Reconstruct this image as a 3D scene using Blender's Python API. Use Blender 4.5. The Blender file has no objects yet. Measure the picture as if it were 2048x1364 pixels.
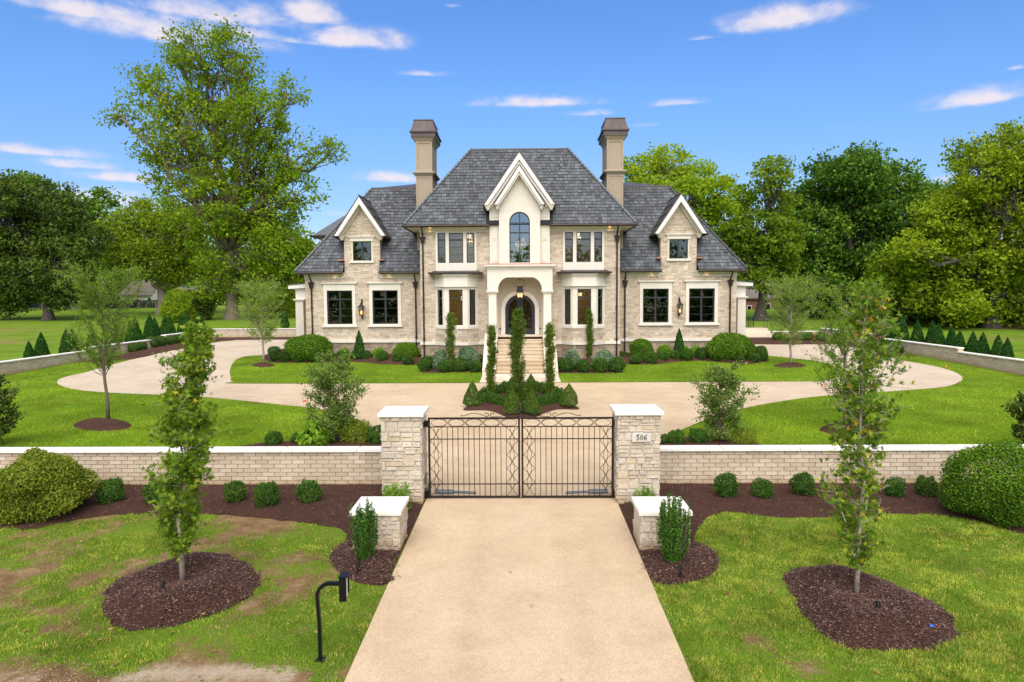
import bpy, bmesh, math, random
import numpy as np
from mathutils import Vector, Matrix
R_ = math.radians
rnd = random.Random(7)
scene = bpy.context.scene
COL = scene.collection

# ------------------------------------------------------------------ camera
SLOPE, CAMH = .0218, 5.0
FPX = 1365.0                       # focal length in pixels of a 2048 wide picture
YAW, PITCH, ROLL = R_(.79), R_(3.94), R_(.34)
F0 = Vector((-math.sin(YAW), math.cos(YAW), 0)); R0 = Vector((math.cos(YAW), math.sin(YAW), 0))
Z_ = Vector((0, 0, 1))
FW = math.cos(PITCH)*F0 - math.sin(PITCH)*Z_
U0 = math.sin(PITCH)*F0 + math.cos(PITCH)*Z_
RT = math.cos(ROLL)*R0 - math.sin(ROLL)*U0
UP = math.sin(ROLL)*R0 + math.cos(ROLL)*U0
cd = bpy.data.cameras.new('camera'); cam = bpy.data.objects.new('camera', cd); COL.objects.link(cam)
cam.matrix_world = Matrix(((RT.x, UP.x, -FW.x, 0), (RT.y, UP.y, -FW.y, 0), (RT.z, UP.z, -FW.z, CAMH), (0, 0, 0, 1)))
cd.sensor_width = 36; cd.lens = FPX/2048*36; cd.clip_end = 3000; cd.clip_start = .1
scene.camera = cam
# ------------------------------------------------------------------ sun, exposure
SUN_EL, SUN_AZ = R_(48), R_(180)   # azimuth clockwise from +Y: behind the camera and to its left
SUN_STRENGTH, SKY_STRENGTH, EXPOSURE = 3.3, .145, .47
sd = bpy.data.lights.new('sun', 'SUN'); sun = bpy.data.objects.new('sun', sd); COL.objects.link(sun)
sd.energy = SUN_STRENGTH; sd.angle = R_(68); sd.color = (1, .93, .84)
sdir = Vector((math.sin(SUN_AZ)*math.cos(SUN_EL), math.cos(SUN_AZ)*math.cos(SUN_EL), math.sin(SUN_EL)))
sun.rotation_euler = sdir.to_track_quat('Z', 'Y').to_euler()
vs = scene.view_settings
vs.view_transform = 'Standard'; vs.look = 'None'; vs.gamma = 1; vs.use_curve_mapping = False; vs.exposure = EXPOSURE
scene.cycles.max_bounces = 8; scene.cycles.transparent_max_bounces = 12

def dirpx(x, y): return FW*FPX + RT*(x-1024) - UP*(y-682)
def at(x, y, Y):
    v = dirpx(x, y); return Vector((0, 0, CAMH)) + v*(Y/v.y)
def gp(x, y, off=0.):
    v = dirpx(x, y); k = (CAMH-off)/(SLOPE*v.y - v.z); return (v.x*k, v.y*k)
def gz(x, y): return SLOPE*min(y, 135.)
def mpp(Y): return Y/FPX           # metres per photo pixel at depth Y

# ------------------------------------------------------------------ sky
def build_world():
    w = bpy.data.worlds.new('World'); scene.world = w; w.use_nodes = True
    nt = w.node_tree; nt.nodes.clear(); N = nt.nodes.new; L = nt.links.new
    out = N('ShaderNodeOutputWorld'); bg = N('ShaderNodeBackground'); L(bg.outputs[0], out.inputs[0])
    bg.inputs[1].default_value = SKY_STRENGTH
    sky = N('ShaderNodeTexSky'); sky.sky_type = 'NISHITA'; sky.sun_disc = False
    sky.sun_elevation = SUN_EL; sky.sun_rotation = SUN_AZ
    sky.air_density = 1.0; sky.dust_density = .5; sky.ozone_density = 2.0; sky.altitude = 100
    hs = N('ShaderNodeHueSaturation'); L(sky.outputs[0], hs.inputs['Color'])
    hs.inputs['Hue'].default_value = .508; hs.inputs['Saturation'].default_value = 1.12; hs.inputs['Value'].default_value = 1.0
    tc = N('ShaderNodeTexCoord'); sep = N('ShaderNodeSeparateXYZ'); L(tc.outputs['Generated'], sep.inputs[0])
    def M(op, a, b=None, c=None):
        n = N('ShaderNodeMath'); n.operation = op
        for i, v in enumerate((a, b, c)):
            if v is None: continue
            if isinstance(v, (int, float)): n.inputs[i].default_value = v
            else: L(v, n.inputs[i])
        return n.outputs[0]
    az = M('ARCTAN2', sep.outputs[0], sep.outputs[1]); el = M('ARCSINE', sep.outputs[2])
    rp = N('ShaderNodeValToRGB'); L(M('MULTIPLY', M('MAXIMUM', el, 0.), 1/.9), rp.inputs[0]); e = rp.color_ramp.elements
    for k, (p, c) in enumerate([(0, (.50, .53, .60, 1)), (.12, (.56, .62, .74, 1)), (.30, (.62, .82, .98, 1)), (.52, (.60, .86, 1.08, 1)), (1, (.9, 1, 1.1, 1))]):
        if k > 1: e.new(p)
        e[k].position = p; e[k].color = c
    mu = N('ShaderNodeMix'); mu.data_type = 'RGBA'; mu.blend_type = 'MULTIPLY'; mu.inputs[0].default_value = 1
    L(hs.outputs[0], mu.inputs[6]); L(rp.outputs[0], mu.inputs[7])
    cmb = N('ShaderNodeCombineXYZ'); L(M('MULTIPLY', az, 13.), cmb.inputs[0]); L(M('MULTIPLY', el, 24.), cmb.inputs[1])
    nz = N('ShaderNodeTexNoise'); L(cmb.outputs[0], nz.inputs['Vector']); nz.inputs['Scale'].default_value = 1.6
    nz.inputs['Detail'].default_value = 7; nz.inputs['Roughness'].default_value = .58; nz.inputs['Distortion'].default_value = .25
    nf = M('SUBTRACT', nz.outputs['Fac'], .5)
    clouds = [(150, 10, 150, 24, 1.1), (330, 52, 200, 34, .95), (450, 22, 190, 26, .95), (500, 62, 70, 14, .8), (625, 22, 64, 27, 1.1), (715, 72, 95, 24, 1.1), (600, 80, 60, 8, .6), (1075, 201, 115, 13, 1), (1185, 224, 55, 8, .7),
              (1350, 203, 62, 8, .8), (1565, 30, 125, 27, 1.1), (1965, 190, 115, 20, 1.1), (1410, 73, 35, 6, .6), (100, 301, 110, 12, .95), (160, 325, 75, 13, .95),
              (245, 352, 90, 12, .95), (200, 391, 120, 20, .85), (790, 352, 75, 13, .9), (675, 424, 30, 8, .5), (850, 145, 60, 7, .55), (1290, 248, 40, 6, .4), (1880, 356, 40, 10, .6),
              (2030, 135, 26, 5, .6), (905, 10, 22, 5, .5), (430, 300, 190, 8, .35), (2350, 90, 160, 22, 1), (-250, 120, 160, 22, 1), (2500, 320, 150, 14, .7), (-300, 340, 170, 12, .7),
              (700, -150, 220, 40, 1), (1500, -190, 200, 40, 1), (1100, -420, 260, 60, 1), (200, -350, 240, 60, 1), (2100, -300, 240, 50, 1)]
    acc = None
    for x, y, rx, ry, s in clouds:
        v = dirpx(x, y).normalized(); a0 = math.atan2(v.x, v.y); e0 = math.asin(v.z)
        v2 = dirpx(x+rx, y).normalized(); v3 = dirpx(x, y-ry).normalized()
        ra = abs(math.atan2(v2.x, v2.y)-a0); re = abs(math.asin(v3.z)-e0)*1.35; ra *= 1.05
        u = M('DIVIDE', M('SUBTRACT', az, a0), ra); t = M('DIVIDE', M('SUBTRACT', el, e0-re*.35), re)
        # flat bottoms: the lower half falls off faster
        t2 = M('MULTIPLY', M('MINIMUM', t, 0.), 1.3)
        t = M('ADD', t, t2)
        q = M('ADD', M('MULTIPLY', u, u), M('MULTIPLY', t, t))
        b = M('MULTIPLY', M('EXPONENT', M('MULTIPLY', q, -1.1)), s)
        acc = b if acc is None else M('MAXIMUM', acc, b)
    dens = M('ADD', acc, M('MULTIPLY', M('MULTIPLY', nf, 2.1), M('MINIMUM', M('MULTIPLY', acc, 2.), 1.)))
    mr = N('ShaderNodeMapRange'); mr.interpolation_type = 'SMOOTHSTEP'; L(dens, mr.inputs[0])
    mr.inputs[1].default_value = .10; mr.inputs[2].default_value = 1.15; mr.inputs[3].default_value = 0; mr.inputs[4].default_value = .9
    # broken cloud added overhead and behind to whiten ambient light, clearing towards the view
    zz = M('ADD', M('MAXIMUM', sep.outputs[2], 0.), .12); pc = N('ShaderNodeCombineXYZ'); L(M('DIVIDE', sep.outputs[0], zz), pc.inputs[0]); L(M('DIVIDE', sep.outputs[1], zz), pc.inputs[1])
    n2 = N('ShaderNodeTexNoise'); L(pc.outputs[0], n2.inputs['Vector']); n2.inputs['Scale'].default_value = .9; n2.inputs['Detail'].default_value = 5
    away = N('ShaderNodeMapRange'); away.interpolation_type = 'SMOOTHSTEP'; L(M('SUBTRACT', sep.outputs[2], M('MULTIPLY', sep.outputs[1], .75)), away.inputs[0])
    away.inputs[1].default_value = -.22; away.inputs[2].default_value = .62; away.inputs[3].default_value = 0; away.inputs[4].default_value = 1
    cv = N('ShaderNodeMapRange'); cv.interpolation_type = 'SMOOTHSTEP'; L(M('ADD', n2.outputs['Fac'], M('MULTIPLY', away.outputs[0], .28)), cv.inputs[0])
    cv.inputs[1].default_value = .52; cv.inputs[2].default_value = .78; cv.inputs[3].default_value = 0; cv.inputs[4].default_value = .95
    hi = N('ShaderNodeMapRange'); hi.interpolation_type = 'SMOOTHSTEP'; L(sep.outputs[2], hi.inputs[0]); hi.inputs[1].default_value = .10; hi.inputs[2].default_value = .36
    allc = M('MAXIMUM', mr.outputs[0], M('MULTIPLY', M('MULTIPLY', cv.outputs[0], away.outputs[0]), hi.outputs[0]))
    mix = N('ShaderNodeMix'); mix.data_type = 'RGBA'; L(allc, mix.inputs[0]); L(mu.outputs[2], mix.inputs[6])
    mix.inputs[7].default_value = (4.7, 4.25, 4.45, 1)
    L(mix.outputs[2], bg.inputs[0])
build_world()

# ------------------------------------------------------------------ materials
MATS = {}
def newmat(name):
    m = bpy.data.materials.new(name); m.use_nodes = True; MATS[name] = m
    nt = m.node_tree; b = nt.nodes['Principled BSDF']; return m, nt, b
def c4(c): return (c[0], c[1], c[2], 1)
def ramp(nt, fac, stops):
    n = nt.nodes.new('ShaderNodeValToRGB'); e = n.color_ramp.elements
    while len(e) < len(stops): e.new(.5)
    for k, (p, c) in enumerate(stops): e[k].position = p; e[k].color = c4(c)
    nt.links.new(fac, n.inputs[0]); return n.outputs[0]
def noise(nt, scale, detail=4, rough=.55, vec=None, dist=0):
    n = nt.nodes.new('ShaderNodeTexNoise'); n.inputs['Scale'].default_value = scale; n.inputs['Detail'].default_value = detail
    n.inputs['Roughness'].default_value = rough; n.inputs['Distortion'].default_value = dist
    if vec is None:
        g = nt.nodes.new('ShaderNodeNewGeometry'); vec = g.outputs['Position']
    nt.links.new(vec, n.inputs['Vector']); return n.outputs['Fac']
def mixc(nt, fac, a, b, mode='MIX'):
    n = nt.nodes.new('ShaderNodeMix'); n.data_type = 'RGBA'; n.blend_type = mode
    for s, v in ((0, fac), (6, a), (7, b)):
        if isinstance(v, (int, float)): n.inputs[s].default_value = v
        elif isinstance(v, tuple): n.inputs[s].default_value = c4(v)
        else: nt.links.new(v, n.inputs[s])
    return n.outputs[2]
def mth(nt, op, a, b=None):
    n = nt.nodes.new('ShaderNodeMath'); n.operation = op
    for i, v in enumerate((a, b)):
        if v is None: continue
        if isinstance(v, (int, float)): n.inputs[i].default_value = v
        else: nt.links.new(v, n.inputs[i])
    return n.outputs[0]
def bump(nt, b, h, strength=.3, dist=.02):
    n = nt.nodes.new('ShaderNodeBump'); n.inputs['Strength'].default_value = strength; n.inputs['Distance'].default_value = dist
    nt.links.new(h, n.inputs['Height']); nt.links.new(n.outputs[0], b.inputs['Normal'])
def tone(nt):
    "a random number per piece: the face attribute 'tone' of joined pieces, the object's own number for single ones"
    a = nt.nodes.new('ShaderNodeAttribute'); a.attribute_name = 'tone'
    o = nt.nodes.new('ShaderNodeObjectInfo')
    return mth(nt, 'FRACT', mth(nt, 'ADD', a.outputs['Fac'], o.outputs['Random']))
def plain(name, col, rough=.6, metal=0, var=.08, vscale=3., bmp=0., bscale=60., spec=.4):
    m, nt, b = newmat(name)
    f = noise(nt, vscale, 5)
    lo = tuple(c*(1-var) for c in col); hi = tuple(min(1, c*(1+var)) for c in col)
    nt.links.new(ramp(nt, f, [(.3, lo), (.7, hi)]), b.inputs['Base Color'])
    b.inputs['Roughness'].default_value = rough; b.inputs['Metallic'].default_value = metal; b.inputs['Specular IOR Level'].default_value = spec
    if bmp: bump(nt, b, noise(nt, bscale, 4), bmp, .01)
    return m
def pieces(name, stops, rough=.8, grain=25., gvar=.25, bmp=.4, stain=None, bd=.012):
    m, nt, b = newmat(name)
    c = ramp(nt, tone(nt), stops)
    n1 = noise(nt, grain, 6, .65)
    g = ramp(nt, n1, [(.3, (1-gvar,)*3), (.7, (1+gvar*.3,)*3)])
    c = mixc(nt, 1., c, g, 'MULTIPLY')
    n2 = noise(nt, 1.3, 5, .6)
    c = mixc(nt, 1., c, ramp(nt, n2, [(.3, (.88, .87, .85)), (.65, (1.04, 1.04, 1.04))]), 'MULTIPLY')
    if stain:                     # clay splashed up from the ground: colour, height above the sloping ground, depth
        g = nt.nodes.new('ShaderNodeNewGeometry'); s = nt.nodes.new('ShaderNodeSeparateXYZ'); nt.links.new(g.outputs['Position'], s.inputs[0])
        h = mth(nt, 'SUBTRACT', s.outputs[2], mth(nt, 'MULTIPLY', s.outputs[1], SLOPE))
        h = mth(nt, 'ADD', h, mth(nt, 'MULTIPLY', mth(nt, 'SUBTRACT', noise(nt, 5., 4), .5), .35))
        mr = nt.nodes.new('ShaderNodeMapRange'); nt.links.new(h, mr.inputs[0])
        mr.inputs[1].default_value = .02; mr.inputs[2].default_value = stain[1]; mr.inputs[3].default_value = .75; mr.inputs[4].default_value = 0
        c = mixc(nt, mr.outputs[0], c, stain[0])
    nt.links.new(c, b.inputs['Base Color']); b.inputs['Roughness'].default_value = rough; b.inputs['Specular IOR Level'].default_value = .3
    bump(nt, b, noise(nt, grain*1.6, 6, .7), bmp, bd)
    return m
def leafmat(name, stops, transl=.35, rough=.5, patch=.0, pscale=1.):
    m, nt, b = newmat(name)
    c = ramp(nt, tone(nt), stops)
    if patch:
        c = mixc(nt, 1., c, ramp(nt, noise(nt, pscale, 3), [(.3, (1-patch,)*3), (.7, (1+patch,)*3)]), 'MULTIPLY')
    nt.links.new(c, b.inputs['Base Color']); b.inputs['Roughness'].default_value = rough; b.inputs['Specular IOR Level'].default_value = .1
    t = nt.nodes.new('ShaderNodeBsdfTranslucent'); nt.links.new(mixc(nt, 1., c, (1.3, 1.35, .6), 'MULTIPLY'), t.inputs[0])
    mx = nt.nodes.new('ShaderNodeMixShader'); mx.inputs[0].default_value = transl
    nt.links.new(b.outputs[0], mx.inputs[1]); nt.links.new(t.outputs[0], mx.inputs[2])
    nt.links.new(mx.outputs[0], nt.nodes['Material Output'].inputs[0])
    return m
def emis(name, col, s):
    m, nt, b = newmat(name); b.inputs['Base Color'].default_value = c4(col)
    b.inputs['Emission Color'].default_value = c4(col); b.inputs['Emission Strength'].default_value = s; return m

pieces('limestone', [(0, (.49, .395, .285)), (.22, (.63, .53, .41)), (.5, (.71, .615, .49)), (.75, (.56, .475, .375)), (1, (.76, .68, .56))], grain=14, gvar=.3)
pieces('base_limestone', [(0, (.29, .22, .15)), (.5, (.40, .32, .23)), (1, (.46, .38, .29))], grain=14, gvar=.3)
pieces('gate_stone', [(0, (.62, .51, .35)), (.25, (.68, .61, .50)), (.5, (.74, .67, .55)), (.7, (.60, .54, .46)), (.9, (.76, .70, .60)), (1, (.66, .54, .36))], grain=16, gvar=.25, bmp=.8, stain=((.36, .22, .10), .26), bd=.03)
pieces('cream_brick', [(0, (.52, .43, .32)), (.3, (.58, .49, .37)), (.7, (.62, .53, .41)), (1, (.68, .60, .48))], grain=30, gvar=.12, bmp=.2, stain=((.42, .29, .16), .22))
pieces('slate', [(0, (.062, .068, .077)), (.2, (.088, .097, .108)), (.45, (.118, .132, .147)), (.65, (.080, .089, .100)), (.85, (.155, .175, .190)), (1, (.100, .108, .138))], rough=.68, grain=30, gvar=.25, bmp=.25)
pieces('travertine', [(0, (.50, .38, .24)), (.5, (.62, .50, .35)), (1, (.68, .58, .44))], grain=14, gvar=.28, bmp=.2)
plain('gravel_dust', (.40, .32, .22), .95, var=.45, vscale=9, bmp=.6, bscale=60)
pieces('pebble', [(0, (.30, .24, .18)), (1, (.50, .44, .36))])
pieces('paver_stone', [(0, (.62, .54, .42)), (1, (.72, .66, .55))], grain=20, gvar=.15, bmp=.2)
plain('underlay', (.018, .020, .022), .9)
plain('mortar', (.70, .62, .50), .9, bmp=.3, bscale=80)
plain('brick_mortar', (.45, .37, .24), .9)
plain('stucco', (.71, .67, .59), .8, var=.04, bmp=.12, bscale=180)
plain('precast', (.71, .67, .59), .7, var=.05, bmp=.1, bscale=120)
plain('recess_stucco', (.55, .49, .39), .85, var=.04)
plain('chimney_stucco', (.37, .305, .23), .85, var=.06, bmp=.25, bscale=120)
plain('coping', (.80, .78, .72), .7, var=.09, vscale=3.5, bmp=.1, bscale=100)
plain('bronze_metal', (.045, .036, .032), .42, .6, var=.15)
plain('roof_metal', (.10, .088, .085), .45, .5, var=.15)
plain('crown_metal', (.105, .085, .085), .6, .3, var=.2, vscale=2)
plain('copper', (.45, .20, .12), .5, .6, var=.2)
plain('frame_metal', (.040, .042, .046), .45, .3)
plain('door_metal', (.032, .036, .045), .4, .4)
plain('black_metal', (.012, .013, .015), .4, .5)
plain('gate_metal', (.030, .022, .018), .45, .5)
plain('opener_grey', (.10, .12, .14), .5)
plain('white_paint', (.78, .76, .72), .6, var=.03)
plain('soffit', (.62, .57, .47), .8, var=.03)
plain('plaster_room', (.42, .34, .22), .9, var=.03)
plain('floor_room', (.16, .10, .05), .5)
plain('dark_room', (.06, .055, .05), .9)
plain('roof_brown', (.17, .14, .13), .9, var=.2, vscale=6)
plain('red_brick', (.22, .10, .07), .9, var=.2, vscale=9)
plain('fence_green', (.05, .075, .06), .8, var=.2, vscale=4)
plain('silt_cloth', (.018, .020, .026), .8, var=.3, vscale=4)
plain('stake_wood', (.36, .20, .10), .9)
plain('car_paint', (.75, .76, .78), .3, var=.02)
plain('rubber', (.02, .02, .02), .8)
plain('bark', (.15, .125, .085), .95, var=.4, vscale=7, bmp=.8, bscale=20)
plain('pale_bark', (.34, .29, .23), .9, var=.3, vscale=14, bmp=.5, bscale=40)
plain('dark_bark', (.07, .06, .05), .95, var=.4, vscale=7)
plain('plaque', (.62, .60, .56), .6, var=.05)
plain('numeral', (.02, .02, .02), .5)
plain('blue_tape', (.02, .10, .60), .5)
plain('orange_flag', (.85, .16, .04), .5)
emis('flame', (1, .45, .12), 9); emis('lit_crystal', (1, .62, .28), 3); emis('eave_lamp', (1, .58, .22), 2)
def glassmat(name, tint, ior=1.55):
    m, nt, b = newmat(name); nt.nodes.remove(b)
    t = nt.nodes.new('ShaderNodeBsdfTransparent'); t.inputs[0].default_value = c4(tint)
    g = nt.nodes.new('ShaderNodeBsdfGlossy'); g.inputs['Roughness'].default_value = .015; g.inputs[0].default_value = (1, 1, 1, 1)
    fr = nt.nodes.new('ShaderNodeFresnel'); fr.inputs[0].default_value = ior
    bp = nt.nodes.new('ShaderNodeBump'); bp.inputs['Strength'].default_value = .03; bp.inputs['Distance'].default_value = .02
    nt.links.new(noise(nt, 1.1, 2), bp.inputs['Height']); nt.links.new(bp.outputs[0], g.inputs['Normal'])
    mx = nt.nodes.new('ShaderNodeMixShader'); nt.links.new(mth(nt, 'MULTIPLY', fr.outputs[0], 2.0), mx.inputs[0])
    nt.links.new(t.outputs[0], mx.inputs[1]); nt.links.new(g.outputs[0], mx.inputs[2])
    nt.links.new(mx.outputs[0], nt.nodes['Material Output'].inputs[0]); return m
glassmat('glass', (.72, .78, .74)); glassmat('tinted_glass', (.4, .5, .44), 1.62)
glassmat('mirror_glass', (.42, .48, .5), 2.1)

def concrete():
    m, nt, b = newmat('aggregate')
    c = ramp(nt, noise(nt, .35, 5, .6), [(.25, (.475, .372, .245)), (.5, (.55, .44, .30)), (.75, (.59, .485, .34))])
    v = nt.nodes.new('ShaderNodeTexVoronoi'); v.inputs['Scale'].default_value = 120
    g = nt.nodes.new('ShaderNodeNewGeometry'); nt.links.new(g.outputs['Position'], v.inputs['Vector'])
    sp = nt.nodes.new('ShaderNodeSeparateColor'); nt.links.new(v.outputs['Color'], sp.inputs[0])
    c = mixc(nt, 1., c, ramp(nt, sp.outputs[0], [(0, (.78, .73, .66)), (.5, (1, 1, 1)), (1, (1.2, 1.2, 1.18))]), 'MULTIPLY')
    c = mixc(nt, 1., c, ramp(nt, noise(nt, 9, 6, .7), [(.3, (.93, .92, .90)), (.7, (1.04, 1.04, 1.04))]), 'MULTIPLY')
    sx = nt.nodes.new('ShaderNodeSeparateXYZ'); nt.links.new(g.outputs['Position'], sx.inputs[0])
    tr = mth(nt, 'ABSOLUTE', mth(nt, 'SUBTRACT', mth(nt, 'ABSOLUTE', mth(nt, 'ADD', sx.outputs[0], mth(nt, 'MULTIPLY', mth(nt, 'SUBTRACT', noise(nt, .25, 2), .5), .8))), .82))
    c = mixc(nt, 1., c, ramp(nt, mth(nt, 'ADD', tr, mth(nt, 'MULTIPLY', noise(nt, 2.2, 4), .25)), [(.12, (.945, .94, .93)), (.42, (1, 1, 1))]), 'MULTIPLY')
    c = mixc(nt, 1., c, ramp(nt, noise(nt, 5.5, 3, .5), [(.18, (.92, .91, .89)), (.30, (1, 1, 1))]), 'MULTIPLY')
    # greyer and bluer away from the drive's centre line
    s = nt.nodes.new('ShaderNodeSeparateXYZ'); nt.links.new(g.outputs['Position'], s.inputs[0])
    mr = nt.nodes.new('ShaderNodeMapRange'); nt.links.new(mth(nt, 'ABSOLUTE', s.outputs[0]), mr.inputs[0])
    mr.inputs[1].default_value = 4; mr.inputs[2].default_value = 16; mr.inputs[3].default_value = 0; mr.inputs[4].default_value = .8
    c = mixc(nt, mr.outputs[0], c, mixc(nt, 1., c, (.98, 1.08, 1.27), 'MULTIPLY'))
    c = mixc(nt, 1., c, ramp(nt, noise(nt, 1.4, 6, .65), [(.3, (.93, .92, .91)), (.62, (1.03, 1.03, 1.03))]), 'MULTIPLY')
    nt.links.new(c, b.inputs['Base Color']); b.inputs['Roughness'].default_value = .85; b.inputs['Specular IOR Level'].default_value = .25
    bump(nt, b, v.outputs['Distance'], .4, .01)
concrete()
def soilgrass():
    "ground sheet: attribute 'lush' blends bare soil and thatch into green turf"
    m, nt, b = newmat('turf')
    a = nt.nodes.new('ShaderNodeAttribute'); a.attribute_name = 'lush'
    soil = ramp(nt, noise(nt, 3.1, 8, .72), [(.25, (.14, .075, .038)), (.5, (.27, .175, .085)), (.75, (.44, .33, .17))])
    soil = mixc(nt, 1., soil, ramp(nt, noise(nt, 28, 6, .75), [(.3, (.6, .6, .6)), (.7, (1.25, 1.25, 1.25))]), 'MULTIPLY')
    sa = nt.nodes.new('ShaderNodeAttribute'); sa.attribute_name = 'sand'
    sf = nt.nodes.new('ShaderNodeMapRange'); nt.links.new(mth(nt, 'ADD', sa.outputs['Fac'], mth(nt, 'SUBTRACT', noise(nt, 6, 7, .75), .5)), sf.inputs[0]); sf.inputs[1].default_value = .4; sf.inputs[2].default_value = .75
    soil = mixc(nt, sf.outputs[0], soil, ramp(nt, noise(nt, 50, 5, .8), [(.3, (.36, .28, .18)), (.7, (.66, .56, .42))]))
    green = ramp(nt, noise(nt, .5, 5, .6), [(.3, (.10, .19, .014)), (.55, (.155, .26, .020)), (.75, (.22, .30, .035))])
    green = mixc(nt, 1., green, ramp(nt, noise(nt, 20, 7, .8), [(.3, (.62, .65, .6)), (.7, (1.25, 1.22, 1.2))]), 'MULTIPLY')
    f = mth(nt, 'ADD', a.outputs['Fac'], mth(nt, 'ADD', mth(nt, 'MULTIPLY', mth(nt, 'SUBTRACT', noise(nt, 7, 6, .7), .5), 1.2), mth(nt, 'MULTIPLY', mth(nt, 'SUBTRACT', noise(nt, 26, 5, .8), .5), 1.0)))
    mr = nt.nodes.new('ShaderNodeMapRange'); nt.links.new(f, mr.inputs[0]); mr.inputs[1].default_value = .38; mr.inputs[2].default_value = .56
    nt.links.new(mixc(nt, mr.outputs[0], soil, green), b.inputs['Base Color']); b.inputs['Roughness'].default_value = .95; b.inputs['Specular IOR Level'].default_value = .1
    bump(nt, b, noise(nt, 45, 6, .8), .9, .04)
soilgrass()
def mulchmat():
    m, nt, b = newmat('mulch')
    c = ramp(nt, noise(nt, 38, 7, .8, dist=1.), [(.3, (.030, .015, .011)), (.55, (.098, .050, .035)), (.8, (.19, .105, .078))])
    c = mixc(nt, 1., c, ramp(nt, noise(nt, 1.2, 4), [(.3, (.8, .8, .8)), (.7, (1.15, 1.1, 1.1))]), 'MULTIPLY')
    nt.links.new(c, b.inputs['Base Color']); b.inputs['Roughness'].default_value = .95; b.inputs['Specular IOR Level'].default_value = .15
    bump(nt, b, noise(nt, 40, 7, .8), 1., .05)
    m, nt, b = newmat('chip')
    c = ramp(nt, tone(nt), [(0, (.034, .017, .012)), (.5, (.092, .046, .032)), (.9, (.15, .080, .058)), (1, (.32, .22, .16))])
    nt.links.new(c, b.inputs['Base Color']); b.inputs['Roughness'].default_value = .8
mulchmat()
leafmat('blade_front', [(0, (0.125, 0.235, 0.023)), (.5, (0.265, 0.379, 0.047)), (.85, (0.403, 0.492, 0.070)), (1, (0.679, 0.513, 0.164))], .35, .55, .3, .9)
leafmat('blade_lawn', [(0, (0.147, 0.266, 0.014)), (.5, (0.259, 0.399, 0.022)), (1, (0.418, 0.513, 0.036))], .35, .55, .38, .45)
leafmat('tulip_leaf', [(0, (0.134, 0.217, 0.014)), (.5, (0.225, 0.345, 0.018)), (.85, (0.309, 0.423, 0.022)), (1, (0.421, 0.474, 0.030))], .38)
leafmat('magnolia_leaf', [(0, (0.033, 0.059, 0.010)), (.6, (0.079, 0.134, 0.018)), (1, (0.164, 0.215, 0.033))], .15, .35)
leafmat('oak_leaf', [(0, (0.041, 0.112, 0.014)), (.5, (0.094, 0.200, 0.022)), (1, (0.195, 0.324, 0.032))], .3)
leafmat('walnut_leaf', [(0, (0.100, 0.185, 0.014)), (.5, (0.179, 0.276, 0.018)), (.9, (0.257, 0.355, 0.022)), (1, (0.358, 0.408, 0.030))], .35)
leafmat('elm_wood_leaf', [(0, (0.117, 0.191, 0.012)), (.5, (0.205, 0.306, 0.016)), (.9, (0.287, 0.383, 0.020)), (1, (0.369, 0.421, 0.025))], .35)
leafmat('gum_leaf', [(0, (0.077, 0.163, 0.014)), (.5, (0.146, 0.257, 0.020)), (.85, (0.276, 0.380, 0.030)), (.97, (0.460, 0.448, 0.040)), (1, (0.645, 0.326, 0.050))], .35)
leafmat('elm_leaf', [(0, (0.105, 0.198, 0.022)), (.5, (0.186, 0.305, 0.031)), (1, (0.297, 0.437, 0.045))], .4)
leafmat('service_leaf', [(0, (0.099, 0.177, 0.030)), (.5, (0.161, 0.265, 0.051)), (.98, (0.273, 0.380, 0.093)), (1, (0.397, 0.354, 0.085))], .4)
leafmat('boxwood_leaf', [(0, (0.031, 0.090, 0.016)), (.5, (0.060, 0.153, 0.022)), (1, (0.121, 0.224, 0.034))], .3)
leafmat('round_leaf', [(0, (0.053, 0.134, 0.012)), (.5, (0.107, 0.230, 0.016)), (1, (0.196, 0.340, 0.028))], .32)
leafmat('gold_leaf', [(0, (0.093, 0.147, 0.016)), (.5, (0.178, 0.248, 0.022)), (1, (0.310, 0.349, 0.046))], .35)
leafmat('arbor_leaf', [(0, (0.016, 0.068, 0.013)), (.5, (0.034, 0.114, 0.018)), (1, (0.072, 0.169, 0.026))], .25)
leafmat('cone_leaf', [(0, (0.046, 0.116, 0.016)), (.5, (0.085, 0.178, 0.022)), (.92, (0.147, 0.240, 0.031)), (1, (0.310, 0.186, 0.046))], .3)
leafmat('lavender_leaf', [(0, (0.117, 0.195, 0.111)), (.5, (0.182, 0.273, 0.163)), (1, (0.273, 0.377, 0.234))], .3)
leafmat('hornbeam_leaf', [(0, (0.052, 0.109, 0.012)), (.5, (0.103, 0.186, 0.019)), (.95, (0.180, 0.271, 0.031)), (1, (0.386, 0.219, 0.046))], .4)
leafmat('yew_leaf', [(0, (0.028, 0.098, 0.013)), (.5, (0.053, 0.151, 0.018)), (1, (0.113, 0.233, 0.026))], .2)
leafmat('bright_leaf', [(0, (0.111, 0.247, 0.019)), (.5, (0.182, 0.351, 0.029)), (1, (0.273, 0.442, 0.039))], .4)
leafmat('russet_leaf', [(0, (0.155, 0.078, 0.031)), (.5, (0.341, 0.139, 0.046)), (1, (0.527, 0.248, 0.062))], .3)

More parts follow.
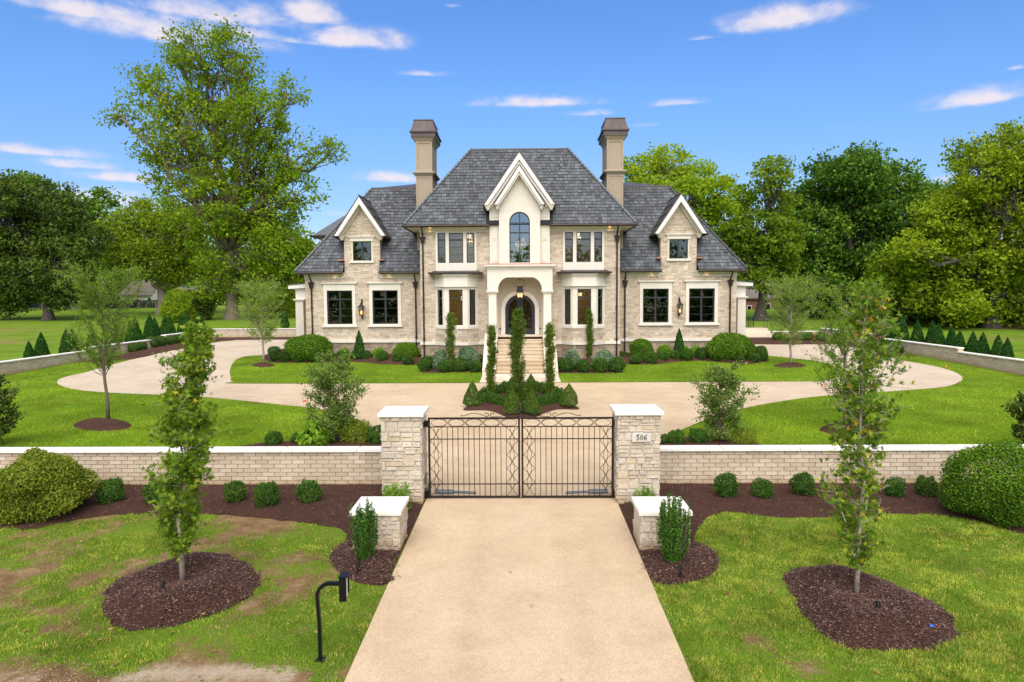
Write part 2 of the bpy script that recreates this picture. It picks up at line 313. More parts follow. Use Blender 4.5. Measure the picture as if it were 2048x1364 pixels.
# ------------------------------------------------------------------ mesh tools
class MB:
    def __init__(s): s.v = []; s.f = []; s.t = []
    def poly(s, pts, tone=0.):
        n = len(s.v); s.v += [tuple(p) for p in pts]; s.f.append(tuple(range(n, n+len(pts)))); s.t.append(tone)
    def box(s, x0, x1, y0, y1, z0, z1, tone=0.):
        n = len(s.v)
        s.v += [(x0, y0, z0), (x1, y0, z0), (x1, y1, z0), (x0, y1, z0), (x0, y0, z1), (x1, y0, z1), (x1, y1, z1), (x0, y1, z1)]
        for q in ((0, 3, 2, 1), (4, 5, 6, 7), (0, 1, 5, 4), (1, 2, 6, 5), (2, 3, 7, 6), (3, 0, 4, 7)): s.f.append(tuple(n+i for i in q)); s.t.append(tone)
        return s
    def frust(s, z0, r0, z1, r1, cx=0, cy=0, tone=0.):
        "rectangular frustum; r = (half x, half y)"
        n = len(s.v)
        for z, r in ((z0, r0), (z1, r1)): s.v += [(cx-r[0], cy-r[1], z), (cx+r[0], cy-r[1], z), (cx+r[0], cy+r[1], z), (cx-r[0], cy+r[1], z)]
        for q in ((0, 3, 2, 1), (4, 5, 6, 7), (0, 1, 5, 4), (1, 2, 6, 5), (2, 3, 7, 6), (3, 0, 4, 7)): s.f.append(tuple(n+i for i in q)); s.t.append(tone)
        return s
    def prism(s, poly, ext, tone=0., inset=0.):
        "poly: 3D points (planar, counter-clockwise seen from the ext side); ext: vector"
        n = len(poly); b = len(s.v); ext = Vector(ext); P = [Vector(p) for p in poly]
        top = P
        if inset:
            c = sum(P, Vector())/n; top = [p + (c-p).normalized()*min(inset, (c-p).length*.4) for p in P]
        s.v += [tuple(p) for p in P] + [tuple(p+ext) for p in top]
        s.f.append(tuple(b+i for i in reversed(range(n)))); s.f.append(tuple(b+n+i for i in range(n)))
        for i in range(n): j = (i+1) % n; s.f.append((b+i, b+j, b+n+j, b+n+i))
        s.t += [tone]*(n+2); return s
    def tube(s, pts, rad, sides=6, tone=0., caps=True):
        P = [Vector(p) for p in pts]; m = len(P)
        if not isinstance(rad, (list, tuple)): rad = [rad]*m
        b = len(s.v); prev = None
        for i in range(m):
            d = (P[min(i+1, m-1)]-P[max(i-1, 0)])
            if d.length < 1e-9: d = Vector((0, 0, 1))
            d.normalize()
            if prev is None:
                a = d.orthogonal().normalized()
            else:
                a = prev - d*prev.dot(d); a = a.normalized() if a.length > 1e-6 else d.orthogonal().normalized()
            prev = a; c = d.cross(a)
            for k in range(sides):
                t = 2*math.pi*k/sides; s.v.append(tuple(P[i]+(a*math.cos(t)+c*math.sin(t))*rad[i]))
        for i in range(m-1):
            for k in range(sides):
                k2 = (k+1) % sides; s.f.append((b+i*sides+k, b+i*sides+k2, b+(i+1)*sides+k2, b+(i+1)*sides+k)); s.t.append(tone)
        if caps:
            s.f.append(tuple(b+k for k in reversed(range(sides)))); s.f.append(tuple(b+(m-1)*sides+k for k in range(sides))); s.t += [tone]*2
        return s
    def lathe(s, prof, cx=0, cy=0, sides=12, tone=0.):
        "prof: list of (radius, z)"
        b = len(s.v); m = len(prof)
        for r, z in prof:
            for k in range(sides): t = 2*math.pi*k/sides; s.v.append((cx+r*math.cos(t), cy+r*math.sin(t), z))
        for i in range(m-1):
            for k in range(sides):
                k2 = (k+1) % sides; s.f.append((b+i*sides+k, b+i*sides+k2, b+(i+1)*sides+k2, b+(i+1)*sides+k)); s.t.append(tone)
        s.f.append(tuple(b+k for k in reversed(range(sides)))); s.f.append(tuple(b+(m-1)*sides+k for k in range(sides))); s.t += [tone]*2
        return s
    def mesh(s, name, smooth=False):
        me = bpy.data.meshes.new(name); me.from_pydata(s.v, [], s.f); me.validate()
        if any(s.t) and len(me.polygons) == len(s.t):
            a = me.attributes.new('tone', 'FLOAT', 'FACE'); a.data.foreach_set('value', s.t)
        if smooth: me.polygons.foreach_set('use_smooth', [True]*len(me.polygons))
        me.update(); return me
def props(o, label=None, cat=None, group=None, kind=None):
    if label: o['label'] = label
    if cat: o['category'] = cat
    if group: o['group'] = group
    if kind: o['kind'] = kind
    return o
def link(o, parent=None):
    COL.objects.link(o)
    if parent is not None:
        o.parent = parent; o.matrix_parent_inverse = wm(parent).inverted()
    return o
def wm(o):
    m = Matrix.LocRotScale(o.location, o.rotation_euler, o.scale)
    return m if o.parent is None else wm(o.parent) @ o.matrix_parent_inverse @ m
def obj(name, mb, mat, parent=None, smooth=False, **k):
    me = mb.mesh(name, smooth) if isinstance(mb, MB) else mb
    if mat and not me.materials: me.materials.append(MATS[mat])
    o = bpy.data.objects.new(name, me); link(o, parent); return props(o, **k)
def thing(name, loc, label, cat, group=None):
    o = bpy.data.objects.new(name, None); o.location = loc; o.empty_display_size = .2; COL.objects.link(o); return props(o, label, cat, group)
def copy_tree(o, loc, rz=0., scale=1., label=None, cat=None, group=None):
    c = o.copy(); COL.objects.link(c); c.location = loc; c.rotation_euler = (0, 0, rz); c.scale = (scale,)*3 if isinstance(scale, (int, float)) else scale
    if label: c['label'] = label
    if group: c['group'] = group
    for ch in list(o.children):
        d = ch.copy(); COL.objects.link(d); d.parent = c
        for g in list(ch.children):
            e = g.copy(); COL.objects.link(e); e.parent = d
    return c

# 2D clipping
def clip_half(poly, a, b, c):
    "keep a*x+b*y+c >= 0"
    out = []
    for i in range(len(poly)):
        p, q = poly[i], poly[(i+1) % len(poly)]
        dp = a*p[0]+b*p[1]+c; dq = a*q[0]+b*q[1]+c
        if dp >= 0: out.append(p)
        if (dp >= 0) != (dq >= 0):
            t = dp/(dp-dq); out.append((p[0]+(q[0]-p[0])*t, p[1]+(q[1]-p[1])*t))
    return out
def clip_convex(poly, reg):
    for i in range(len(reg)):
        p, q = reg[i], reg[(i+1) % len(reg)]
        a, b = -(q[1]-p[1]), q[0]-p[0]; poly = clip_half(poly, a, b, -(a*p[0]+b*p[1]))
        if len(poly) < 3: return []
    return poly
def area(poly): return abs(sum(poly[i][0]*poly[(i+1) % len(poly)][1]-poly[(i+1) % len(poly)][0]*poly[i][1] for i in range(len(poly))))/2
def minus(rects, hole):
    out = []; hx0, hy0, hx1, hy1 = hole
    for x0, y0, x1, y1 in rects:
        if x1 <= hx0 or x0 >= hx1 or y1 <= hy0 or y0 >= hy1: out.append((x0, y0, x1, y1)); continue
        if x0 < hx0: out.append((x0, y0, hx0, y1))
        if x1 > hx1: out.append((hx1, y0, x1, y1))
        a, b = max(x0, hx0), min(x1, hx1)
        if y0 < hy0: out.append((a, y0, b, hy0))
        if y1 > hy1: out.append((a, hy1, b, y1))
    return out
def ashlar(u0, v0, u1, v1, seed, hb=(.17, .30), L=(.22, .55), split=.65):
    r = random.Random(seed); out = []; v = v0
    while v < v1-1e-6:
        h = min(r.uniform(*hb), v1-v)
        if v1-(v+h) < .07: h = v1-v
        u = u0 - (r.uniform(0, .1))
        while u < u1:
            if r.random() < split and h > .14:
                w = r.uniform(L[0]*1.6, L[1]*1.7); e = min(u+w, u1)
                if u1-e < .1: e = u1
                k = 3 if h > .26 and r.random() < .4 else 2
                cuts = sorted([v] + [v+h*(i+1)/k+r.uniform(-.02, .02) for i in range(k-1)] + [v+h])
                for a, b in zip(cuts, cuts[1:]):
                    x = u
                    while x < e-1e-6:
                        y = min(x+r.uniform(*L), e)
                        if e-y < .1: y = e
                        out.append((max(x, u0), a, y, b)); x = y
            else:
                e = min(u+r.uniform(L[0]*.8, L[1]*.75), u1)
                if u1-e < .1: e = u1
                out.append((max(u, u0), v, e, v+h))
            u = e
        v += h
    return out
class Face:
    "a planar face: origin, u, v, outward normal"
    def __init__(s, O, U, V): s.O = Vector(O); s.U = Vector(U).normalized(); s.V = Vector(V).normalized(); s.N = s.U.cross(s.V)
    def p(s, u, v, n=0.): return s.O + s.U*u + s.V*v + s.N*n
def lay(face, rects, regions=None, holes=(), joint=.012, seed=1, thick=(.012, .03), chamf=.006):
    "returns the pieces (area, MB) of one face"
    r = random.Random(seed); out = []
    for rc in rects:
        rs = [rc]
        for h in holes: rs = minus(rs, h)
        for x0, y0, x1, y1 in rs:
            if x1-x0 < .04 or y1-y0 < .035: continue
            j = joint/2; q = [(x0+j, y0+j), (x1-j, y0+j), (x1-j, y1-j), (x0+j, y1-j)]
            polys = [q] if regions is None else [p for p in (clip_convex(q, g) for g in regions) if p]
            for p in polys:
                if len(p) < 3 or area(p) < .0012: continue
                mb = MB(); mb.prism([face.p(*c) for c in p], face.N*r.uniform(*thick), 0., chamf); out.append((area(p), mb))
    return out
def set_pieces(pcs, name, mat, parent, nmax, seed=1, key=None, rest='rest'):
    "the nmax largest pieces as parts, the others as one joined part"
    r = random.Random(seed); pcs = sorted(pcs, key=key or (lambda t: -t[0]))
    for a, mb in pcs[:nmax]: obj(name, mb, mat, parent)
    if pcs[nmax:]:
        J = MB()
        for a, mb in pcs[nmax:]:
            n = len(J.v); J.v += mb.v; J.f += [tuple(i+n for i in f) for f in mb.f]; t = r.random(); J.t += [t]*len(mb.f)
        obj(rest, J, mat, parent, kind='stuff')
def cells(u0, v0, u1, v1, holes):
    rs = [(u0, v0, u1, v1)]
    for h in holes: rs = minus(rs, h)
    return rs

# noise and polygons in numpy
def vnoise(x, y, scale, seed, octs=3):
    out = 0; amp = 1; tot = 0
    for o in range(octs):
        g = np.random.RandomState(seed+o).rand(64, 64); X = np.asarray(x)*scale*2**o; Y = np.asarray(y)*scale*2**o
        i = np.floor(X).astype(int); j = np.floor(Y).astype(int); fx = X-i; fy = Y-j; fx = fx*fx*(3-2*fx); fy = fy*fy*(3-2*fy)
        a = g[i % 64, j % 64]; b = g[(i+1) % 64, j % 64]; c = g[i % 64, (j+1) % 64]; d = g[(i+1) % 64, (j+1) % 64]
        out = out+amp*((a*(1-fx)+b*fx)*(1-fy)+(c*(1-fx)+d*fx)*fy); tot += amp; amp *= .5
    return out/tot
def inside(x, y, poly):
    x = np.asarray(x); y = np.asarray(y); c = np.zeros(x.shape, bool); n = len(poly)
    for i in range(n):
        x0, y0 = poly[i]; x1, y1 = poly[(i+1) % n]
        if y0 == y1: continue
        m = ((y0 > y) != (y1 > y)) & (x < (x1-x0)*(y-y0)/(y1-y0)+x0); c ^= m
    return c
def edge_dist(x, y, poly):
    x = np.asarray(x, float); y = np.asarray(y, float); d = np.full(x.shape, 1e9); n = len(poly)
    for i in range(n):
        x0, y0 = poly[i]; x1, y1 = poly[(i+1) % n]; dx, dy = x1-x0, y1-y0; L = dx*dx+dy*dy+1e-12
        t = np.clip(((x-x0)*dx+(y-y0)*dy)/L, 0, 1); d = np.minimum(d, np.hypot(x-x0-t*dx, y-y0-t*dy))
    return d
def smooth_poly(pts, k=6, corner=()):
    out = []; n = len(pts)
    for i in range(n):
        if i in corner and (i+1) % n in corner: out.append(pts[i]); continue
        p0, p1, p2, p3 = pts[i-1], pts[i], pts[(i+1) % n], pts[(i+2) % n]
        if i in corner: p0 = p1
        if (i+1) % n in corner: p3 = p2
        for j in range(k):
            t = j/k; out.append(tuple(.5*(2*p1[a]+(p2[a]-p0[a])*t+(2*p0[a]-5*p1[a]+4*p2[a]-p3[a])*t*t+(3*p1[a]-p0[a]-3*p2[a]+p3[a])*t**3) for a in (0, 1)))
    return out
from mathutils.geometry import delaunay_2d_cdt
def sheet(name, poly, mat, zoff, res, height=None, kind='structure', lush=None, **k):
    "a ground sheet over a polygon: height(x, y, distance to the edge)"
    xs = [p[0] for p in poly]; ys = [p[1] for p in poly]; E = []
    for i in range(len(poly)):
        a, b = poly[i], poly[(i+1) % len(poly)]; m = max(1, int(math.hypot(b[0]-a[0], b[1]-a[1])/res))
        E += [(a[0]+(b[0]-a[0])*t/m, a[1]+(b[1]-a[1])*t/m) for t in range(m)]
    gx, gy = np.meshgrid(np.arange(min(xs), max(xs), res), np.arange(min(ys), max(ys), res))
    gx = gx.ravel()+np.random.RandomState(3).uniform(-.2, .2, gx.size)*res; gy = gy.ravel()+np.random.RandomState(4).uniform(-.2, .2, gy.size)*res
    m = inside(gx, gy, poly); gx = gx[m]; gy = gy[m]; m = edge_dist(gx, gy, poly) > res*.45; gx = gx[m]; gy = gy[m]
    V = [Vector(p) for p in E]+[Vector((a, b)) for a, b in zip(gx, gy)]
    n = len(E); r = delaunay_2d_cdt(V, [(i, (i+1) % n) for i in range(n)], [], 1, 1e-5)
    vv, ff = r[0], r[2]
    X = np.array([p[0] for p in vv]); Y = np.array([p[1] for p in vv]); Z = SLOPE*Y+zoff
    if height is not None: Z = Z+height(X, Y, edge_dist(X, Y, poly))
    me = bpy.data.meshes.new(name); me.from_pydata([tuple(t) for t in zip(X, Y, Z)], [], ff)
    me.polygons.foreach_set('use_smooth', [True]*len(me.polygons))
    if lush is not None: me.attributes.new('lush', 'FLOAT', 'POINT').data.foreach_set('value', lush(X, Y))
    me.update(); me.materials.append(MATS[mat]); o = bpy.data.objects.new(name, me); COL.objects.link(o); props(o, kind=kind, **k)
    return o

# ------------------------------------------------------------------ ground plan
def jag(poly, amp=.05, step=.16, seed=1):
    r = np.random.RandomState(seed); out = []
    for i in range(len(poly)):
        a, b = poly[i], poly[(i+1) % len(poly)]; L = math.hypot(b[0]-a[0], b[1]-a[1]); m = max(1, int(L/step)); nx, ny = (b[1]-a[1])/(L+1e-9), -(b[0]-a[0])/(L+1e-9)
        for t in range(m):
            x, y = a[0]+(b[0]-a[0])*t/m, a[1]+(b[1]-a[1])*t/m; keep = abs(x+.05) < 3.3 or y > WALLY-.2
            q = 0 if keep else amp*(r.uniform(-1, 1)*.6+float(vnoise(x+30, y+30, 1.2, 8, 2))*2-1); out.append((x+nx*q, y+ny*q))
    return out
def P(*px): return [gp(x, y) for x, y in px]
WALLY = 16.35
drive_px = [(761, 868), (723, 847), (690, 832), (650, 821), (611.6, 815), (560, 809.7), (425, 796), (340, 791), (212.6, 785.6), (149, 779), (122, 771.5), (114, 765), (122, 757), (145, 750.5), (175, 744),
            (215, 732), (272, 717.5), (330, 704), (383, 695), (425, 686), (470, 680.5)]
dl = P(*drive_px)
drr = P((1515, 689), (1660, 689), (1690, 692), (1730, 700), (1764, 710), (1798, 720), (1866, 732), (1908, 744), (1925, 756), (1915, 766), (1883, 775), (1776, 783.5), (1640, 793), (1560, 803.5), (1498, 815), (1450, 827), (1405, 842), (1366, 859), (1345, 869))
DRIVE = smooth_poly([(-2.24, -6), (-2.23, 8.2), (-2.18, 16.2), (-2.5, 16.9), (-3.2, 19.2)] + dl + [(-26.5, 57.5), (-13, 57.5), (-12, 45), (12, 45), (12.5, 54)] + drr + [(3.3, 19.2), (2.6, 16.9), (2.13, 16.2), (2.12, 8.2), (2.12, -6)], 5,
                    corner=set(list(range(0, 4)) + [4+len(dl)+i for i in range(1, 6)] + list(range(4+len(dl)+6+len(drr), 4+len(dl)+6+len(drr)+6))))
isl = P((470, 764), (462, 756), (460, 742), (466, 727), (479, 717), (500, 712.5), (530, 711), (570, 707))
isr = P((1470, 706), (1530, 711.5), (1580, 717), (1625, 722), (1662, 730), (1674, 743), (1666, 755), (1645, 762))
ISLAND = smooth_poly(isl + [(-14.5, 45), (14.2, 45)] + isr + [(12, 32.75), (-12, 32.75)], 5)
BEDL = smooth_poly(P((536, 723), (528, 716), (535, 709), (560, 704)) + [(-13.9, 46.5), (-12.6, 46), (-3.5, 45.5), (-3.5, 42.4), (-1.2, 42.3), (-1.5, 35.9)] + P((964.6, 744), (900, 746.5), (846, 746.5), (841, 740), (836, 733), (826.8, 731), (769.6, 730), (731.5, 726.5), (693, 726), (617, 726.5), (560, 727)), 5, corner={4, 5, 6, 7, 8, 9, 10, 11})
BEDR = smooth_poly([(1.4, 35.9), (1.1, 42.3), (3.4, 42.4), (3.4, 45.5), (12.4, 46), (13.7, 46.5)] + P((1502, 709), (1525, 712.5), (1538, 720), (1525, 726), (1496.3, 729.5), (1448.7, 727), (1410.6, 723.5), (1372.5, 723.5), (1334, 727), (1305.8, 730.6), (1262, 730), (1247, 733), (1244, 741), (1240, 747), (1169.6, 748), (1118.5, 748)), 5, corner={0, 1, 2, 3, 4, 5})
FBL = smooth_poly([(-24, WALLY+.1), (-3.1, WALLY+.1), (-2.2, 15.8), (-2.22, 12.9), (-2.24, 12.2), (-3.15, 12.25)] + P((688, 1063), (640, 1052), (600, 1045), (500, 1035), (430, 1030), (330, 1029), (230, 1031), (150, 1040), (75, 1055), (0, 1058), (-150, 1065)) + [(-24, 14.4)], 5, corner={0, 1, 2, 3, 4, 5})
FBR = smooth_poly([(24, 14.4)] + P((2200, 1100), (2048, 1070), (1960, 1043), (1880, 1031), (1790, 1030), (1700, 1034), (1600, 1040), (1500, 1030), (1440, 1026), (1405, 1048), (1396, 1062)) + [(3.1, 12.25), (2.14, 12.2), (2.13, 12.9), (2.14, 15.8), (3.05, WALLY+.1), (24, WALLY+.1)], 5, corner={0, 12, 13, 14, 15, 16, 17})
YML = smooth_poly(P((660, 1128), (668, 1100), (700, 1082)) + [(-3.1, 12.4), (-2.24, 12.3), (-2.24, 11.2)] + P((790, 1160), (755, 1172), (700, 1160)), 5, corner={3, 4, 5})
YMR = smooth_poly([(2.13, 11.1), (2.13, 12.3), (3.1, 12.4)] + P((1392, 1085), (1430, 1105), (1437, 1130), (1415, 1155), (1365, 1168), (1320, 1170)), 5, corner={0, 1, 2})
RL = smooth_poly(P((205, 1205), (250, 1155), (330, 1125), (400, 1108), (470, 1115), (518, 1143), (500, 1190), (420, 1230), (300, 1262), (225, 1245)), 5)
RR = smooth_poly(P((1572, 1150), (1650, 1136), (1730, 1146), (1800, 1175), (1880, 1215), (1918, 1260), (1870, 1300), (1770, 1302), (1670, 1285), (1600, 1215)), 5)
FBL, FBR, RL, RR = jag(FBL, .07), jag(FBR, .07), jag(RL, .07), jag(RR, .07)
def ring(px, py, rx, ry): return P(*[(px+rx*math.cos(t)*(1+.04*math.sin(3*t)), py+ry*math.sin(t)) for t in np.linspace(0, 2*math.pi, 24, endpoint=False)])
E1 = ring(205, 850, 59, 13); E2 = ring(1700, 858, 62, 13); E3 = ring(527, 731.5, 24, 4.5); E4 = ring(1580, 732, 33, 5)
CEN = smooth_poly(P((931, 815.5), (931, 822), (975, 822), (1004, 831), (1020, 838), (1062, 838), (1085, 829), (1115, 820), (1154.6, 820), (1154.6, 814), (1110, 798), (1085, 780), (1075, 772), (1006, 772), (995, 780), (975, 798)), 3)
BWL = smooth_poly(P((520, 886), (560, 884), (620, 878), (690, 868), (730, 866), (757, 872)) + [(-3.05, 18.2), (-3.0, 16.9), (-9, 16.9), (-9.5, 18.9)], 4, corner={6, 7, 8})
BWR = smooth_poly([(3.0, 16.9), (3.1, 18.1)] + P((1328, 876), (1350, 874), (1400, 876), (1460, 880), (1520, 888)) + [(7.4, 18.6), (7.0, 16.9)], 4, corner={0, 1, 8})
BKL = smooth_poly([(-27.6, 41.5)] + P((272, 717.5), (330, 704), (383, 695), (425, 686), (470, 680.5)) + [(-15, 57.2), (-14.5, 59.7), (-27.6, 59.7)], 3, corner={0, 6, 7, 8})
BKR = smooth_poly([(12.5, 54.6)] + P((1515, 689), (1660, 689), (1690, 692), (1730, 700), (1764, 710)) + [(25.0, 43.2), (25.0, 57.6), (12.5, 57.6)], 3, corner={0, 6, 7, 8})
MULCH = [BEDL, BEDR, FBL, FBR, YML, YMR, RL, RR, E1, E2, E3, E4, CEN, BWL, BWR, BKL, BKR]
def lush_at(x, y):
    x = np.asarray(x, float); y = np.asarray(y, float); L = np.full(x.shape, 1.)
    n = vnoise(x+40, y+40, .55, 11, 4)*.62+vnoise(x+60, y+60, 1.9, 15, 3)*.38
    front = y < WALLY
    base = .465-.055*(x < -2.3)+2.3*(n-.44)+.2*(x > 2)+.12*(y-9)/7
    # worn ground on the left and along the street
    base = base - .40*np.exp(-(((x+8.8)/2.0)**2+((y-10.2)/1.9)**2)) - .9*np.exp(-((y-7.9)/.5)**2)*(x < -2.6) + .35*np.exp(-(((x+2.9)/1.2)**2+((y-9.5)/1.4)**2)) + .18*(x > 2)
    L = np.where(front, base, L)
    field = (x < -28.2) | (x > 25.6) | (y > 60)
    f = .72+1.5*(vnoise(x+90, y+17, .07, 5, 4)-.45)
    f = f+.12-.55*np.exp(-(((x+47)/14)**2+((y-56)/2.6)**2))-.4*np.exp(-(((x-48)/9)**2+((y-66)/2.)**2))
    L = np.where(field & ~front, f, L)
    return np.clip(L, 0, 1)
def ground():
    xs = np.concatenate([[-1500, -900, -500, -300], np.arange(-200, -40, 8), np.arange(-40, -13, .8), np.arange(-13, 13, .16), np.arange(13, 40, .8), np.arange(40, 200, 8), [300, 500, 900, 1500]])
    ys = np.concatenate([[-300, -160, -80, -40, -20, -6, 0, 4], np.arange(6, 17, .16), np.arange(17, 75, .8), np.arange(75, 150, 5), [135.001, 160, 200, 300, 500, 900, 1600]]); ys = np.unique(ys)
    X, Y = np.meshgrid(xs, ys); Z = SLOPE*np.minimum(Y, 135.)
    Z = Z + np.where((Y < 16) & (Y > 6), (vnoise(X+30, Y+30, 1.3, 3, 2)-.5)*.05*np.clip((np.abs(X)-2.4)*1.5, 0, 1), 0)
    nx, ny = len(xs), len(ys); idx = np.arange(nx*ny).reshape(ny, nx)
    F = np.stack([idx[:-1, :-1], idx[:-1, 1:], idx[1:, 1:], idx[1:, :-1]], -1).reshape(-1, 4)
    me = bpy.data.meshes.new('ground'); me.from_pydata(np.stack([X.ravel(), Y.ravel(), Z.ravel()], 1).tolist(), [], F.tolist())
    me.attributes.new('lush', 'FLOAT', 'POINT').data.foreach_set('value', lush_at(X.ravel(), Y.ravel()))
    sx, sy = X.ravel(), Y.ravel(); sand = .75*np.exp(-((sy-8.35)/.35)**2)*(sx < -2.9)*(sx > -5.2)+.5*np.exp(-((sy-8.2)/.4)**2)*(sx < -6)+.35*np.exp(-(((sx+8.3)/1.2)**2+((sy-10.2)/.7)**2))
    me.attributes.new('sand', 'FLOAT', 'POINT').data.foreach_set('value', sand)
    me.polygons.foreach_set('use_smooth', [True]*len(me.polygons)); me.materials.append(MATS['turf'])
    o = bpy.data.objects.new('ground', me); COL.objects.link(o); o['kind'] = 'structure'
ground()
sheet('driveway', DRIVE, 'aggregate', .012, 1.0)
ones = lambda X, Y: np.ones_like(X)
sheet('island_lawn', ISLAND, 'turf', .03, .8, lush=ones)
def mound(h, w, rough=.03, sc=3.):
    def f(X, Y, D):
        t = np.clip(D/w, 0, 1); t = t*t*(3-2*t); return h*t+np.clip(D/.25, 0, 1)*(vnoise(X+50, Y+50, sc, 9, 3)-.4)*rough*2-.02*(D < 1e-4)
    return f
def housebed(X, Y, D):
    g = np.clip((Y-37)/3.7, 0, 1); return .26*g*np.clip(D/.8, 0, 1)+np.clip(D/.3, 0, 1)*(.03+(vnoise(X+50, Y+50, 2, 9, 3)-.4)*.05)
def gumring(cx, cy):
    def f(X, Y, D):
        t = np.clip(D/.55, 0, 1); t = t*t*(3-2*t); r = np.hypot(X-cx, Y-cy)
        return .20*t-.13*np.exp(-(r/.38)**2)+np.clip(D/.15, 0, 1)*(vnoise(X+50, Y+50, 3.5, 9, 3)-.4)*.07-.02*(D < 1e-4)
    return f
GUML = gp(366, 1172); GUMR = gp(1712, 1198)
sheet('mulch_bed', BEDL, 'mulch', .042, .3, housebed); sheet('mulch_bed', BEDR, 'mulch', .042, .3, housebed)
sheet('mulch_bed', FBL, 'mulch', .02, .16, mound(.07, .5)); sheet('mulch_bed', FBR, 'mulch', .02, .16, mound(.07, .5))
sheet('mulch_bed', YML, 'mulch', .024, .09, mound(.13, .5)); sheet('mulch_bed', YMR, 'mulch', .024, .09, mound(.13, .5))
sheet('mulch_ring', RL, 'mulch', .016, .08, gumring(*GUML)); sheet('mulch_ring', RR, 'mulch', .016, .08, gumring(*GUMR))
for e in (E1, E2): sheet('mulch_ring', e, 'mulch', .016, .12, mound(.08, .4))
for e in (E3, E4): sheet('mulch_ring', e, 'mulch', .045, .2, mound(.08, .4))
sheet('mulch_bed', CEN, 'mulch', .03, .15, mound(.08, .4))
for e in (BWL, BWR): sheet('mulch_bed', e, 'mulch', .02, .2, mound(.06, .4))
for e in (BKL, BKR): sheet('mulch_bed', e, 'mulch', .03, .5, mound(.06, .6))

# ================================================================== HOUSE
HG = 1.0
house = thing('house', (0, 42.9, HG), 'large pale limestone house with slate hip roofs, two tall chimneys and an arched entrance porch', 'house')
FM = Face((0, 40.7, 0), (1, 0, 0), (0, 0, 1))       # main front
FWG = Face((0, 42.9, 0), (1, 0, 0), (0, 0, 1))      # wings
def fbox(mb, f, u0, u1, v0, v1, n0, n1, tone=0.):
    return mb.prism([f.p(u0, v0, n0), f.p(u1, v0, n0), f.p(u1, v1, n0), f.p(u0, v1, n0)], f.N*(n1-n0), tone)
def window(f, cu, z0, z1, hw, vbars, hbars, n=-.08, mat='glass', thickh=(), thickv=(), parent=house, fw=.055):
    "frame with glazing bars as one part, each pane a sub-part; bars are fractions of the opening"
    mb = MB(); u0, u1 = cu-hw, cu+hw; d0, d1 = n-.03, n+.03
    fbox(mb, f, u0, u0+fw, z0, z1, d0, d1); fbox(mb, f, u1-fw, u1, z0, z1, d0, d1)
    fbox(mb, f, u0+fw, u1-fw, z0, z0+fw, d0, d1); fbox(mb, f, u0+fw, u1-fw, z1-fw, z1, d0, d1)
    us = [u0+fw]; zs = [z0+fw]
    for t in vbars:
        w = .055 if t in thickv else .018; c = u0+(u1-u0)*t; fbox(mb, f, c-w, c+w, z0+fw, z1-fw, d0+.003, d1-.003); us += [c-w, c+w]
    for t in hbars:
        w = .045 if t in thickh else .012; c = z0+(z1-z0)*t; zs += [c-w, c+w]
    us.append(u1-fw); zs.append(z1-fw)
    for k in range(1, len(zs)-1, 2):
        for j in range(0, len(us)-1, 2): fbox(mb, f, us[j], us[j+1], zs[k], zs[k+1], d0+.006, d1-.006)
    w = obj('window', mb, 'frame_metal', parent)
    for k in range(0, len(zs)-1, 2):
        for j in range(0, len(us)-1, 2):
            g = MB(); fbox(g, f, us[j], us[j+1], zs[k], zs[k+1], n-.006, n+.004); obj('pane', g, mat, w)
    return w
def room(x0, x1, y0, y1, z0, z1, mat='plaster_room', floor='floor_room'):
    t = .05; mb = MB()
    mb.box(x0, x1, y1, y1+t, z0, z1); mb.box(x0-t, x0, y0, y1+t, z0-t, z1+t); mb.box(x1, x1+t, y0, y1+t, z0-t, z1+t); mb.box(x0, x1, y0, y1+t, z1, z1+t)
    o = obj('room_wall', mb, mat, house); m = MB(); m.box(x0, x1, y0, y1+t, z0-t, z0-.001); obj('room_floor', m, floor, house); return o

# ---- main front wall
upw = [(-3.77-1.22, 6.35, -3.77+1.22, 8.69), (3.77-1.22, 6.35, 3.77+1.22, 8.69)]
bayh = [(-3.77-1.26, .4, -3.77+1.26, 6.2), (3.77-1.26, .4, 3.77+1.26, 6.2)]
cen = [(-1.74, 5.6, 1.74, 9.1), (-1.5, .4, 1.5, 5.9)]
band = [(-6, 2.0, 6, 2.15)]
win_holes = []
for s in (-1, 1):
    for c, hw in ((-.86*1, .235), (0, .42), (.86, .235)): win_holes.append((s*3.77+c*1.0-hw, 6.86, s*3.77+c+hw, 8.63))
mb = MB()
for x0, y0, x1, y1 in cells(-5.91, .5, 5.91, 9.05, upw+bayh+cen): mb.box(x0, x1, 40.7, 40.98, y0, y1)
wall_main = obj('main_front_wall', mb, 'mortar', house)
rects = ashlar(-5.93, 2.15, 5.93, 8.69, 3)
pc = lay(FM, rects, None, upw+bayh+[(-1.76, 6.4, 1.76, 9.1), (-1.86, 2.1, 1.86, 6.6)], seed=5)
set_pieces(pc, 'stone', 'limestone', wall_main, 150, rest='stones')
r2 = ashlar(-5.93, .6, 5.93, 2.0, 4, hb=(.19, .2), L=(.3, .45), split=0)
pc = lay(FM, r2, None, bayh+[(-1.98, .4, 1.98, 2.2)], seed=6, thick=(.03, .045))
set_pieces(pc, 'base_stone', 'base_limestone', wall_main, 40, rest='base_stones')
mb = MB()
for a, b in ((-5.97, -5.05), (-2.49, -1.86), (1.86, 2.49), (5.05, 5.97)): mb.prism([(a, 40.7, 2.0), (b, 40.7, 2.0), (b, 40.7, 2.17), (a, 40.7, 2.17)], (0, -.13, 0))
mb.box(-5.98, -5.91, 40.7, 42.9, 2.0, 2.17); mb.box(5.91, 5.98, 40.7, 42.9, 2.0, 2.17)
obj('water_table', mb, 'precast', house)
mb = MB()
for s in (-1, 1): mb.box(min(s*5.91, s*5.6), max(s*5.91, s*5.6), 40.98, 50, .5, 9.05)
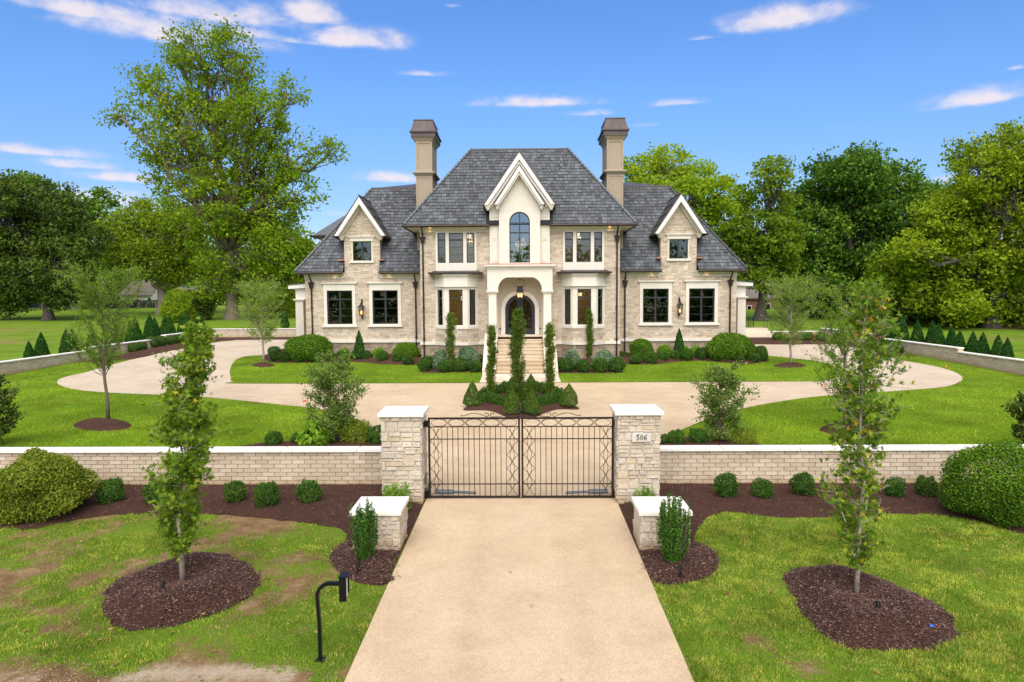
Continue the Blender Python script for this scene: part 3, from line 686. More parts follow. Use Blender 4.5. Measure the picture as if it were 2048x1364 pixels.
mb.box(-5.6, 5.6, 49.7, 50, .5, 9.05); obj('side_wall', mb, 'limestone', house)

# ---- wings
for s in (-1, 1):
    wn = [(s*8.48-.8, 3.16, s*8.48+.8, 5.28), (s*11.35-.8, 3.16, s*11.35+.8, 5.28)]
    dw = (s*9.88-.58, 7.14, s*9.88+.58, 8.33)
    lo, hi = min(s*5.91, s*13.5), max(s*5.91, s*13.5)
    mb = MB()
    for x0, y0, x1, y1 in cells(lo, .6, hi, 6.4, wn): mb.box(x0, x1, 42.9, 43.1, y0, y1)
    for x0, y0, x1, y1 in cells(s*9.88-1.12, 6.4, s*9.88+1.12, 8.7, [dw]): mb.box(x0, x1, 42.9, 43.05, y0, y1)
    mb.prism([(s*9.88-1.12, 42.9, 8.7), (s*9.88+1.12, 42.9, 8.7), (s*9.88+1.12, 42.9, 8.9), (s*9.88, 42.9, 10.65), (s*9.88-1.12, 42.9, 8.9)], (0, .15, 0))
    wall = obj('wing_front_wall', mb, 'mortar', house)
    trims = [(c-1.0, 2.98, c+1.0, 5.6) for c in (s*8.48, s*11.35)]
    rc = ashlar(lo-.02, 2.15, hi+.02, 6.08, 20+s)
    pc = lay(FWG, rc, None, trims, seed=8+s)
    c = s*9.88
    rc = ashlar(c-1.13, 6.08, c+1.13, 10.7, 30+s)
    reg = [[(c-1.13, 6.0), (c+1.13, 6.0), (c+1.13, 8.9), (c, 10.68), (c-1.13, 8.9)]]
    pc += lay(FWG, rc, reg, [(c-.66, 7.0, c+.66, 8.4)], seed=9+s)
    set_pieces(pc, 'stone', 'limestone', wall, 75, rest='stones')
    r2 = ashlar(lo-.02, .7, hi+.02, 2.0, 40+s, hb=(.19, .2), L=(.3, .45), split=0)
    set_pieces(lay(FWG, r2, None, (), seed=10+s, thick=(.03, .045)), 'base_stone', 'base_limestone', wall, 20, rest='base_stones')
    mb = MB(); mb.box(lo-.06, hi+.06, 42.77, 42.9, 2.0, 2.17); obj('water_table', mb, 'precast', house)
    mb = MB(); mb.box(min(s*13.5, s*13.25), max(s*13.5, s*13.25), 43.1, 53, .6, 6.4); mb.box(lo, hi, 52.8, 53, .6, 6.4); obj('side_wall', mb, 'limestone', house)
    # ground floor windows with their cast stone surrounds
    for c in (s*8.48, s*11.35):
        w = window(FWG, c, 3.16, 5.28, .8, (.5,), (.24, .47, .74), mat='tinted_glass', thickh=(.74,), thickv=(.5,), fw=.075)
        mb = MB(); f = FWG
        for x0, y0, x1, y1 in cells(c-1.0, 3.10, c+1.0, 5.66, [(c-.8, 3.16, c+.8, 5.28)]): mb.box(x0, x1, 42.83, 42.98, y0, y1)
        obj('surround', mb, 'precast', w)
        mb = MB(); mb.box(c-1.06, c+1.06, 42.78, 42.9, 5.66, 5.71); mb.box(c-1.12, c+1.12, 42.72, 42.9, 5.71, 5.79); obj('cornice', mb, 'precast', w)
        mb = MB(); mb.box(c-1.10, c+1.10, 42.74, 42.9, 2.98, 3.10); obj('sill', mb, 'precast', w)
    c = s*9.88
    w = window(FWG, c, 7.14, 8.33, .58, (.5,), (.33, .66), thickv=(.5,))
    mb = MB(); mb.box(c-.74, c+.74, 42.84, 42.9, 8.36, 8.56); mb.box(c-.82, c+.82, 42.78, 42.9, 8.56, 8.62); mb.box(c-.86, c+.86, 42.74, 42.9, 8.62, 8.67); obj('lintel', mb, 'precast', w)
    mb = MB(); mb.box(c-.76, c+.76, 42.78, 42.9, 7.0, 7.13); obj('sill', mb, 'precast', w)
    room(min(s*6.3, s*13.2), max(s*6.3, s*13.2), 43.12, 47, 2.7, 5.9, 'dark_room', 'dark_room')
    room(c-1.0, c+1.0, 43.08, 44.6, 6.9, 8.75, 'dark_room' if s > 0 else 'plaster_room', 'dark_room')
    # dormer: cheeks, gable boards, metal roof
    mb = MB()
    for q in (-1, 1): mb.box(min(c+q*1.12, c+q*1.02), max(c+q*1.12, c+q*1.02), 43.05, 44.4, 6.5, 8.8)
    obj('dormer_cheek', mb, 'limestone', house)
    mb = MB()
    for q in (-1, 1): mb.box(min(c+q*1.10, c+q*1.42), max(c+q*1.10, c+q*1.42), 42.52, 42.99, 7.13, 7.20)
    obj('flashing', mb, 'copper', house)
    za, zt, hwd = 10.97, 8.64, 1.56; sl = (za-zt)/hwd
    dm = MB()
    for q in (-1, 1):
        A, B = Vector((c, 42.32, za+.06)), Vector((c+q*(hwd+.05), 42.32, zt+.0))
        Cc, D = Vector((c+q*(hwd+.05), 43.98, zt+.0)), Vector((c, 45.7, za+.06))
        n = Vector((q*sl, 0, 1)).normalized()
        pts = [A, B, Cc, D] if q < 0 else [A, D, Cc, B]
        dm.prism(pts, n*.05)
        for k in range(1, 4):      # standing seams
            t = k/4; a = A.lerp(B, t); d = D.lerp(Cc, t); dm.prism([p for p in ([a, a+Vector((0, 0, .0))+(B-A).normalized()*.025, d+(B-A).normalized()*.025, d] if q < 0 else [a, d, d+(B-A).normalized()*.025, a+(B-A).normalized()*.025])], n*.085)
    dm.tube([(c, 42.3, za+.14), (c, 45.7, za+.14)], .05, 6)
    dr = obj('dormer_roof', dm, 'roof_metal', house)
    def rake(mb, c, za, hw, zt, tv, y0, y1):
        sl = (za-zt)/hw
        for q in (-1, 1):
            pts = [(c, y0, za), (c+q*hw, y0, zt), (c+q*(hw-tv/sl*.8), y0, zt-.0), (c, y0, za-tv)]
            if q > 0: pts = pts[::-1]
            mb.prism(pts, (0, y1-y0, 0))
    mb = MB(); rake(mb, c, za+.04, hwd+.02, zt-.0, .42, 42.33, 42.42); obj('bargeboard', mb, 'white_paint', dr)
    mb = MB(); rake(mb, c, za-.36, hwd-.24, zt+.0, .26, 42.72, 42.9); rake(mb, c, za-.30, hwd-.20, zt, .12, 42.42, 42.72)
    for q in (-1, 1): mb.frust(8.40, (.06, .10), 8.66, (.2, .22), c+q*1.2, 42.75)
    obj('rake_soffit', mb, 'soffit', dr)
    mb = MB()
    for q in (-1, 1): mb.tube([(c+q*1.62, 42.30, 8.60), (c+q*1.62, 43.9, 8.60)], .06, 6)
    obj('dormer_gutter', mb, 'bronze_metal', dr)
    # eaves
    for a, b in ((s*13.94, s*11.03), (s*8.73, s*5.95)):
        a, b = min(a, b), max(a, b); aw = max(a, -13.5) if s < 0 else a; bw = min(b, 13.5)
        mb = MB(); mb.box(aw-.04*(aw == -13.5), bw+.04*(bw == 13.5), 42.84, 42.9, 6.05, 6.36); mb.box(aw-.08*(aw == -13.5), bw+.08*(bw == 13.5), 42.80, 42.84, 6.28, 6.36); mb.box(a, b, 42.42, 42.9, 6.34, 6.38)
        mb.box(aw, bw, 42.82, 42.9, 6.04, 6.08)
        obj('frieze', mb, 'precast', house)
        mb = MB(); mb.tube([(a-.02, 42.35, 6.36), (b+.02, 42.35, 6.36)], .075, 8); mb.box(a, b, 42.34, 42.41, 6.38, 6.46); obj('gutter', mb, 'bronze_metal', house)

# ---- main eaves
for s in (-1, 1):
    a, b = min(s*6.74, s*1.78), max(s*6.74, s*1.78); aw, bw = max(a, -5.95), min(b, 5.95)
    mb = MB(); mb.box(aw, bw, 40.64, 40.7, 8.66, 8.98); mb.box(aw-.03, bw+.03, 40.58, 40.7, 8.84, 8.96); mb.box(a, b, 40.12, 40.7, 8.95, 8.99); mb.box(aw, bw, 40.62, 40.7, 8.66, 8.71)
    mb.box(min(s*5.95, s*6.74), max(s*5.95, s*6.74), 40.7, 50, 8.95, 8.99)
    obj('frieze', mb, 'precast', house)
    mb = MB(); mb.tube([(a-.03*(s < 0), 40.04, 8.98), (b+.03*(s > 0), 40.04, 8.98)], .085, 8); mb.box(a, b, 40.03, 40.11, 8.99, 9.07); mb.tube([(s*6.80, 40.0, 8.98), (s*6.80, 50, 8.98)], .08, 8); obj('gutter', mb, 'bronze_metal', house)

# ---- roofs
def slates(face, regions, umin, umax, vmax, parent, nmax, seed, expo=.255):
    r = random.Random(seed); out = []; v = 0.; k = 0
    while v < vmax:
        u = umin-r.uniform(0, .4)
        while u < umax:
            w = r.choice((.17, .21, .24, .27, .31))*r.uniform(.92, 1.08); j = r.uniform(-.018, .018)
            q = [(u+.008, v+j), (u+w-.008, v+j), (u+w-.008, v+expo-.012), (u+.008, v+expo-.012)]; t = r.uniform(.024, .050)
            for g in regions:
                p = clip_convex(q, g)
                if len(p) < 3 or area(p) < .004: continue
                mb = MB(); n = len(p)
                lift = [t*(1-.8*(c[1]-v-j)/(expo+.02)) for c in p]
                mb.v = [tuple(face.p(*c)) for c in p]+[tuple(face.p(c[0], c[1], l+.006)) for c, l in zip(p, lift)]
                mb.f = [tuple(range(n, 2*n))]+[(i, (i+1) % n, n+(i+1) % n, n+i) for i in range(n)]; mb.t = [0.]*len(mb.f)
                out.append((area(p), mb))
            u += w
        v += expo; k += 1
    set_pieces(out, 'slate', 'slate', parent, nmax, seed, rest='slates')
def slope_face(y0, z0, y1, z1):
    d = math.hypot(y1-y0, z1-z0); return Face((0, y0, z0), (1, 0, 0), (0, (y1-y0)/d, (z1-z0)/d)), d
fm, dm_ = slope_face(40.1, 9.05, 44.0, 14.12)
mb = MB()
mb.prism([fm.p(-6.74, 0, -.06), fm.p(6.74, 0, -.06), fm.p(3.04, dm_, -.06), fm.p(-3.04, dm_, -.06)], fm.N*.06)
mb.poly([(-6.74, 40.1, 9.05), (-3.04, 44, 14.12), (-3.04, 47, 14.12), (-6.74, 51, 9.05)]); mb.poly([(6.74, 40.1, 9.05), (6.74, 51, 9.05), (3.04, 47, 14.12), (3.04, 44, 14.12)])
mb.poly([(-3.04, 44, 14.12), (3.04, 44, 14.12), (3.04, 47, 14.12), (-3.04, 47, 14.12)]); mb.poly([(-6.74, 51, 9.05), (-3.04, 47, 14.12), (3.04, 47, 14.12), (6.74, 51, 9.05)])
roof = obj('main_roof', mb, 'underlay', house)
def tower_v(x): return 0
regs = [[(-6.74, 0), (-1.95, 0), (-1.95, 5.12), (-3.04, dm_)], [(1.95, 0), (6.74, 0), (3.04, dm_), (1.95, 5.12)]]
regs = [[(-6.74, 0), (-1.95, 0), (-1.95, dm_), (-3.04, dm_)], [(1.95, 0), (6.74, 0), (3.04, dm_), (1.95, dm_)], [(-1.95, 1.1), (1.95, 1.1), (1.95, dm_), (-1.95, dm_)]]
slates(fm, regs, -6.8, 6.8, dm_, roof, 150, 2)
mb = MB()
for s in (-1, 1):
    a = Vector((s*6.76, 40.08, 9.08)); b = Vector((s*3.05, 44.0, 14.18)); n = 24
    for k in range(n):
        p, q = a.lerp(b, k/n), a.lerp(b, (k+1.15)/n); off = Vector((0, -.02, .03))
        mb.tube([p+off, q+off*.3], [.085, .06], 4)
mb.tube([(-3.05, 44, 14.15), (3.05, 44, 14.15)], .07, 6)
obj('hip_cap', mb, 'slate', roof)
for s in (-1, 1):
    fw, dw_ = slope_face(42.4, 6.44, 46.3, 12.06)
    def m(reg): return reg if s < 0 else [(-a, b) for a, b in reversed(reg)]
    vB = dw_*1.55/3.9; hv = dw_*(13.94-11.0)/(13.94-9.93)
    regs = [m([(-13.94, 0), (-11.0, 0), (-11.0, hv)]), m([(-11.0, vB), (-8.76, vB), (-8.76, dw_), (-9.93, dw_), (-11.0, hv)]), m([(-8.76, 0), (-5.93, 0), (-5.93, dw_), (-8.76, dw_)])]
    mb = MB()
    for g in regs: mb.prism([fw.p(a, b, -.06) for a, b in g], fw.N*.06)
    e = s*13.94; t = s*9.93
    q = [(e, 42.4, 6.44), (t, 46.3, 12.06), (t, 49, 12.06), (e, 53, 6.44)]; mb.poly(q if s < 0 else q[::-1])
    q = [(e, 53, 6.44), (t, 49, 12.06), (s*5.9, 49, 12.06), (s*5.9, 53, 6.44)]; mb.poly(q)
    wr = obj('wing_roof', mb, 'underlay', house)
    slates(fw, regs, min(s*14.2, s*5.9), max(s*14.2, s*5.9), dw_, wr, 75, 5+s)
    mb = MB(); a = Vector((s*13.96, 42.38, 6.48)); b = Vector((s*9.94, 46.3, 12.1)); n = 26
    for k in range(n):
        p, r = a.lerp(b, k/n), a.lerp(b, (k+1.15)/n); off = Vector((0, -.02, .03)); mb.tube([p+off, r+off*.3], [.08, .06], 4)
    obj('hip_cap', mb, 'slate', wr)
    mb = MB(); lo, hi = min(s*9.95, s*5.8), max(s*9.95, s*5.8)
    mb.box(lo, hi, 46.24, 46.4, 12.02, 12.18)
    mb.prism([(s*9.9, 46.3, 12.1), (s*5.0, 46.3, 12.1), (s*5.0, 52, 13.3), (s*7.6, 52, 13.3)] if s > 0 else [(-9.9, 46.3, 12.1), (-5.0, 46.3, 12.1), (-5.0, 52, 13.3), (-7.6, 52, 13.3)], (0, 0, .04))
    obj('roof_deck', mb, 'roof_metal', wr)
# rear roof glimpsed beyond the left hip
mb = MB(); a = at(641, 477, 50); b = at(684, 434, 50.1)
mb.v = [(a.x, 48, a.z), (-8, 48, a.z), (-8, 54, a.z), (a.x, 54, a.z), (b.x, 50.6, b.z+.1), (-8, 50.6, b.z+.1), (-8, 51.4, b.z+.1), (b.x, 51.4, b.z+.1)]
mb.f = [(0, 1, 5, 4), (3, 0, 4, 7), (2, 3, 7, 6), (4, 5, 6, 7), (0, 3, 2, 1)]; mb.t = [0.]*5
rr = obj('rear_roof', mb, 'slate', house)
mb = MB(); mb.tube([(a.x-.04, 47.95, a.z), (-8, 47.95, a.z)], .08, 6); mb.tube([(a.x-.04, 47.95, a.z), (a.x-.04, 54, a.z)], .08, 6); obj('gutter', mb, 'bronze_metal', rr)
mb = MB(); mb.box(a.x+.5, -8, 48.6, 53, 3, a.z-.02); obj('rear_wall', mb, 'limestone', house)

# ---- chimneys
for s in (-1, 1):
    c, cy = s*5.98, 44.5
    mb = MB(); mb.frust(7.5, (.505, 1.18), 12.45, (.505, 1.18), c, cy); mb.frust(12.68, (.49, 1.17), 14.56, (.49, 1.17), c, cy)
    ch = obj('chimney', mb, 'chimney_stucco', house)
    for z0, z1 in ((8.8, 12.3), (12.82, 14.42)):       # raised panel borders
        mb = MB(); x0, x1, y = c-.505, c+.505, 43.32
        for p in ((x0, x0+.11, z0-.11, z1+.11), (x1-.11, x1, z0-.11, z1+.11), (x0+.11, x1-.11, z0-.11, z0), (x0+.11, x1-.11, z1, z1+.11)): mb.box(p[0], p[1], y-.025, y+.02, p[2], p[3])
        xs = c+.505*(-s)          # inner side
        for p in ((43.3, 43.42), (45.56, 45.68)): mb.box(xs-.025, xs+.02, p[0], p[1], z0-.11, z1+.11)
        mb.box(xs-.025, xs+.02, 43.42, 45.56, z1, z1+.11); mb.box(xs-.025, xs+.02, 43.42, 45.56, z0-.11, z0)
        obj('panel_border', mb, 'chimney_stucco', ch)
    mb = MB(); mb.frust(12.42, (.53, 1.21), 12.58, (.68, 1.36), c, cy); mb.frust(12.58, (.70, 1.38), 12.66, (.70, 1.38), c, cy); mb.frust(12.66, (.66, 1.34), 12.72, (.5, 1.2), c, cy)
    mb.frust(14.52, (.52, 1.2), 14.78, (.70, 1.38), c, cy)
    obj('molding', mb, 'chimney_stucco', ch)
    mb = MB(); mb.frust(14.78, (.75, 1.43), 15.06, (.75, 1.43), c, cy); mb.frust(15.06, (.83, 1.51), 15.14, (.83, 1.51), c, cy)
    mb.frust(15.14, (.80, 1.48), 15.36, (.70, 1.36), c, cy); mb.frust(15.36, (.70, 1.36), 15.82, (.585, 1.22), c, cy); mb.frust(15.82, (.61, 1.25), 15.88, (.61, 1.25), c, cy)
    for k in (-1, 1): mb.tube([(c+k*.26, cy-1.48, 15.14), (c+k*.235, cy-1.37, 15.36), (c+k*.2, cy-1.23, 15.82)], .018, 4)
    obj('metal_cap', mb, 'crown_metal', ch)

# ---- central tower with nested gables
def arch_half(s, hw, z0, zs, zt, n=10):
    "points of one half of an arched opening from bottom to crown"
    return [(0, z0), (s*hw, z0)]+[(s*hw*math.cos(t), zs+(zt-zs)*math.sin(t)) for t in np.linspace(0, math.pi/2, n)]
mb = MB()
for s in (-1, 1):
    for w, ya, yb, za, zb in ((1.19, 40.0, 40.3, 10.1, 12.1), (1.76, 40.3, 40.7, 10.1, 12.85)):
        o = [(0, za and zb), (s*w, za), (s*w, 6.55), (0, 6.55)]
        hole = arch_half(s, .60, 6.82, 9.17, 9.76)
        pts = hole + o; pts = [(x, ya, z) for x, z in pts]
        if s > 0: pts = pts[::-1]
        mb.prism(pts, (0, yb-ya, 0))
    mb.box(min(s*1.76, s*1.66), max(s*1.76, s*1.66), 40.7, 41.6, 8.9, 10.3)
tower = obj('tower', mb, 'stucco', house)
mb = MB()
for s in (-1, 1):       # pilaster panels
    for z0, z1 in ((6.9, 8.15), (8.25, 9.5)):
        x0, x1 = s*1.30, s*1.62; x0, x1 = min(x0, x1), max(x0, x1)
        for q in ((x0, x0+.02, z0, z1), (x1-.02, x1, z0, z1), (x0+.02, x1-.02, z0, z0+.02), (x0+.02, x1-.02, z1-.02, z1)): mb.box(q[0], q[1], 40.27, 40.3, q[2], q[3])
obj('pilaster_panel', mb, 'stucco', tower)
mb = MB()
for s in (-1, 1):
    for za, zt, hw, y0, yb in ((13.14, 10.16, 2.05, 39.82, 43.3), (12.34, 10.13, 1.45, 39.45, 40.3)):
        A, B = Vector((0, y0, za)), Vector((s*hw, y0, zt)); yb2 = 41.05 if yb > 41 else yb
        C2, D = Vector((s*hw, yb2, zt)), Vector((0, yb, za)); n = Vector((s*(za-zt), 0, hw)).normalized()
        mb.prism([A, B, C2, D] if s < 0 else [A, D, C2, B], n*.045)
mb.tube([(0, 39.8, 13.18), (0, 43.3, 13.18)], .05, 6)
tr = obj('tower_roof', mb, 'roof_metal', tower)
mb = MB(); rake(mb, 0, 13.12, 2.04, 10.15, .40, 39.84, 39.95); obj('bargeboard', mb, 'white_paint', tower)
mb = MB(); rake(mb, 0, 12.32, 1.44, 10.12, .34, 39.47, 39.57); obj('bargeboard', mb, 'white_paint', tower)
mb = MB(); rake(mb, 0, 12.74, 1.82, 10.12, .30, 39.95, 40.3); rake(mb, 0, 12.46, 1.68, 10.05, .16, 40.12, 40.3); rake(mb, 0, 12.0, 1.26, 10.1, .2, 39.57, 40.0); rake(mb, 0, 11.76, 1.14, 10.05, .1, 39.9, 40.0)
for s in (-1, 1):
    mb.frust(9.86, (.05, .12), 10.14, (.20, .22), s*1.84, 40.1); mb.frust(9.86, (.04, .1), 10.12, (.14, .2), s*1.27, 39.8)
obj('rake_soffit', mb, 'stucco', tower)
mb = MB()
for s in (-1, 1): mb.tube([(s*2.07, 39.8, 10.1), (s*2.07, 41.1, 10.1)], .06, 6)
obj('tower_gutter', mb, 'bronze_metal', tower)
# arched window
mb = MB(); y0, y1 = 40.12, 40.18
def ringpts(hw, z0, zs, zt, n=10): return [(-hw, z0)]+[(-hw*math.cos(t), zs+(zt-zs)*math.sin(t)) for t in np.linspace(0, math.pi, 2*n-1)]+[(hw, z0)]
def archring(mb, o, i, y0, y1):
    for k in range(len(o)-1):
        mb.prism([(o[k][0], y0, o[k][1]), (i[k][0], y0, i[k][1]), (i[k+1][0], y0, i[k+1][1]), (o[k+1][0], y0, o[k+1][1])], (0, y1-y0, 0))
O_ = ringpts(.60, 6.82, 9.17, 9.76); I_ = ringpts(.54, 6.88, 9.17, 9.70)
archring(mb, O_, I_, y0, y1); mb.box(-.54, .54, y0, y1, 6.82, 6.88); mb.box(-.03, .03, y0+.002, y1, 6.88, 9.70)
zz = [6.88, 7.42, 7.98, 8.55, 8.62, 9.14]
for z in (7.42, 7.98, 9.14): mb.box(-.54, .54, y0+.01, y1-.01, z-.012, z+.012)
mb.box(-.54, .54, y0+.004, y1-.004, 8.52, 8.60)
aw = obj('arched_window', mb, 'frame_metal', tower)
lv = [6.88, 7.408, 7.432, 7.968, 7.992, 8.52, 8.60, 9.128]
for s in (-1, 1):
    for k in range(0, 8, 2):
        g = MB(); a, b = min(s*.03, s*.54), max(s*.03, s*.54); g.box(a, b, 40.145, 40.155, lv[k], lv[k+1]); obj('pane', g, 'mirror_glass', aw)
    g = MB(); pts = [(s*.03, 9.152), (s*.54, 9.152)]+[(s*.54*math.cos(t), 9.17+.53*math.sin(t)) for t in np.linspace(.05, math.pi/2-.055, 9)]
    pts = [(x, 40.145, z) for x, z in pts]; g.prism(pts if s > 0 else pts[::-1], (0, .01, 0)); obj('pane', g, 'mirror_glass', aw)

# ---- upper triple windows
for s in (-1, 1):
    c = s*3.77; mb = MB(); hs_ = [(c+o-hw, 6.86, c+o+hw, 8.63) for o, hw in ((-.86, .235), (0, .42), (.86, .235))]
    for x0, y0, x1, y1 in cells(c-1.22, 6.35, c+1.22, 8.69, hs_): mb.box(x0, x1, 40.63, 40.95, y0, y1)
    sr = obj('window_surround', mb, 'precast', house)
    for (x0, y0, x1, y1) in hs_: window(FM, (x0+x1)/2, y0, y1, (x1-x0)/2, (), (.27, .52, .76), thickh=(.76,), n=0.0)
    room(c-1.75, c+1.75, 40.97, 44.2, 6.45, 8.95)

# ---- bay windows
for s in (-1, 1):
    c = s*3.77; a, b = .67, 1.28; yf, yw = 40.1, 40.7
    L = math.hypot(b-a, yw-yf)
    fc = Face((c-a, yf, 0), (1, 0, 0), (0, 0, 1)); fl = Face((c-b, yw, 0), (b-a, yf-yw, 0), (0, 0, 1)); fr = Face((c+a, yf, 0), (b-a, yw-yf, 0), (0, 0, 1))
    def ringp(o): return [(c-b-o*.6, yw), (c-a-o*.45, yf-o), (c+a+o*.45, yf-o), (c+b+o*.6, yw)]
    def slab(mb, z0, z1, o): mb.prism([(x, y, z0) for x, y in ringp(o)], (0, 0, z1-z0))
    mb = MB(); slab(mb, .5, 2.96, -.02); bay = obj('bay_window', mb, 'mortar', house)
    for f, w, sd_, nn in ((fc, 2*a, 51, 45), (fl, L, 52, 12), (fr, L, 53, 12)):
        set_pieces(lay(f, ashlar(0, 2.17, w, 2.94, sd_+s), seed=sd_), 'stone', 'limestone', bay, nn, rest='stones')
        set_pieces(lay(f, ashlar(0, .6, w, 2.0, sd_+s+9, hb=(.19, .2), L=(.3, .45), split=0), seed=sd_, thick=(.03, .045)), 'base_stone', 'base_limestone', bay, 6, rest='base_stones')
    mb = MB(); slab(mb, 2.0, 2.17, .13); slab(mb, 2.96, 3.12, .07); slab(mb, 3.1, 3.16, .03); obj('bay_sill', mb, 'precast', bay)
    mb = MB(); slab(mb, 5.30, 5.48, .02); slab(mb, 5.40, 5.44, .10); slab(mb, 5.44, 5.49, .16); slab(mb, 5.48, 6.06, 0); slab(mb, 6.04, 6.10, .07); slab(mb, 6.10, 6.18, .14)
    obj('bay_cornice', mb, 'precast', bay)
    mb = MB()
    for f, w in ((fc, 2*a), (fl, L), (fr, L)):
        m_ = .14
        for q in ((m_, m_+.02, 5.58, 5.96), (w-m_-.02, w-m_, 5.58, 5.96), (m_, w-m_, 5.58, 5.60), (m_, w-m_, 5.94, 5.96)): fbox(mb, f, q[0], q[1], q[2], q[3], 0, .018)
    obj('frieze_panel', mb, 'precast', bay)
    mb = MB(); mb.box(c-1.60, c+1.60, 39.88, 40.7, 6.19, 6.27); mb.prism([(c-1.5, 39.9, 6.27), (c+1.5, 39.9, 6.27), (c+1.3, 40.7, 6.4), (c-1.3, 40.7, 6.4)], (0, 0, .01)); obj('bay_roof', mb, 'bronze_metal', bay)
    mb = MB()
    for f, w, hw in ((fc, 2*a, .40), (fl, L, .25), (fr, L, .25)):
        for x0, y0, x1, y1 in cells(0, 3.12, w, 5.32, [(w/2-hw, 3.18, w/2+hw, 5.27)]): fbox(mb, f, x0, x1, y0, y1, -.16, 0)
    obj('bay_mullion', mb, 'precast', bay)
    for f, w, hw in ((fc, 2*a, .40), (fl, L, .25), (fr, L, .25)):
        window(f, w/2, 3.18, 5.27, hw, (), (.25, .5, .76), thickh=(.76,), parent=bay, n=-.10, fw=.05)
    room(c-1.8, c+1.8, 40.99, 45, 2.7, 5.9)
room(-1.7, 1.7, 40.99, 46.5, 2.6, 10.2)

# ---- entrance porch
mb = MB()
def qarc(s): return [(s*(1.26-.60*(1-math.cos(t))), 5.2+.75*math.sin(t)) for t in np.linspace(0, math.pi/2, 9)]
for s in (-1, 1):
    pts = qarc(s)+[(0, 5.95), (0, 6.42), (s*1.86, 6.42), (s*1.86, 5.2)]; pts = [(x, 39.0, z) for x, z in pts]
    mb.prism(pts if s < 0 else pts[::-1], (0, .42, 0)) if s > 0 else mb.prism(pts, (0, .42, 0))
    mb.box(min(s*1.4, s*1.86), max(s*1.4, s*1.86), 39.42, 40.7, 5.6, 6.42)
mb.box(-1.4, 1.4, 39.42, 40.7, 5.97, 6.2)
porch = obj('porch', mb, 'stucco', house)
mb = MB(); mb.box(-1.90, 1.90, 38.95, 40.7, 6.42, 6.50); mb.box(-1.96, 1.96, 38.88, 40.7, 6.50, 6.57); mb.box(-2.03, 2.03, 38.80, 40.7, 6.57, 6.66)
obj('porch_cornice', mb, 'precast', porch)
mb = MB(); mb.prism([(-1.98, 38.85, 6.66), (1.98, 38.85, 6.66), (1.7, 40.2, 6.78), (-1.7, 40.2, 6.78)], (0, 0, .015)); obj('flashing', mb, 'copper', porch)
mb = MB()
for s in (-1, 1):
    x0, x1 = min(s*.98, s*1.74), max(s*.98, s*1.74)
    for q in ((s*.74, s*1.74, 6.30, 6.315), ): mb.box(min(q[0], q[1]), max(q[0], q[1]), 38.985, 39.0, q[2], q[3])
    mb.box(min(s*1.725, s*1.74), max(s*1.725, s*1.74), 38.985, 39.0, 5.35, 6.30)
obj('spandrel_panel', mb, 'stucco', porch)
for s in (-1, 1):
    cx = s*1.57
    mb = MB(); mb.frust(2.62, (.225, .21), 5.02, (.215, .2), cx, 39.22); col_ = obj('column', mb, 'precast', porch)
    mb = MB(); mb.frust(5.0, (.235, .22), 5.06, (.27, .25), cx, 39.22); mb.frust(5.06, (.30, .28), 5.13, (.33, .31), cx, 39.22); mb.frust(5.13, (.36, .33), 5.2, (.36, .33), cx, 39.22); obj('capital', mb, 'precast', col_)
    mb = MB(); mb.frust(2.6, (.28, .26), 2.78, (.28, .26), cx, 39.22); mb.frust(2.78, (.26, .24), 2.84, (.235, .215), cx, 39.22); obj('column_base', mb, 'precast', col_)
    mb = MB(); mb.box(min(s*1.34, s*1.8), max(s*1.34, s*1.8), 40.3, 40.62, 2.62, 5.6); obj('pilaster', mb, 'precast', porch)
mb = MB()
for s in (-1, 1):
    pts = arch_half(s, .885, 2.6, 4.09, 4.97, 12)+[(0, 5.97), (s*1.5, 5.97), (s*1.5, 2.6)]; pts = [(x, 40.62, z) for x, z in pts[1:]]
    mb.prism(pts if s < 0 else pts[::-1], (0, .3, 0))
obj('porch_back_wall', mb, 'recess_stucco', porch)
mb = MB(); archring(mb, ringpts(1.13, 2.6, 4.09, 5.21, 12), ringpts(.89, 2.6, 4.09, 4.975, 12), 40.54, 40.63); obj('door_surround', mb, 'precast', porch)
for s in (-1, 1):
    def leaf(hx0, hx1, z0, r): return [(s*hx0, z0), (s*hx1, z0)]+[(s*x, 4.09+math.sqrt(max(0, r*r-x*x))) for x in [r*math.cos(t) for t in np.linspace(0, math.acos(hx0/r), 9)]]
    o = leaf(.008, .875, 2.62, .875); i = leaf(.17, .685, 2.90, .685); mb = MB()
    for k in range(len(o)):
        k2 = (k+1) % len(o); q = [(o[k][0], 40.66, o[k][1]), (o[k2][0], 40.66, o[k2][1]), (i[k2][0], 40.66, i[k2][1]), (i[k][0], 40.66, i[k][1])]
        mb.prism(q if s > 0 else q[::-1], (0, .07, 0))
    d = obj('door', mb, 'door_metal', house)
    g = MB(); q = [(x, 40.69, z) for x, z in i]; g.prism(q if s > 0 else q[::-1], (0, .01, 0)); obj('door_pane', g, 'glass', d)
    g = MB()      # scrolled ironwork
    for z in (3.15, 3.55, 3.95):
        for q in (-1, 1): g.tube([(s*.43+q*(.05+.17*abs(math.sin(t)))*.9, 40.675, z+.16*math.cos(t)) for t in np.linspace(0, math.pi, 9)], .008, 4)
    g.box(min(s*.17, s*.685), max(s*.17, s*.685), 40.67, 40.68, 4.10, 4.12)
    obj('door_scroll', g, 'black_metal', d)
    g = MB(); g.tube([(s*.07, 40.60, 3.45), (s*.07, 40.58, 3.6), (s*.07, 40.60, 3.8)], .018, 6); g.box(min(s*.05, s*.09), max(s*.05, s*.09), 40.62, 40.66, 3.42, 3.84); obj('door_handle', g, 'black_metal', d)
mb = MB(); mb.box(-1.84, 1.84, 38.6, 40.62, 1.0, 2.60); obj('porch_floor', mb, 'paver_stone', porch)
mb = MB()
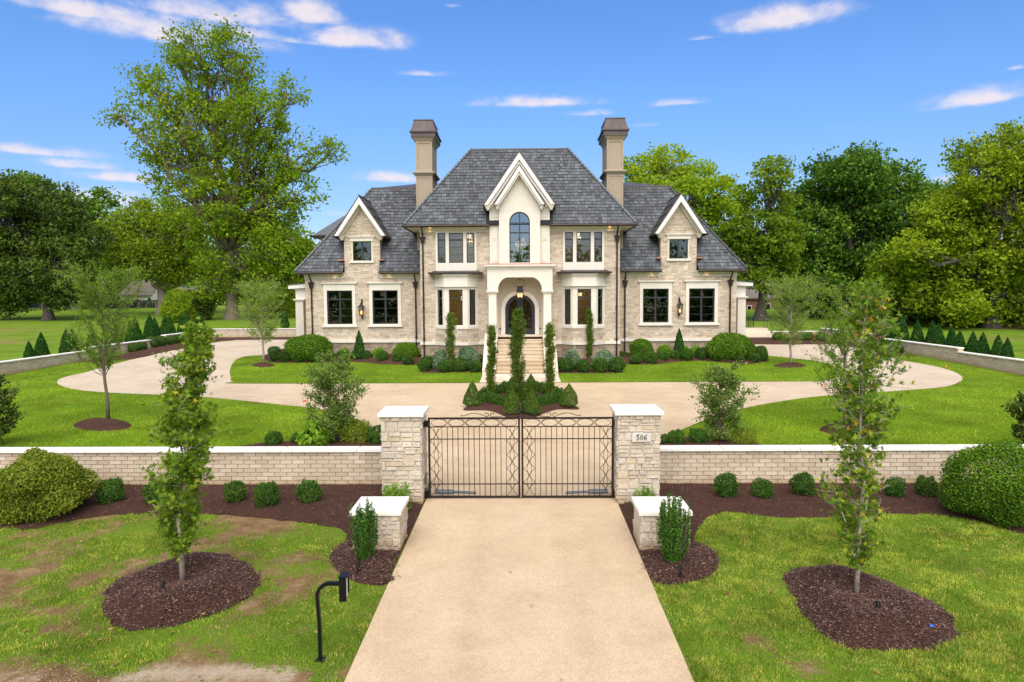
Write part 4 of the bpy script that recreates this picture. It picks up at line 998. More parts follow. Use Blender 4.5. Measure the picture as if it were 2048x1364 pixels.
for s in (-1, 1): mb.box(min(s*1.14, s*1.26), max(s*1.14, s*1.26), 40.58, 40.62, 2.92, 2.98)
mb.box(1.17, 1.21, 40.59, 40.62, 3.92, 4.0); obj('doorbell', mb, 'black_metal', porch)

# ---- downspouts with conductor heads
def spout(x, Y, ztop, zhead, zbot):
    mb = MB(); mb.tube([(x, Y-.5, ztop), (x, Y-.42, ztop-.18), (x, Y-.10, ztop-.42), (x, Y-.09, zhead)], .05, 6)
    mb.frust(zhead-.02, (.17, .10), zhead+.05, (.18, .11), x, Y-.12); mb.frust(zhead-.26, (.11, .07), zhead-.02, (.14, .09), x, Y-.12); mb.frust(zhead-.36, (.06, .05), zhead-.26, (.11, .07), x, Y-.12)
    mb.tube([(x, Y-.10, zhead-.3), (x, Y-.10, zbot)], .05, 6)
    for z in (2.3, 4.2): mb.box(x-.07, x+.07, Y-.16, Y, z, z+.05)
    obj('downspout', mb, 'bronze_metal', house)
for s in (-1, 1):
    spout(s*5.74, 40.7, 8.95, 8.35, 1.05); spout(s*6.55, 42.9, 6.3, 5.75, 1.1); spout(s*13.1, 42.9, 6.3, 5.75, 1.1)
for x, Y, z in ((-5.3, 40.5, 8.93), (5.3, 40.5, 8.93), (-11.6, 42.7, 6.32), (-8.2, 42.7, 6.32), (8.2, 42.7, 6.32), (11.6, 42.7, 6.32)):
    mb = MB(); mb.lathe([(.05, z), (.05, z+.02)], x, Y, 10); obj('eave_downlight', mb, 'eave_lamp', house)
    ld = bpy.data.lights.new('eave_light', 'SPOT'); ld.energy = 2; ld.color = (1, .6, .25); ld.spot_size = R_(150); ld.spot_blend = 1; ld.shadow_soft_size = .04
    lo = bpy.data.objects.new('eave_light', ld); link(lo, house); lo.location = (x, Y-42.9, z-.02-HG); lo.matrix_parent_inverse = Matrix()
# ---- side porches
for s, px0, px1, bx in ((-1, 594, 610, 584.5), (1, 1472.5, 1488.7, 1496)):
    Yp = 44.6; cx = at((px0+px1)/2, 640, Yp).x-(-.07); g0 = 2.0
    mb = MB(); mb.frust(1.1, (.27, .27), 4.62, (.25, .25), cx, Yp); c_ = obj('porch_column', mb, 'precast', house)
    mb = MB(); mb.frust(4.60, (.27, .27), 4.68, (.33, .33), cx, Yp); mb.frust(4.68, (.37, .37), 4.76, (.37, .37), cx, Yp); obj('capital', mb, 'precast', c_)
    mb = MB(); a, b = min(cx+s*.24, s*13.5), max(cx+s*.24, s*13.5); mb.box(a, b, Yp-.22, Yp+.22, 4.76, 5.42); mb.box(min(cx+s*.3, s*13.5), max(cx+s*.3, s*13.5), Yp-.28, Yp+.28, 5.34, 5.42)
    mb.box(cx-.24, cx+.24, Yp+.22, Yp+4, 4.76, 5.42)
    mb.prism([(s*13.5, Yp-.5, 5.48), (s*(abs(cx)+.62), Yp-.5, 5.42), (s*(abs(cx)+.62), Yp-.5, 5.64), (s*13.5, Yp-.5, 5.78)][::s*1], (0, 4.8, 0))
    obj('side_porch_beam', mb, 'white_paint', house)
    mb = MB(); mb.prism([(s*13.5, Yp-.55, 5.79), (s*(abs(cx)+.68), Yp-.55, 5.65), (s*(abs(cx)+.68), Yp-.55, 5.69), (s*13.5, Yp-.55, 5.83)], (0, 4.9, 0)); obj('side_porch_roof', mb, 'roof_metal', house)
    mb = MB(); mb.frust(1.1, (.27, .27), 4.76, (.25, .25), cx, Yp+3.6); obj('porch_column', mb, 'precast', house)
XO = -.07
house.location.x = XO

# ---- steps
stairs = thing('stone_staircase', (XO, 35.5, SLOPE*35.5), 'broad travertine stairs with sloping side walls rising to the front door', 'staircase')
z0 = SLOPE*35.5; nst = 11; rise = (2.62-z0)/nst
for k in range(nst):
    y = 35.55+.305*k; mb = MB(); mb.box(XO-1.27, XO+1.27, y-.03, y+.30, z0+rise*(k+1)-.05, z0+rise*(k+1)); mb.box(XO-1.26, XO+1.26, y, 38.9, max(z0-.1, z0+rise*k-.03), z0+rise*(k+1)-.05)
    obj('step', mb, 'travertine', stairs)
for s in (-1, 1):
    mb = MB(); a, b = XO+min(s*1.275, s*1.98), XO+max(s*1.275, s*1.98)
    mb.prism([(a, 35.42, z0-.1), (a, 38.62, z0-.1), (a, 38.62, 2.80), (a, 38.2, 2.72), (a, 35.42, z0+.22)][::-1], (b-a, 0, 0)); obj('cheek_wall', mb, 'paver_stone', stairs)
PY = [32.80, 33.35, 33.9, 34.45, 35.0, 35.5]
mb = MB(); mb.box(-2.0, 1.9, 32.78, 35.5, .55, .748-.0); 
wk = MB()
wk.prism([(-2.03, 32.76, SLOPE*32.76+.02), (1.9, 32.76, SLOPE*32.76+.02), (1.9, 35.45, SLOPE*35.45+.02), (-2.03, 35.45, SLOPE*35.45+.02)], (0, 0, .02))
walk = obj('walkway', wk, 'mortar', kind='structure')
for j in range(5):
    u = -2.03
    while u < 1.85:
        w = min(rnd.uniform(.38, .75), 1.9-u)
        if 1.9-(u+w) < .2: w = 1.9-u
        y0, y1 = PY[j]+.01, PY[j+1]-.01
        mb = MB(); mb.prism([(u+.01, y0, SLOPE*y0+.035), (u+w-.01, y0, SLOPE*y0+.035), (u+w-.01, y1, SLOPE*y1+.035), (u+.01, y1, SLOPE*y1+.035)], (0, 0, rnd.uniform(.018, .026)), 0, .006); obj('paver', mb, 'paver_stone', walk); u += w

# ---- lanterns and chandeliers
def wall_lantern(x, lab):
    t = thing('wall_lantern', (x, 42.78, 4.1), lab, 'wall lantern', 'bronze lanterns on the wing walls')
    y = 42.58
    mb = MB(); mb.frust(3.72, (.11, .11), 3.76, (.11, .11), x, y)
    for a in (-1, 1):
        for b in (-1, 1): mb.tube([(x+a*.10, y+b*.10, 3.76), (x+a*.15, y+b*.15, 4.24)], .012, 4)
    obj('cage', mb, 'black_metal', t)
    mb = MB(); mb.frust(4.24, (.19, .19), 4.27, (.19, .19), x, y); mb.frust(4.27, (.17, .17), 4.44, (.05, .05), x, y); mb.lathe([(.05, 4.44), (.06, 4.48), (.02, 4.52)], x, y, 8); obj('lantern_roof', mb, 'black_metal', t)
    mb = MB(); mb.tube([(x, 42.86, 4.68), (x, 42.7, 4.72), (x, y, 4.66), (x, y, 4.5)], .015, 6); mb.box(x-.03, x+.03, 42.8, 42.87, 3.5, 4.74); mb.tube([(x, 42.84, 3.52), (x, y, 3.62), (x, y, 3.72)], .014, 6); obj('bracket', mb, 'black_metal', t)
    mb = MB(); mb.frust(3.77, (.095, .095), 4.23, (.14, .14), x, y); obj('lantern_glass', mb, 'glass', t)
    mb = MB(); mb.lathe([(.01, 3.80), (.035, 3.86), (.025, 3.93), (.004, 4.02)], x, y, 8); obj('gas_flame', mb, 'flame', t)
wall_lantern(-9.93+XO, 'black gas lantern between the two ground windows of the left wing'); wall_lantern(9.93+XO, 'black gas lantern between the two ground windows of the right wing')
hl = thing('hanging_lantern', (XO, 39.85, 5.9), 'large black lantern hanging under the arch of the entrance porch', 'hanging lantern')
x, y = XO, 39.85
mb = MB(); mb.tube([(x, y, 5.96), (x, y, 5.66)], .012, 5); mb.tube([(x+.27*math.sin(t), y, 5.56+.29*math.cos(t)) for t in np.linspace(-2.2, 2.2, 17)], .012, 5); obj('ring', mb, 'black_metal', hl)
mb = MB(); mb.frust(5.18, (.19, .19), 5.42, (.16, .16), x, y); mb.frust(5.42, (.17, .17), 5.46, (.17, .17), x, y); mb.frust(5.12, (.22, .22), 5.18, (.22, .22), x, y); obj('lantern_roof', mb, 'black_metal', hl)
mb = MB(); mb.frust(4.70, (.17, .17), 4.73, (.17, .17), x, y)
for a in (-1, 1):
    for b in (-1, 1): mb.tube([(x+a*.165, y+b*.165, 4.72), (x+a*.20, y+b*.20, 5.13)], .011, 4)
obj('cage', mb, 'black_metal', hl)
mb = MB(); mb.frust(4.735, (.16, .16), 5.115, (.19, .19), x, y); obj('lantern_glass', mb, 'glass', hl)
for a in (-.08, .08):
    mb = MB(); mb.lathe([(.02, 4.82), (.045, 4.9), (.03, 4.97), (.005, 5.06)], x+a, y, 8); obj('gas_flame', mb, 'flame', hl)
def chandelier(x, y, z, r, lab, tiers=2, power=25):
    t = thing('chandelier', (x, y, z), lab, 'chandelier', 'lit chandeliers inside the house')
    mb = MB(); mb.tube([(x, y, z+.9), (x, y, z)], .012, 5)
    for k in range(tiers): mb.tube([(x+r*(1-.35*k)*math.cos(a), y+r*(1-.35*k)*math.sin(a), z+.0+.25*k) for a in np.linspace(0, 2*math.pi, 13)], .015, 4)
    obj('ring_frame', mb, 'bronze_metal', t)
    mb = MB()
    for k in range(tiers):
        n = 10-3*k
        for j in range(n):
            a = 2*math.pi*j/n; rr_ = r*(1-.35*k); mb.lathe([(.012, z+.25*k-.10), (.028, z+.25*k), (.02, z+.25*k+.10)], x+rr_*math.cos(a), y+rr_*math.sin(a), 5)
    obj('crystal', mb, 'lit_crystal', t)
    ld = bpy.data.lights.new('bulb', 'POINT'); ld.energy = power; ld.color = (1, .66, .34); ld.shadow_soft_size = .25
    lo = bpy.data.objects.new('bulb', ld); link(lo, t); lo.matrix_parent_inverse = Matrix(); lo.location = (0, 0, -.15)
chandelier(-3.35+XO, 42.6, 4.75, .32, 'two tier crystal chandelier glowing behind the left bay window', power=60)
chandelier(3.6+XO, 43.3, 4.95, .26, 'small lit ceiling fixture seen through the right bay window', 1, power=35)
chandelier(-3.2+XO, 42.8, 8.35, .24, 'round lit ceiling fixture behind the upper left triple window', 2, power=22)
chandelier(3.5+XO, 42.6, 8.4, .26, 'wide lit ceiling fixture behind the upper right triple window', 2, power=18)
chandelier(.05+XO, 43.3, 8.15, .32, 'entrance hall chandelier seen through the tall arched window', 2, power=45)

# ================================================================== WALLS AND GATE
def brick_mesh(name, L, H, D):
    mb = MB(); mb.prism([(0, 0, 0), (L, 0, 0), (L, 0, H), (0, 0, H)], (0, -D, 0), 0, .006); return mb.mesh(name)
CH, BL, JN = .1016, .300, .012
def brick_wall(name, label, p0, p1, levels, nsingle, key, thick=.3, cope_o=.06, cope_t=.055):
    """wall from p0 to p1; the bricked face is on the right hand of p0 -> p1. levels: (t0, t1, height of the wall's top) stretches along it, coping above"""
    a, b = Vector((*p0, 0)), Vector((*p1, 0)); d = (b-a).normalized(); Lw = (b-a).length; nrm = Vector((d.y, -d.x, 0)); rot = math.atan2(d.y, d.x)
    t = thing(name, (a.x, a.y, gz(a.x, a.y)), label, 'brick wall'); me = brick_mesh('brick', BL-JN, CH-JN, .022); hm = brick_mesh('half_brick', BL/2-JN, CH-JN, .022)
    core = MB(); rest = MB(); single = []
    for t0, t1, top in levels:
        A, B = a+d*t0, a+d*t1; zb = min(gz(A.x, A.y), gz(B.x, B.y))-.25
        core.prism([A+Z_*zb, B+Z_*zb, B+Z_*zb-nrm*thick, A+Z_*zb-nrm*thick][::-1], (0, 0, top-zb))
        z = top-CH; k = 0
        while z > zb:
            u = t0-(BL/2 if k % 2 else 0)
            while u < t1-.03:
                u0, u1 = max(u, t0), min(u+BL, t1)
                g = gz(*(a+d*u0).xy)
                if u1-u0 > .05 and z+CH > g-.03: single.append((u0, u1, z+rnd.uniform(-.0015, .0015)))
                u += BL
            z -= CH; k += 1
    single.sort(key=lambda q: key(a+d*q[0]))
    for n, (u0, u1, z) in enumerate(single):
        p = a+d*(u0+JN/2)+Z_*(z+JN/2)
        if n < nsingle:
            o = bpy.data.objects.new('brick', me if u1-u0 > BL*.9 else hm); o.location = p+nrm*rnd.uniform(-.002, .003); o.rotation_euler = (0, 0, rot)
            if not o.data.materials: o.data.materials.append(MATS['cream_brick'])
            w = (u1-u0-JN)/((BL if u1-u0 > BL*.9 else BL/2)-JN); o.scale = (w, 1, 1); link(o, t)
        else:
            q = a+d*(u1-JN/2)+Z_*(z+JN/2); rest.prism([p, q, q+Z_*(CH-JN), p+Z_*(CH-JN)], nrm*.022, rnd.random(), .006)
    obj('mortar_core', core, 'brick_mortar', t)
    if rest.v: obj('bricks', rest, 'cream_brick', t, kind='stuff')
    for t0, t1, top in levels:
        u = t0
        while u < t1-.01:
            e = min(u+1.83, t1); e = t1 if t1-e < .5 else e
            A, B = a+d*(u+.006), a+d*(e-.006); mb = MB()
            mb.prism([A+nrm*(cope_o+.022)+Z_*top, B+nrm*(cope_o+.022)+Z_*top, B-nrm*(thick+cope_o)+Z_*top, A-nrm*(thick+cope_o)+Z_*top], (0, 0, cope_t), 0, .008)
            obj('coping_stone', mb, 'coping', t); u = e
    return t
g = SLOPE*WALLY
brick_wall('front_garden_wall', 'low cream brick wall with white coping running left from the gate', (-27.8, WALLY), (-3.08, WALLY), [(0, 24.72, g+.84)], 290, lambda p: -p.x, thick=.28)
brick_wall('front_garden_wall', 'low cream brick wall with white coping running right from the gate', (3.03, WALLY), (25.2, WALLY), [(0, 22.17, g+.84)], 290, lambda p: p.x, thick=.28)
# the stepped side walls: tops from the photograph's own steps
LX, RX = -27.9, 25.3
def ztop(x, y, Y): return at(x, y, Y).z
def zwall(px, py, X):          # height of the point seen at (px, py) on the plane x = X
    v = dirpx(px, py); k = X/v.x; return CAMH+v.z*k, v.y*k
ZL = [zwall(60, 716, LX), zwall(230, 688, LX), zwall(380, 664, LX)]
ZR = [zwall(2000, 714, RX), zwall(1850, 687, RX), zwall(1740, 667, RX)]
SL = [zwall(179, 697, LX)[1], zwall(330, 673, LX)[1]]; SR = [zwall(1917, 701, RX)[1], zwall(1762, 674, RX)[1]]
def side_wall(name, label, X, steps, tops, flip, yend):
    ys = [WALLY]+steps+[yend]; lv = []
    if flip: p0, p1 = (X, yend), (X, WALLY)
    else: p0, p1 = (X, WALLY), (X, yend)
    for k in range(3):
        a, b = ys[k], ys[k+1]; lv.append((a-WALLY, b-WALLY, tops[k]) if not flip else (yend-b, yend-a, tops[k]))
    return brick_wall(name, label, p0, p1, lv, 290, lambda p: abs(p.y-35.5), thick=.28)
# bricked face must look at the garden: +x on the left wall (walk towards +y has its right hand at +x), -x on the right wall
side_wall('side_garden_wall', 'long cream brick wall stepping up along the left side of the garden', LX, SL, [z[0]-.055 for z in ZL], False, 60.)
side_wall('side_garden_wall', 'long cream brick wall stepping up along the right side of the garden', RX, SR, [z[0]-.055 for z in ZR], True, 58.)
zb1 = at(520, 657, 60.).z-.055; zb2 = at(1620, 662, 58.).z-.055
brick_wall('rear_garden_wall', 'low pale wall crossing behind the left parking court', (LX, 60), (-14.2, 60), [(0, -14.2-LX, zb1)], 120, lambda p: p.x)
brick_wall('rear_garden_wall', 'low pale wall crossing behind the right parking court', (at(1544, 680, 58).x, 58), (RX, 58), [(0, RX-at(1544, 680, 58).x, zb2)], 120, lambda p: p.x)

# ---- gate pillars and low piers
def pier(name, label, x0, x1, y0, y1, ztop, ct, co, cat, seed, n=60):
    zb = SLOPE*y0-.05; t = thing(name, ((x0+x1)/2, (y0+y1)/2, zb), label, cat)
    mb = MB(); mb.box(x0+.02, x1-.02, y0+.02, y1-.02, zb, ztop); core = obj('core', mb, 'mortar', t)
    fs = [(Face((x0, y0+.02, 0), (1, 0, 0), (0, 0, 1)), x1-x0), (Face((x1-.02, y0, 0), (0, 1, 0), (0, 0, 1)), y1-y0), (Face((x0+.02, y1, 0), (0, -1, 0), (0, 0, 1)), y1-y0), (Face((x1, y1-.02, 0), (-1, 0, 0), (0, 0, 1)), x1-x0)]
    for k, (f, w) in enumerate(fs):
        rc = ashlar(-.0, zb, w+.0, ztop, seed+k, hb=(.13, .26), L=(.16, .38), split=.6)
        set_pieces(lay(f, rc, seed=seed+k, thick=(.02, .05), chamf=.014, joint=.014), 'stone', 'gate_stone', t, n, rest='stones')
    mb = MB(); mb.box(x0-co, x1+co, y0-co, y1+co, ztop, ztop+ct); o = obj('cap', mb, 'coping', t)
    bv = o.modifiers.new('bevel', 'BEVEL'); bv.width = .012; bv.segments = 2
    return t
pier('gate_pillar', 'tall stone gate pillar with white cap holding the left gate leaf', -3.12, -2.24, 14.93, 15.80, 2.30, .09, .07, 'gate pillar', 60)
gpR = pier('gate_pillar', 'tall stone gate pillar with white cap and the house number 506', 2.12, 3.05, 14.93, 15.80, 2.32, .09, .07, 'gate pillar', 70)
pier('low_pier', 'low stone pier with a flat white cap in front of the left gate pillar', -3.12, -2.27, 12.25, 13.10, .96, .085, .05, 'stone pier', 80)
pier('low_pier', 'low stone pier with a flat white cap in front of the right gate pillar', 2.18, 3.05, 12.25, 13.10, .95, .085, .05, 'stone pier', 90)
# number plaque
Yq = 14.86
a, b = at(1264.5, 866.5, Yq), at(1302, 883.5, Yq)
mb = MB(); mb.box(a.x, b.x, Yq, Yq+.06, b.z, a.z); pq = obj('number_plaque', mb, 'plaque', gpR)
def digit(ch, x, z, h, w):
    mb = MB(); Yf = Yq-.006
    def strip(outer, inner):
        for k in range(len(outer)-1):
            q = [(x+p[0]*w, Yf, z+p[1]*h) for p in (outer[k], outer[k+1], inner[k+1], inner[k])]
            mb.prism(q, (0, .008, 0))
    T = np.linspace(0, 2*math.pi, 25)
    def ell(cx, cy, rx, ry, ts): return [(cx+rx*math.cos(t), cy+ry*math.sin(t)) for t in ts]
    if ch == '0': strip(ell(.5, .5, .46, .51, T), ell(.5, .5, .19, .45, T))
    if ch == '6':
        strip(ell(.5, .31, .46, .32, T), ell(.5, .31, .17, .25, T))
        ts = np.linspace(math.pi*.97, math.pi*.42, 12); strip(ell(1.0, .30, .96, .72, ts), ell(1.02, .31, .70, .64, ts))
    if ch == '5':
        ts = np.linspace(-math.pi*.80, math.pi*.62, 18); strip(ell(.42, .32, .50, .34, ts), ell(.36, .31, .28, .25, ts))
        strip([(.10, 1.0), (.08, .48)], [(.26, 1.0), (.24, .58)]); strip([(.10, 1.04), (.95, 1.04)], [(.10, .82), (.86, .82)]); strip([(.08, .50), (.34, .66)], [(.20, .48), (.40, .58)])
        strip(ell(.14, .14, .12, .12, T), ell(.14, .14, .001, .001, T))
    return mb
h_ = (a.z-b.z)*.62; zc = (a.z+b.z)/2-h_/2; xc = (a.x+b.x)/2; w_ = h_*.58
for k, ch in enumerate('506'):
    obj('numeral', digit(ch, xc+(k-1)*w_*1.2-w_/2, zc, h_, w_), 'numeral', pq)

# ---- iron gates
def gate_leaf(xh, xc, label):
    "xh: hinge side, xc: meeting side"
    Y = 15.3; s = 1 if xc > xh else -1; W = abs(xc-xh); zt, z1, z2, z3, zb = 2.195, 2.0, 1.72, .68, .385
    t = thing('iron_gate', (xh, Y, zb), label, 'gate', 'the two leaves of the driveway gate')
    X = lambda u: xh+s*u
    mb = MB(); bx = lambda m, u0, u1, za, zb_, d=.02: m.box(min(X(u0), X(u1)), max(X(u0), X(u1)), Y-d, Y+d, za, zb_)
    bx(mb, 0, .045, zb-.02, zt+.02, .024); bx(mb, W-.045, W, zb-.02, zt+.02, .024); bx(mb, .045, W-.045, zt-.02, zt+.02); bx(mb, .045, W-.045, zb-.02, zb+.02)
    fr = obj('gate_frame', mb, 'gate_metal', t)
    for z in (z1, z2, z3):
        mb = MB(); bx(mb, .045, W-.045, z-.010, z+.010, .012); obj('rail', mb, 'gate_metal', t)
    pw = .27; n = 11
    u0, u1 = .045+pw, W-.045-pw
    for k in range(n+2):
        u = u0+(u1-u0)*k/(n+1); w = .0075 if 0 < k < n+1 else .006
        mb = MB(); bx(mb, u-w, u+w, zb+.02, z1-.01, w); obj('picket', mb, 'gate_metal', t)
    def arc(mb, pts, r=.0065): mb.tube([(X(u), Y, z) for u, z in pts], r, 4)
    for base in (.045, W-.045-pw):         # lattice columns
        mb = MB(); zz = z1-.01; per = .315; H = z1-zb-.03; m = 5; per = H/m
        for k in range(m):
            a0, a1 = zz-per*k, zz-per*(k+1)
            for q in (0, 1):
                side = base if q == 0 else base+pw; sg = 1 if q == 0 else -1
                arc(mb, [(side+sg*pw*.44*math.sin(math.pi*v), a0+(a1-a0)*v) for v in np.linspace(0, 1, 9)])
            if k < m-1:
                c = a1; 
            for sg in (-1, 1):
                arc(mb, [(base+pw/2+sg*pw*.19*math.sin(math.pi*v), a0+(a1-a0)*(v-.5)) for v in np.linspace(0, 1, 9)] if k else [(base+pw/2+sg*pw*.19*math.sin(math.pi*v), a0+(a1-a0)*(v-.5)) for v in np.linspace(.5, 1, 5)])
        obj('lattice', mb, 'gate_metal', t)
    m = 5; per = (W-.09)/m; zc_ = (zt-.02+z1+.01)/2; hh = (zt-.02-z1-.01)/2
    for k in range(m):
        c = .045+per*(k+.5); mb = MB()
        for sg in (-1, 1): arc(mb, [(c+per*.43*math.cos(v), zc_+sg*hh*.97*math.sin(v)) for v in np.linspace(0, math.pi, 15)])
        obj('oval', mb, 'gate_metal', t)
        if k < m-1:
            mb = MB()
            for sg in (-1, 1): arc(mb, [(c+per/2+sg*(.008+.085*(2*v-1)**2), zc_+hh*(2*v-1)) for v in np.linspace(0, 1, 9)])
            obj('oval_link', mb, 'gate_metal', t)
    # scrollwork on the top rail, tallest at the meeting stile
    def S(pts): return [(X(u), Y, zt+.02+z) for u, z in pts]
    mb = MB(); c0 = W*.36
    f = lambda u: .015+.115*math.sin(math.pi*min(1, max(0, u)))**1.3
    mb.tube(S([(c0+.02*math.cos(v)+.02, .03+.02*math.sin(v)) for v in np.linspace(3.9, 1.2, 7)]+[(c0+.04+.52*v, .02+.075*math.sin(math.pi*v)) for v in np.linspace(.05, 1, 12)]+[(c0+.56+.045*math.sin(v)+.02, .055-.045*math.cos(v)) for v in np.linspace(0, 4.4, 12)]), .008, 5)
    mb.tube(S([(c0+.70-.045*math.sin(v)+.01, .055-.045*math.cos(v)) for v in np.linspace(4.4, 0, 12)]+[(c0+.74+(W-c0-.76)*v, .012+.20*v**2.2) for v in np.linspace(0, 1, 12)]), .008, 5)
    obj('scrollwork', mb, 'gate_metal', t)
    mb = MB(); mb.tube([(X(W-.025), Y, zt), (X(W-.025), Y, zt+.34)], .011, 5); mb.tube([(X(W-.075), Y, zt), (X(W-.075), Y, zt+.22)], .008, 5); mb.frust(zt+.30, (.018, .018), zt+.40, (.002, .002), X(W-.025), Y); obj('finial', mb, 'gate_metal', t)
    mb = MB()
    for z in (zt-.12, zb+.06): mb.box(min(X(-.10), X(0)), max(X(-.10), X(0)), Y-.04, Y+.05, z-.07, z+.07)
    obj('hinge', mb, 'black_metal', t)
    mb = MB(); mb.tube([(X(.12), Y+.10, zb+.09), (X(.55), Y+.10, zb+.085)], .055, 8); mb.tube([(X(.55), Y+.10, zb+.085), (X(1.08), Y+.10, zb+.06)], .032, 8); mb.box(min(X(-.09), X(-.02)), max(X(-.09), X(-.02)), Y+.05, Y+.16, zb+.03, zb+.16)
    mb.box(min(X(-.09), X(-.04)), max(X(-.09), X(-.04)), Y-.03, Y+.04, zb+.28, zb+.55)
    obj('gate_opener', mb, 'opener_grey', t)
    return t
gate_leaf(-2.13, -.040, 'left leaf of the dark wrought iron driveway gate')
gate_leaf(2.08, -.012, 'right leaf of the dark wrought iron driveway gate')
# ---- right rear steps with handrail
a = at(1504, 683, 56.2); b = at(1545, 683, 56.2)
st = thing('side_steps', ((a.x+b.x)/2, 56.2, gz(0, 56.2)), 'short flight of pale steps between the house and the right rear wall', 'steps')
for k in range(4):
    mb = MB(); z = gz(0, 56.2)+.03; mb.box(a.x-.5, b.x+.05*(3-k), 56.2+.35*k, 58.4, z+.19*k, z+.19*(k+1)); obj('step', mb, 'paver_stone', st)
hr = thing('handrail', (b.x, 56.2, gz(0, 56)), 'thin black metal handrail beside the short side steps', 'handrail')
mb = MB(); z = gz(0, 56.2)
mb.tube([(b.x-.05, 56.1, z+.95), (b.x-.05, 57.5, z+1.7), (b.x-.05, 58.2, z+1.72)], .02, 5); obj('rail', mb, 'black_metal', hr)
for y in (56.2, 57.4, 58.1):
    mb = MB(); mb.tube([(b.x-.05, y, z), (b.x-.05, y, z+.98+.52*max(0, y-56.2))], .016, 5); obj('post', mb, 'black_metal', hr)
fe = thing('iron_fence', (at(1492, 650, 59).x, 59, 1.9), 'black iron picket fence beside the right side porch', 'fence')
x0, x1 = at(1488, 650, 59).x, at(1507, 650, 59).x; zt = at(1500, 633, 59).z; zb = at(1500, 662, 59).z
for z in (zt-.12, zb+.1):
    mb = MB(); mb.box(x0, x1, 58.98, 59.02, z, z+.04); obj('rail', mb, 'black_metal', fe)
for k in range(7):
    mb = MB(); x = x0+(x1-x0)*k/6; w = .025 if k in (0, 3, 6) else .012; mb.box(x-w, x+w, 58.99-w, 59.01+w, zb, zt); obj('picket', mb, 'black_metal', fe)

# ================================================================== PLANTS
RS = np.random.RandomState(12)
STAR = None
def leaf_shape(kind):
    if kind == 'quad': return np.array([(-.5, 0, 0), (0, -.28, .05), (.5, 0, 0), (0, .28, .05)])
    if kind == 'tri': return np.array([(-.5, 0, 0), (.5, -.3, 0), (.5, .3, 0)])
    if kind == 'blade': return np.array([(-.12, 0, 0), (.12, 0, 0), (0, 1, 0)])
    if kind == 'star':
        pts = []
        for k, (a, r) in enumerate(zip((-90, -62, -18, 10, 42, 66, 90, 114, 138, 170, 198, 242), (.10, .16, .50, .20, .52, .22, .62, .22, .52, .20, .50, .16))):
            t = math.radians(a); pts.append((r*math.cos(t), r*math.sin(t), -.12*r*r))
        return np.array(pts)
def leaves(name, pos, size, kind, rs, normal=None, nmix=.5, tones=None, mat=None, jitter=.35):
    """a mesh of leaves at pos; normal: preferred facing; tones: one number per leaf"""
    n = len(pos); sh = leaf_shape(kind); m = len(sh)
    a = rs.normal(size=(n, 3)); a /= np.linalg.norm(a, axis=1)[:, None]+1e-9
    if normal is not None: a = a*(1-nmix)+normal*nmix; a /= np.linalg.norm(a, axis=1)[:, None]+1e-9
    b = rs.normal(size=(n, 3)); b -= a*np.sum(a*b, 1)[:, None]; b /= np.linalg.norm(b, axis=1)[:, None]+1e-9; c = np.cross(a, b)
    s = (size*(1+jitter*rs.uniform(-1, 1, n)))[:, None, None] if np.isscalar(size) else (size*(1+jitter*rs.uniform(-1, 1, n)))[:, None, None]
    V = pos[:, None, :]+s*(b[:, None, :]*sh[None, :, 0:1]+c[:, None, :]*sh[None, :, 1:2]+a[:, None, :]*sh[None, :, 2:3])
    me = bpy.data.meshes.new(name); nv = n*m
    me.vertices.add(nv); me.vertices.foreach_set('co', V.astype(np.float32).ravel()); me.loops.add(nv); me.loops.foreach_set('vertex_index', np.arange(nv, dtype=np.int32))
    me.polygons.add(n); me.polygons.foreach_set('loop_start', np.arange(0, nv, m, dtype=np.int32)); me.polygons.foreach_set('loop_total', np.full(n, m, dtype=np.int32))
    if tones is None: tones = rs.uniform(0, 1, n)
    me.attributes.new('tone', 'FLOAT', 'FACE').data.foreach_set('value', np.clip(tones, 0, .999).astype(np.float32))
    me.update(calc_edges=True)
    if mat: me.materials.append(MATS[mat])
    return me
def sphere_dirs(n, rs):
    d = rs.normal(size=(n, 3)); return d/np.linalg.norm(d, axis=1)[:, None]
def lump(d, rs, k=7, amp=.1, f=3.):
    o = np.zeros(len(d))
    for _ in range(k): w = rs.normal(size=3)*f; o += np.sin(d@w+rs.uniform(0, 6.28))
    return 1+amp*o/math.sqrt(k)
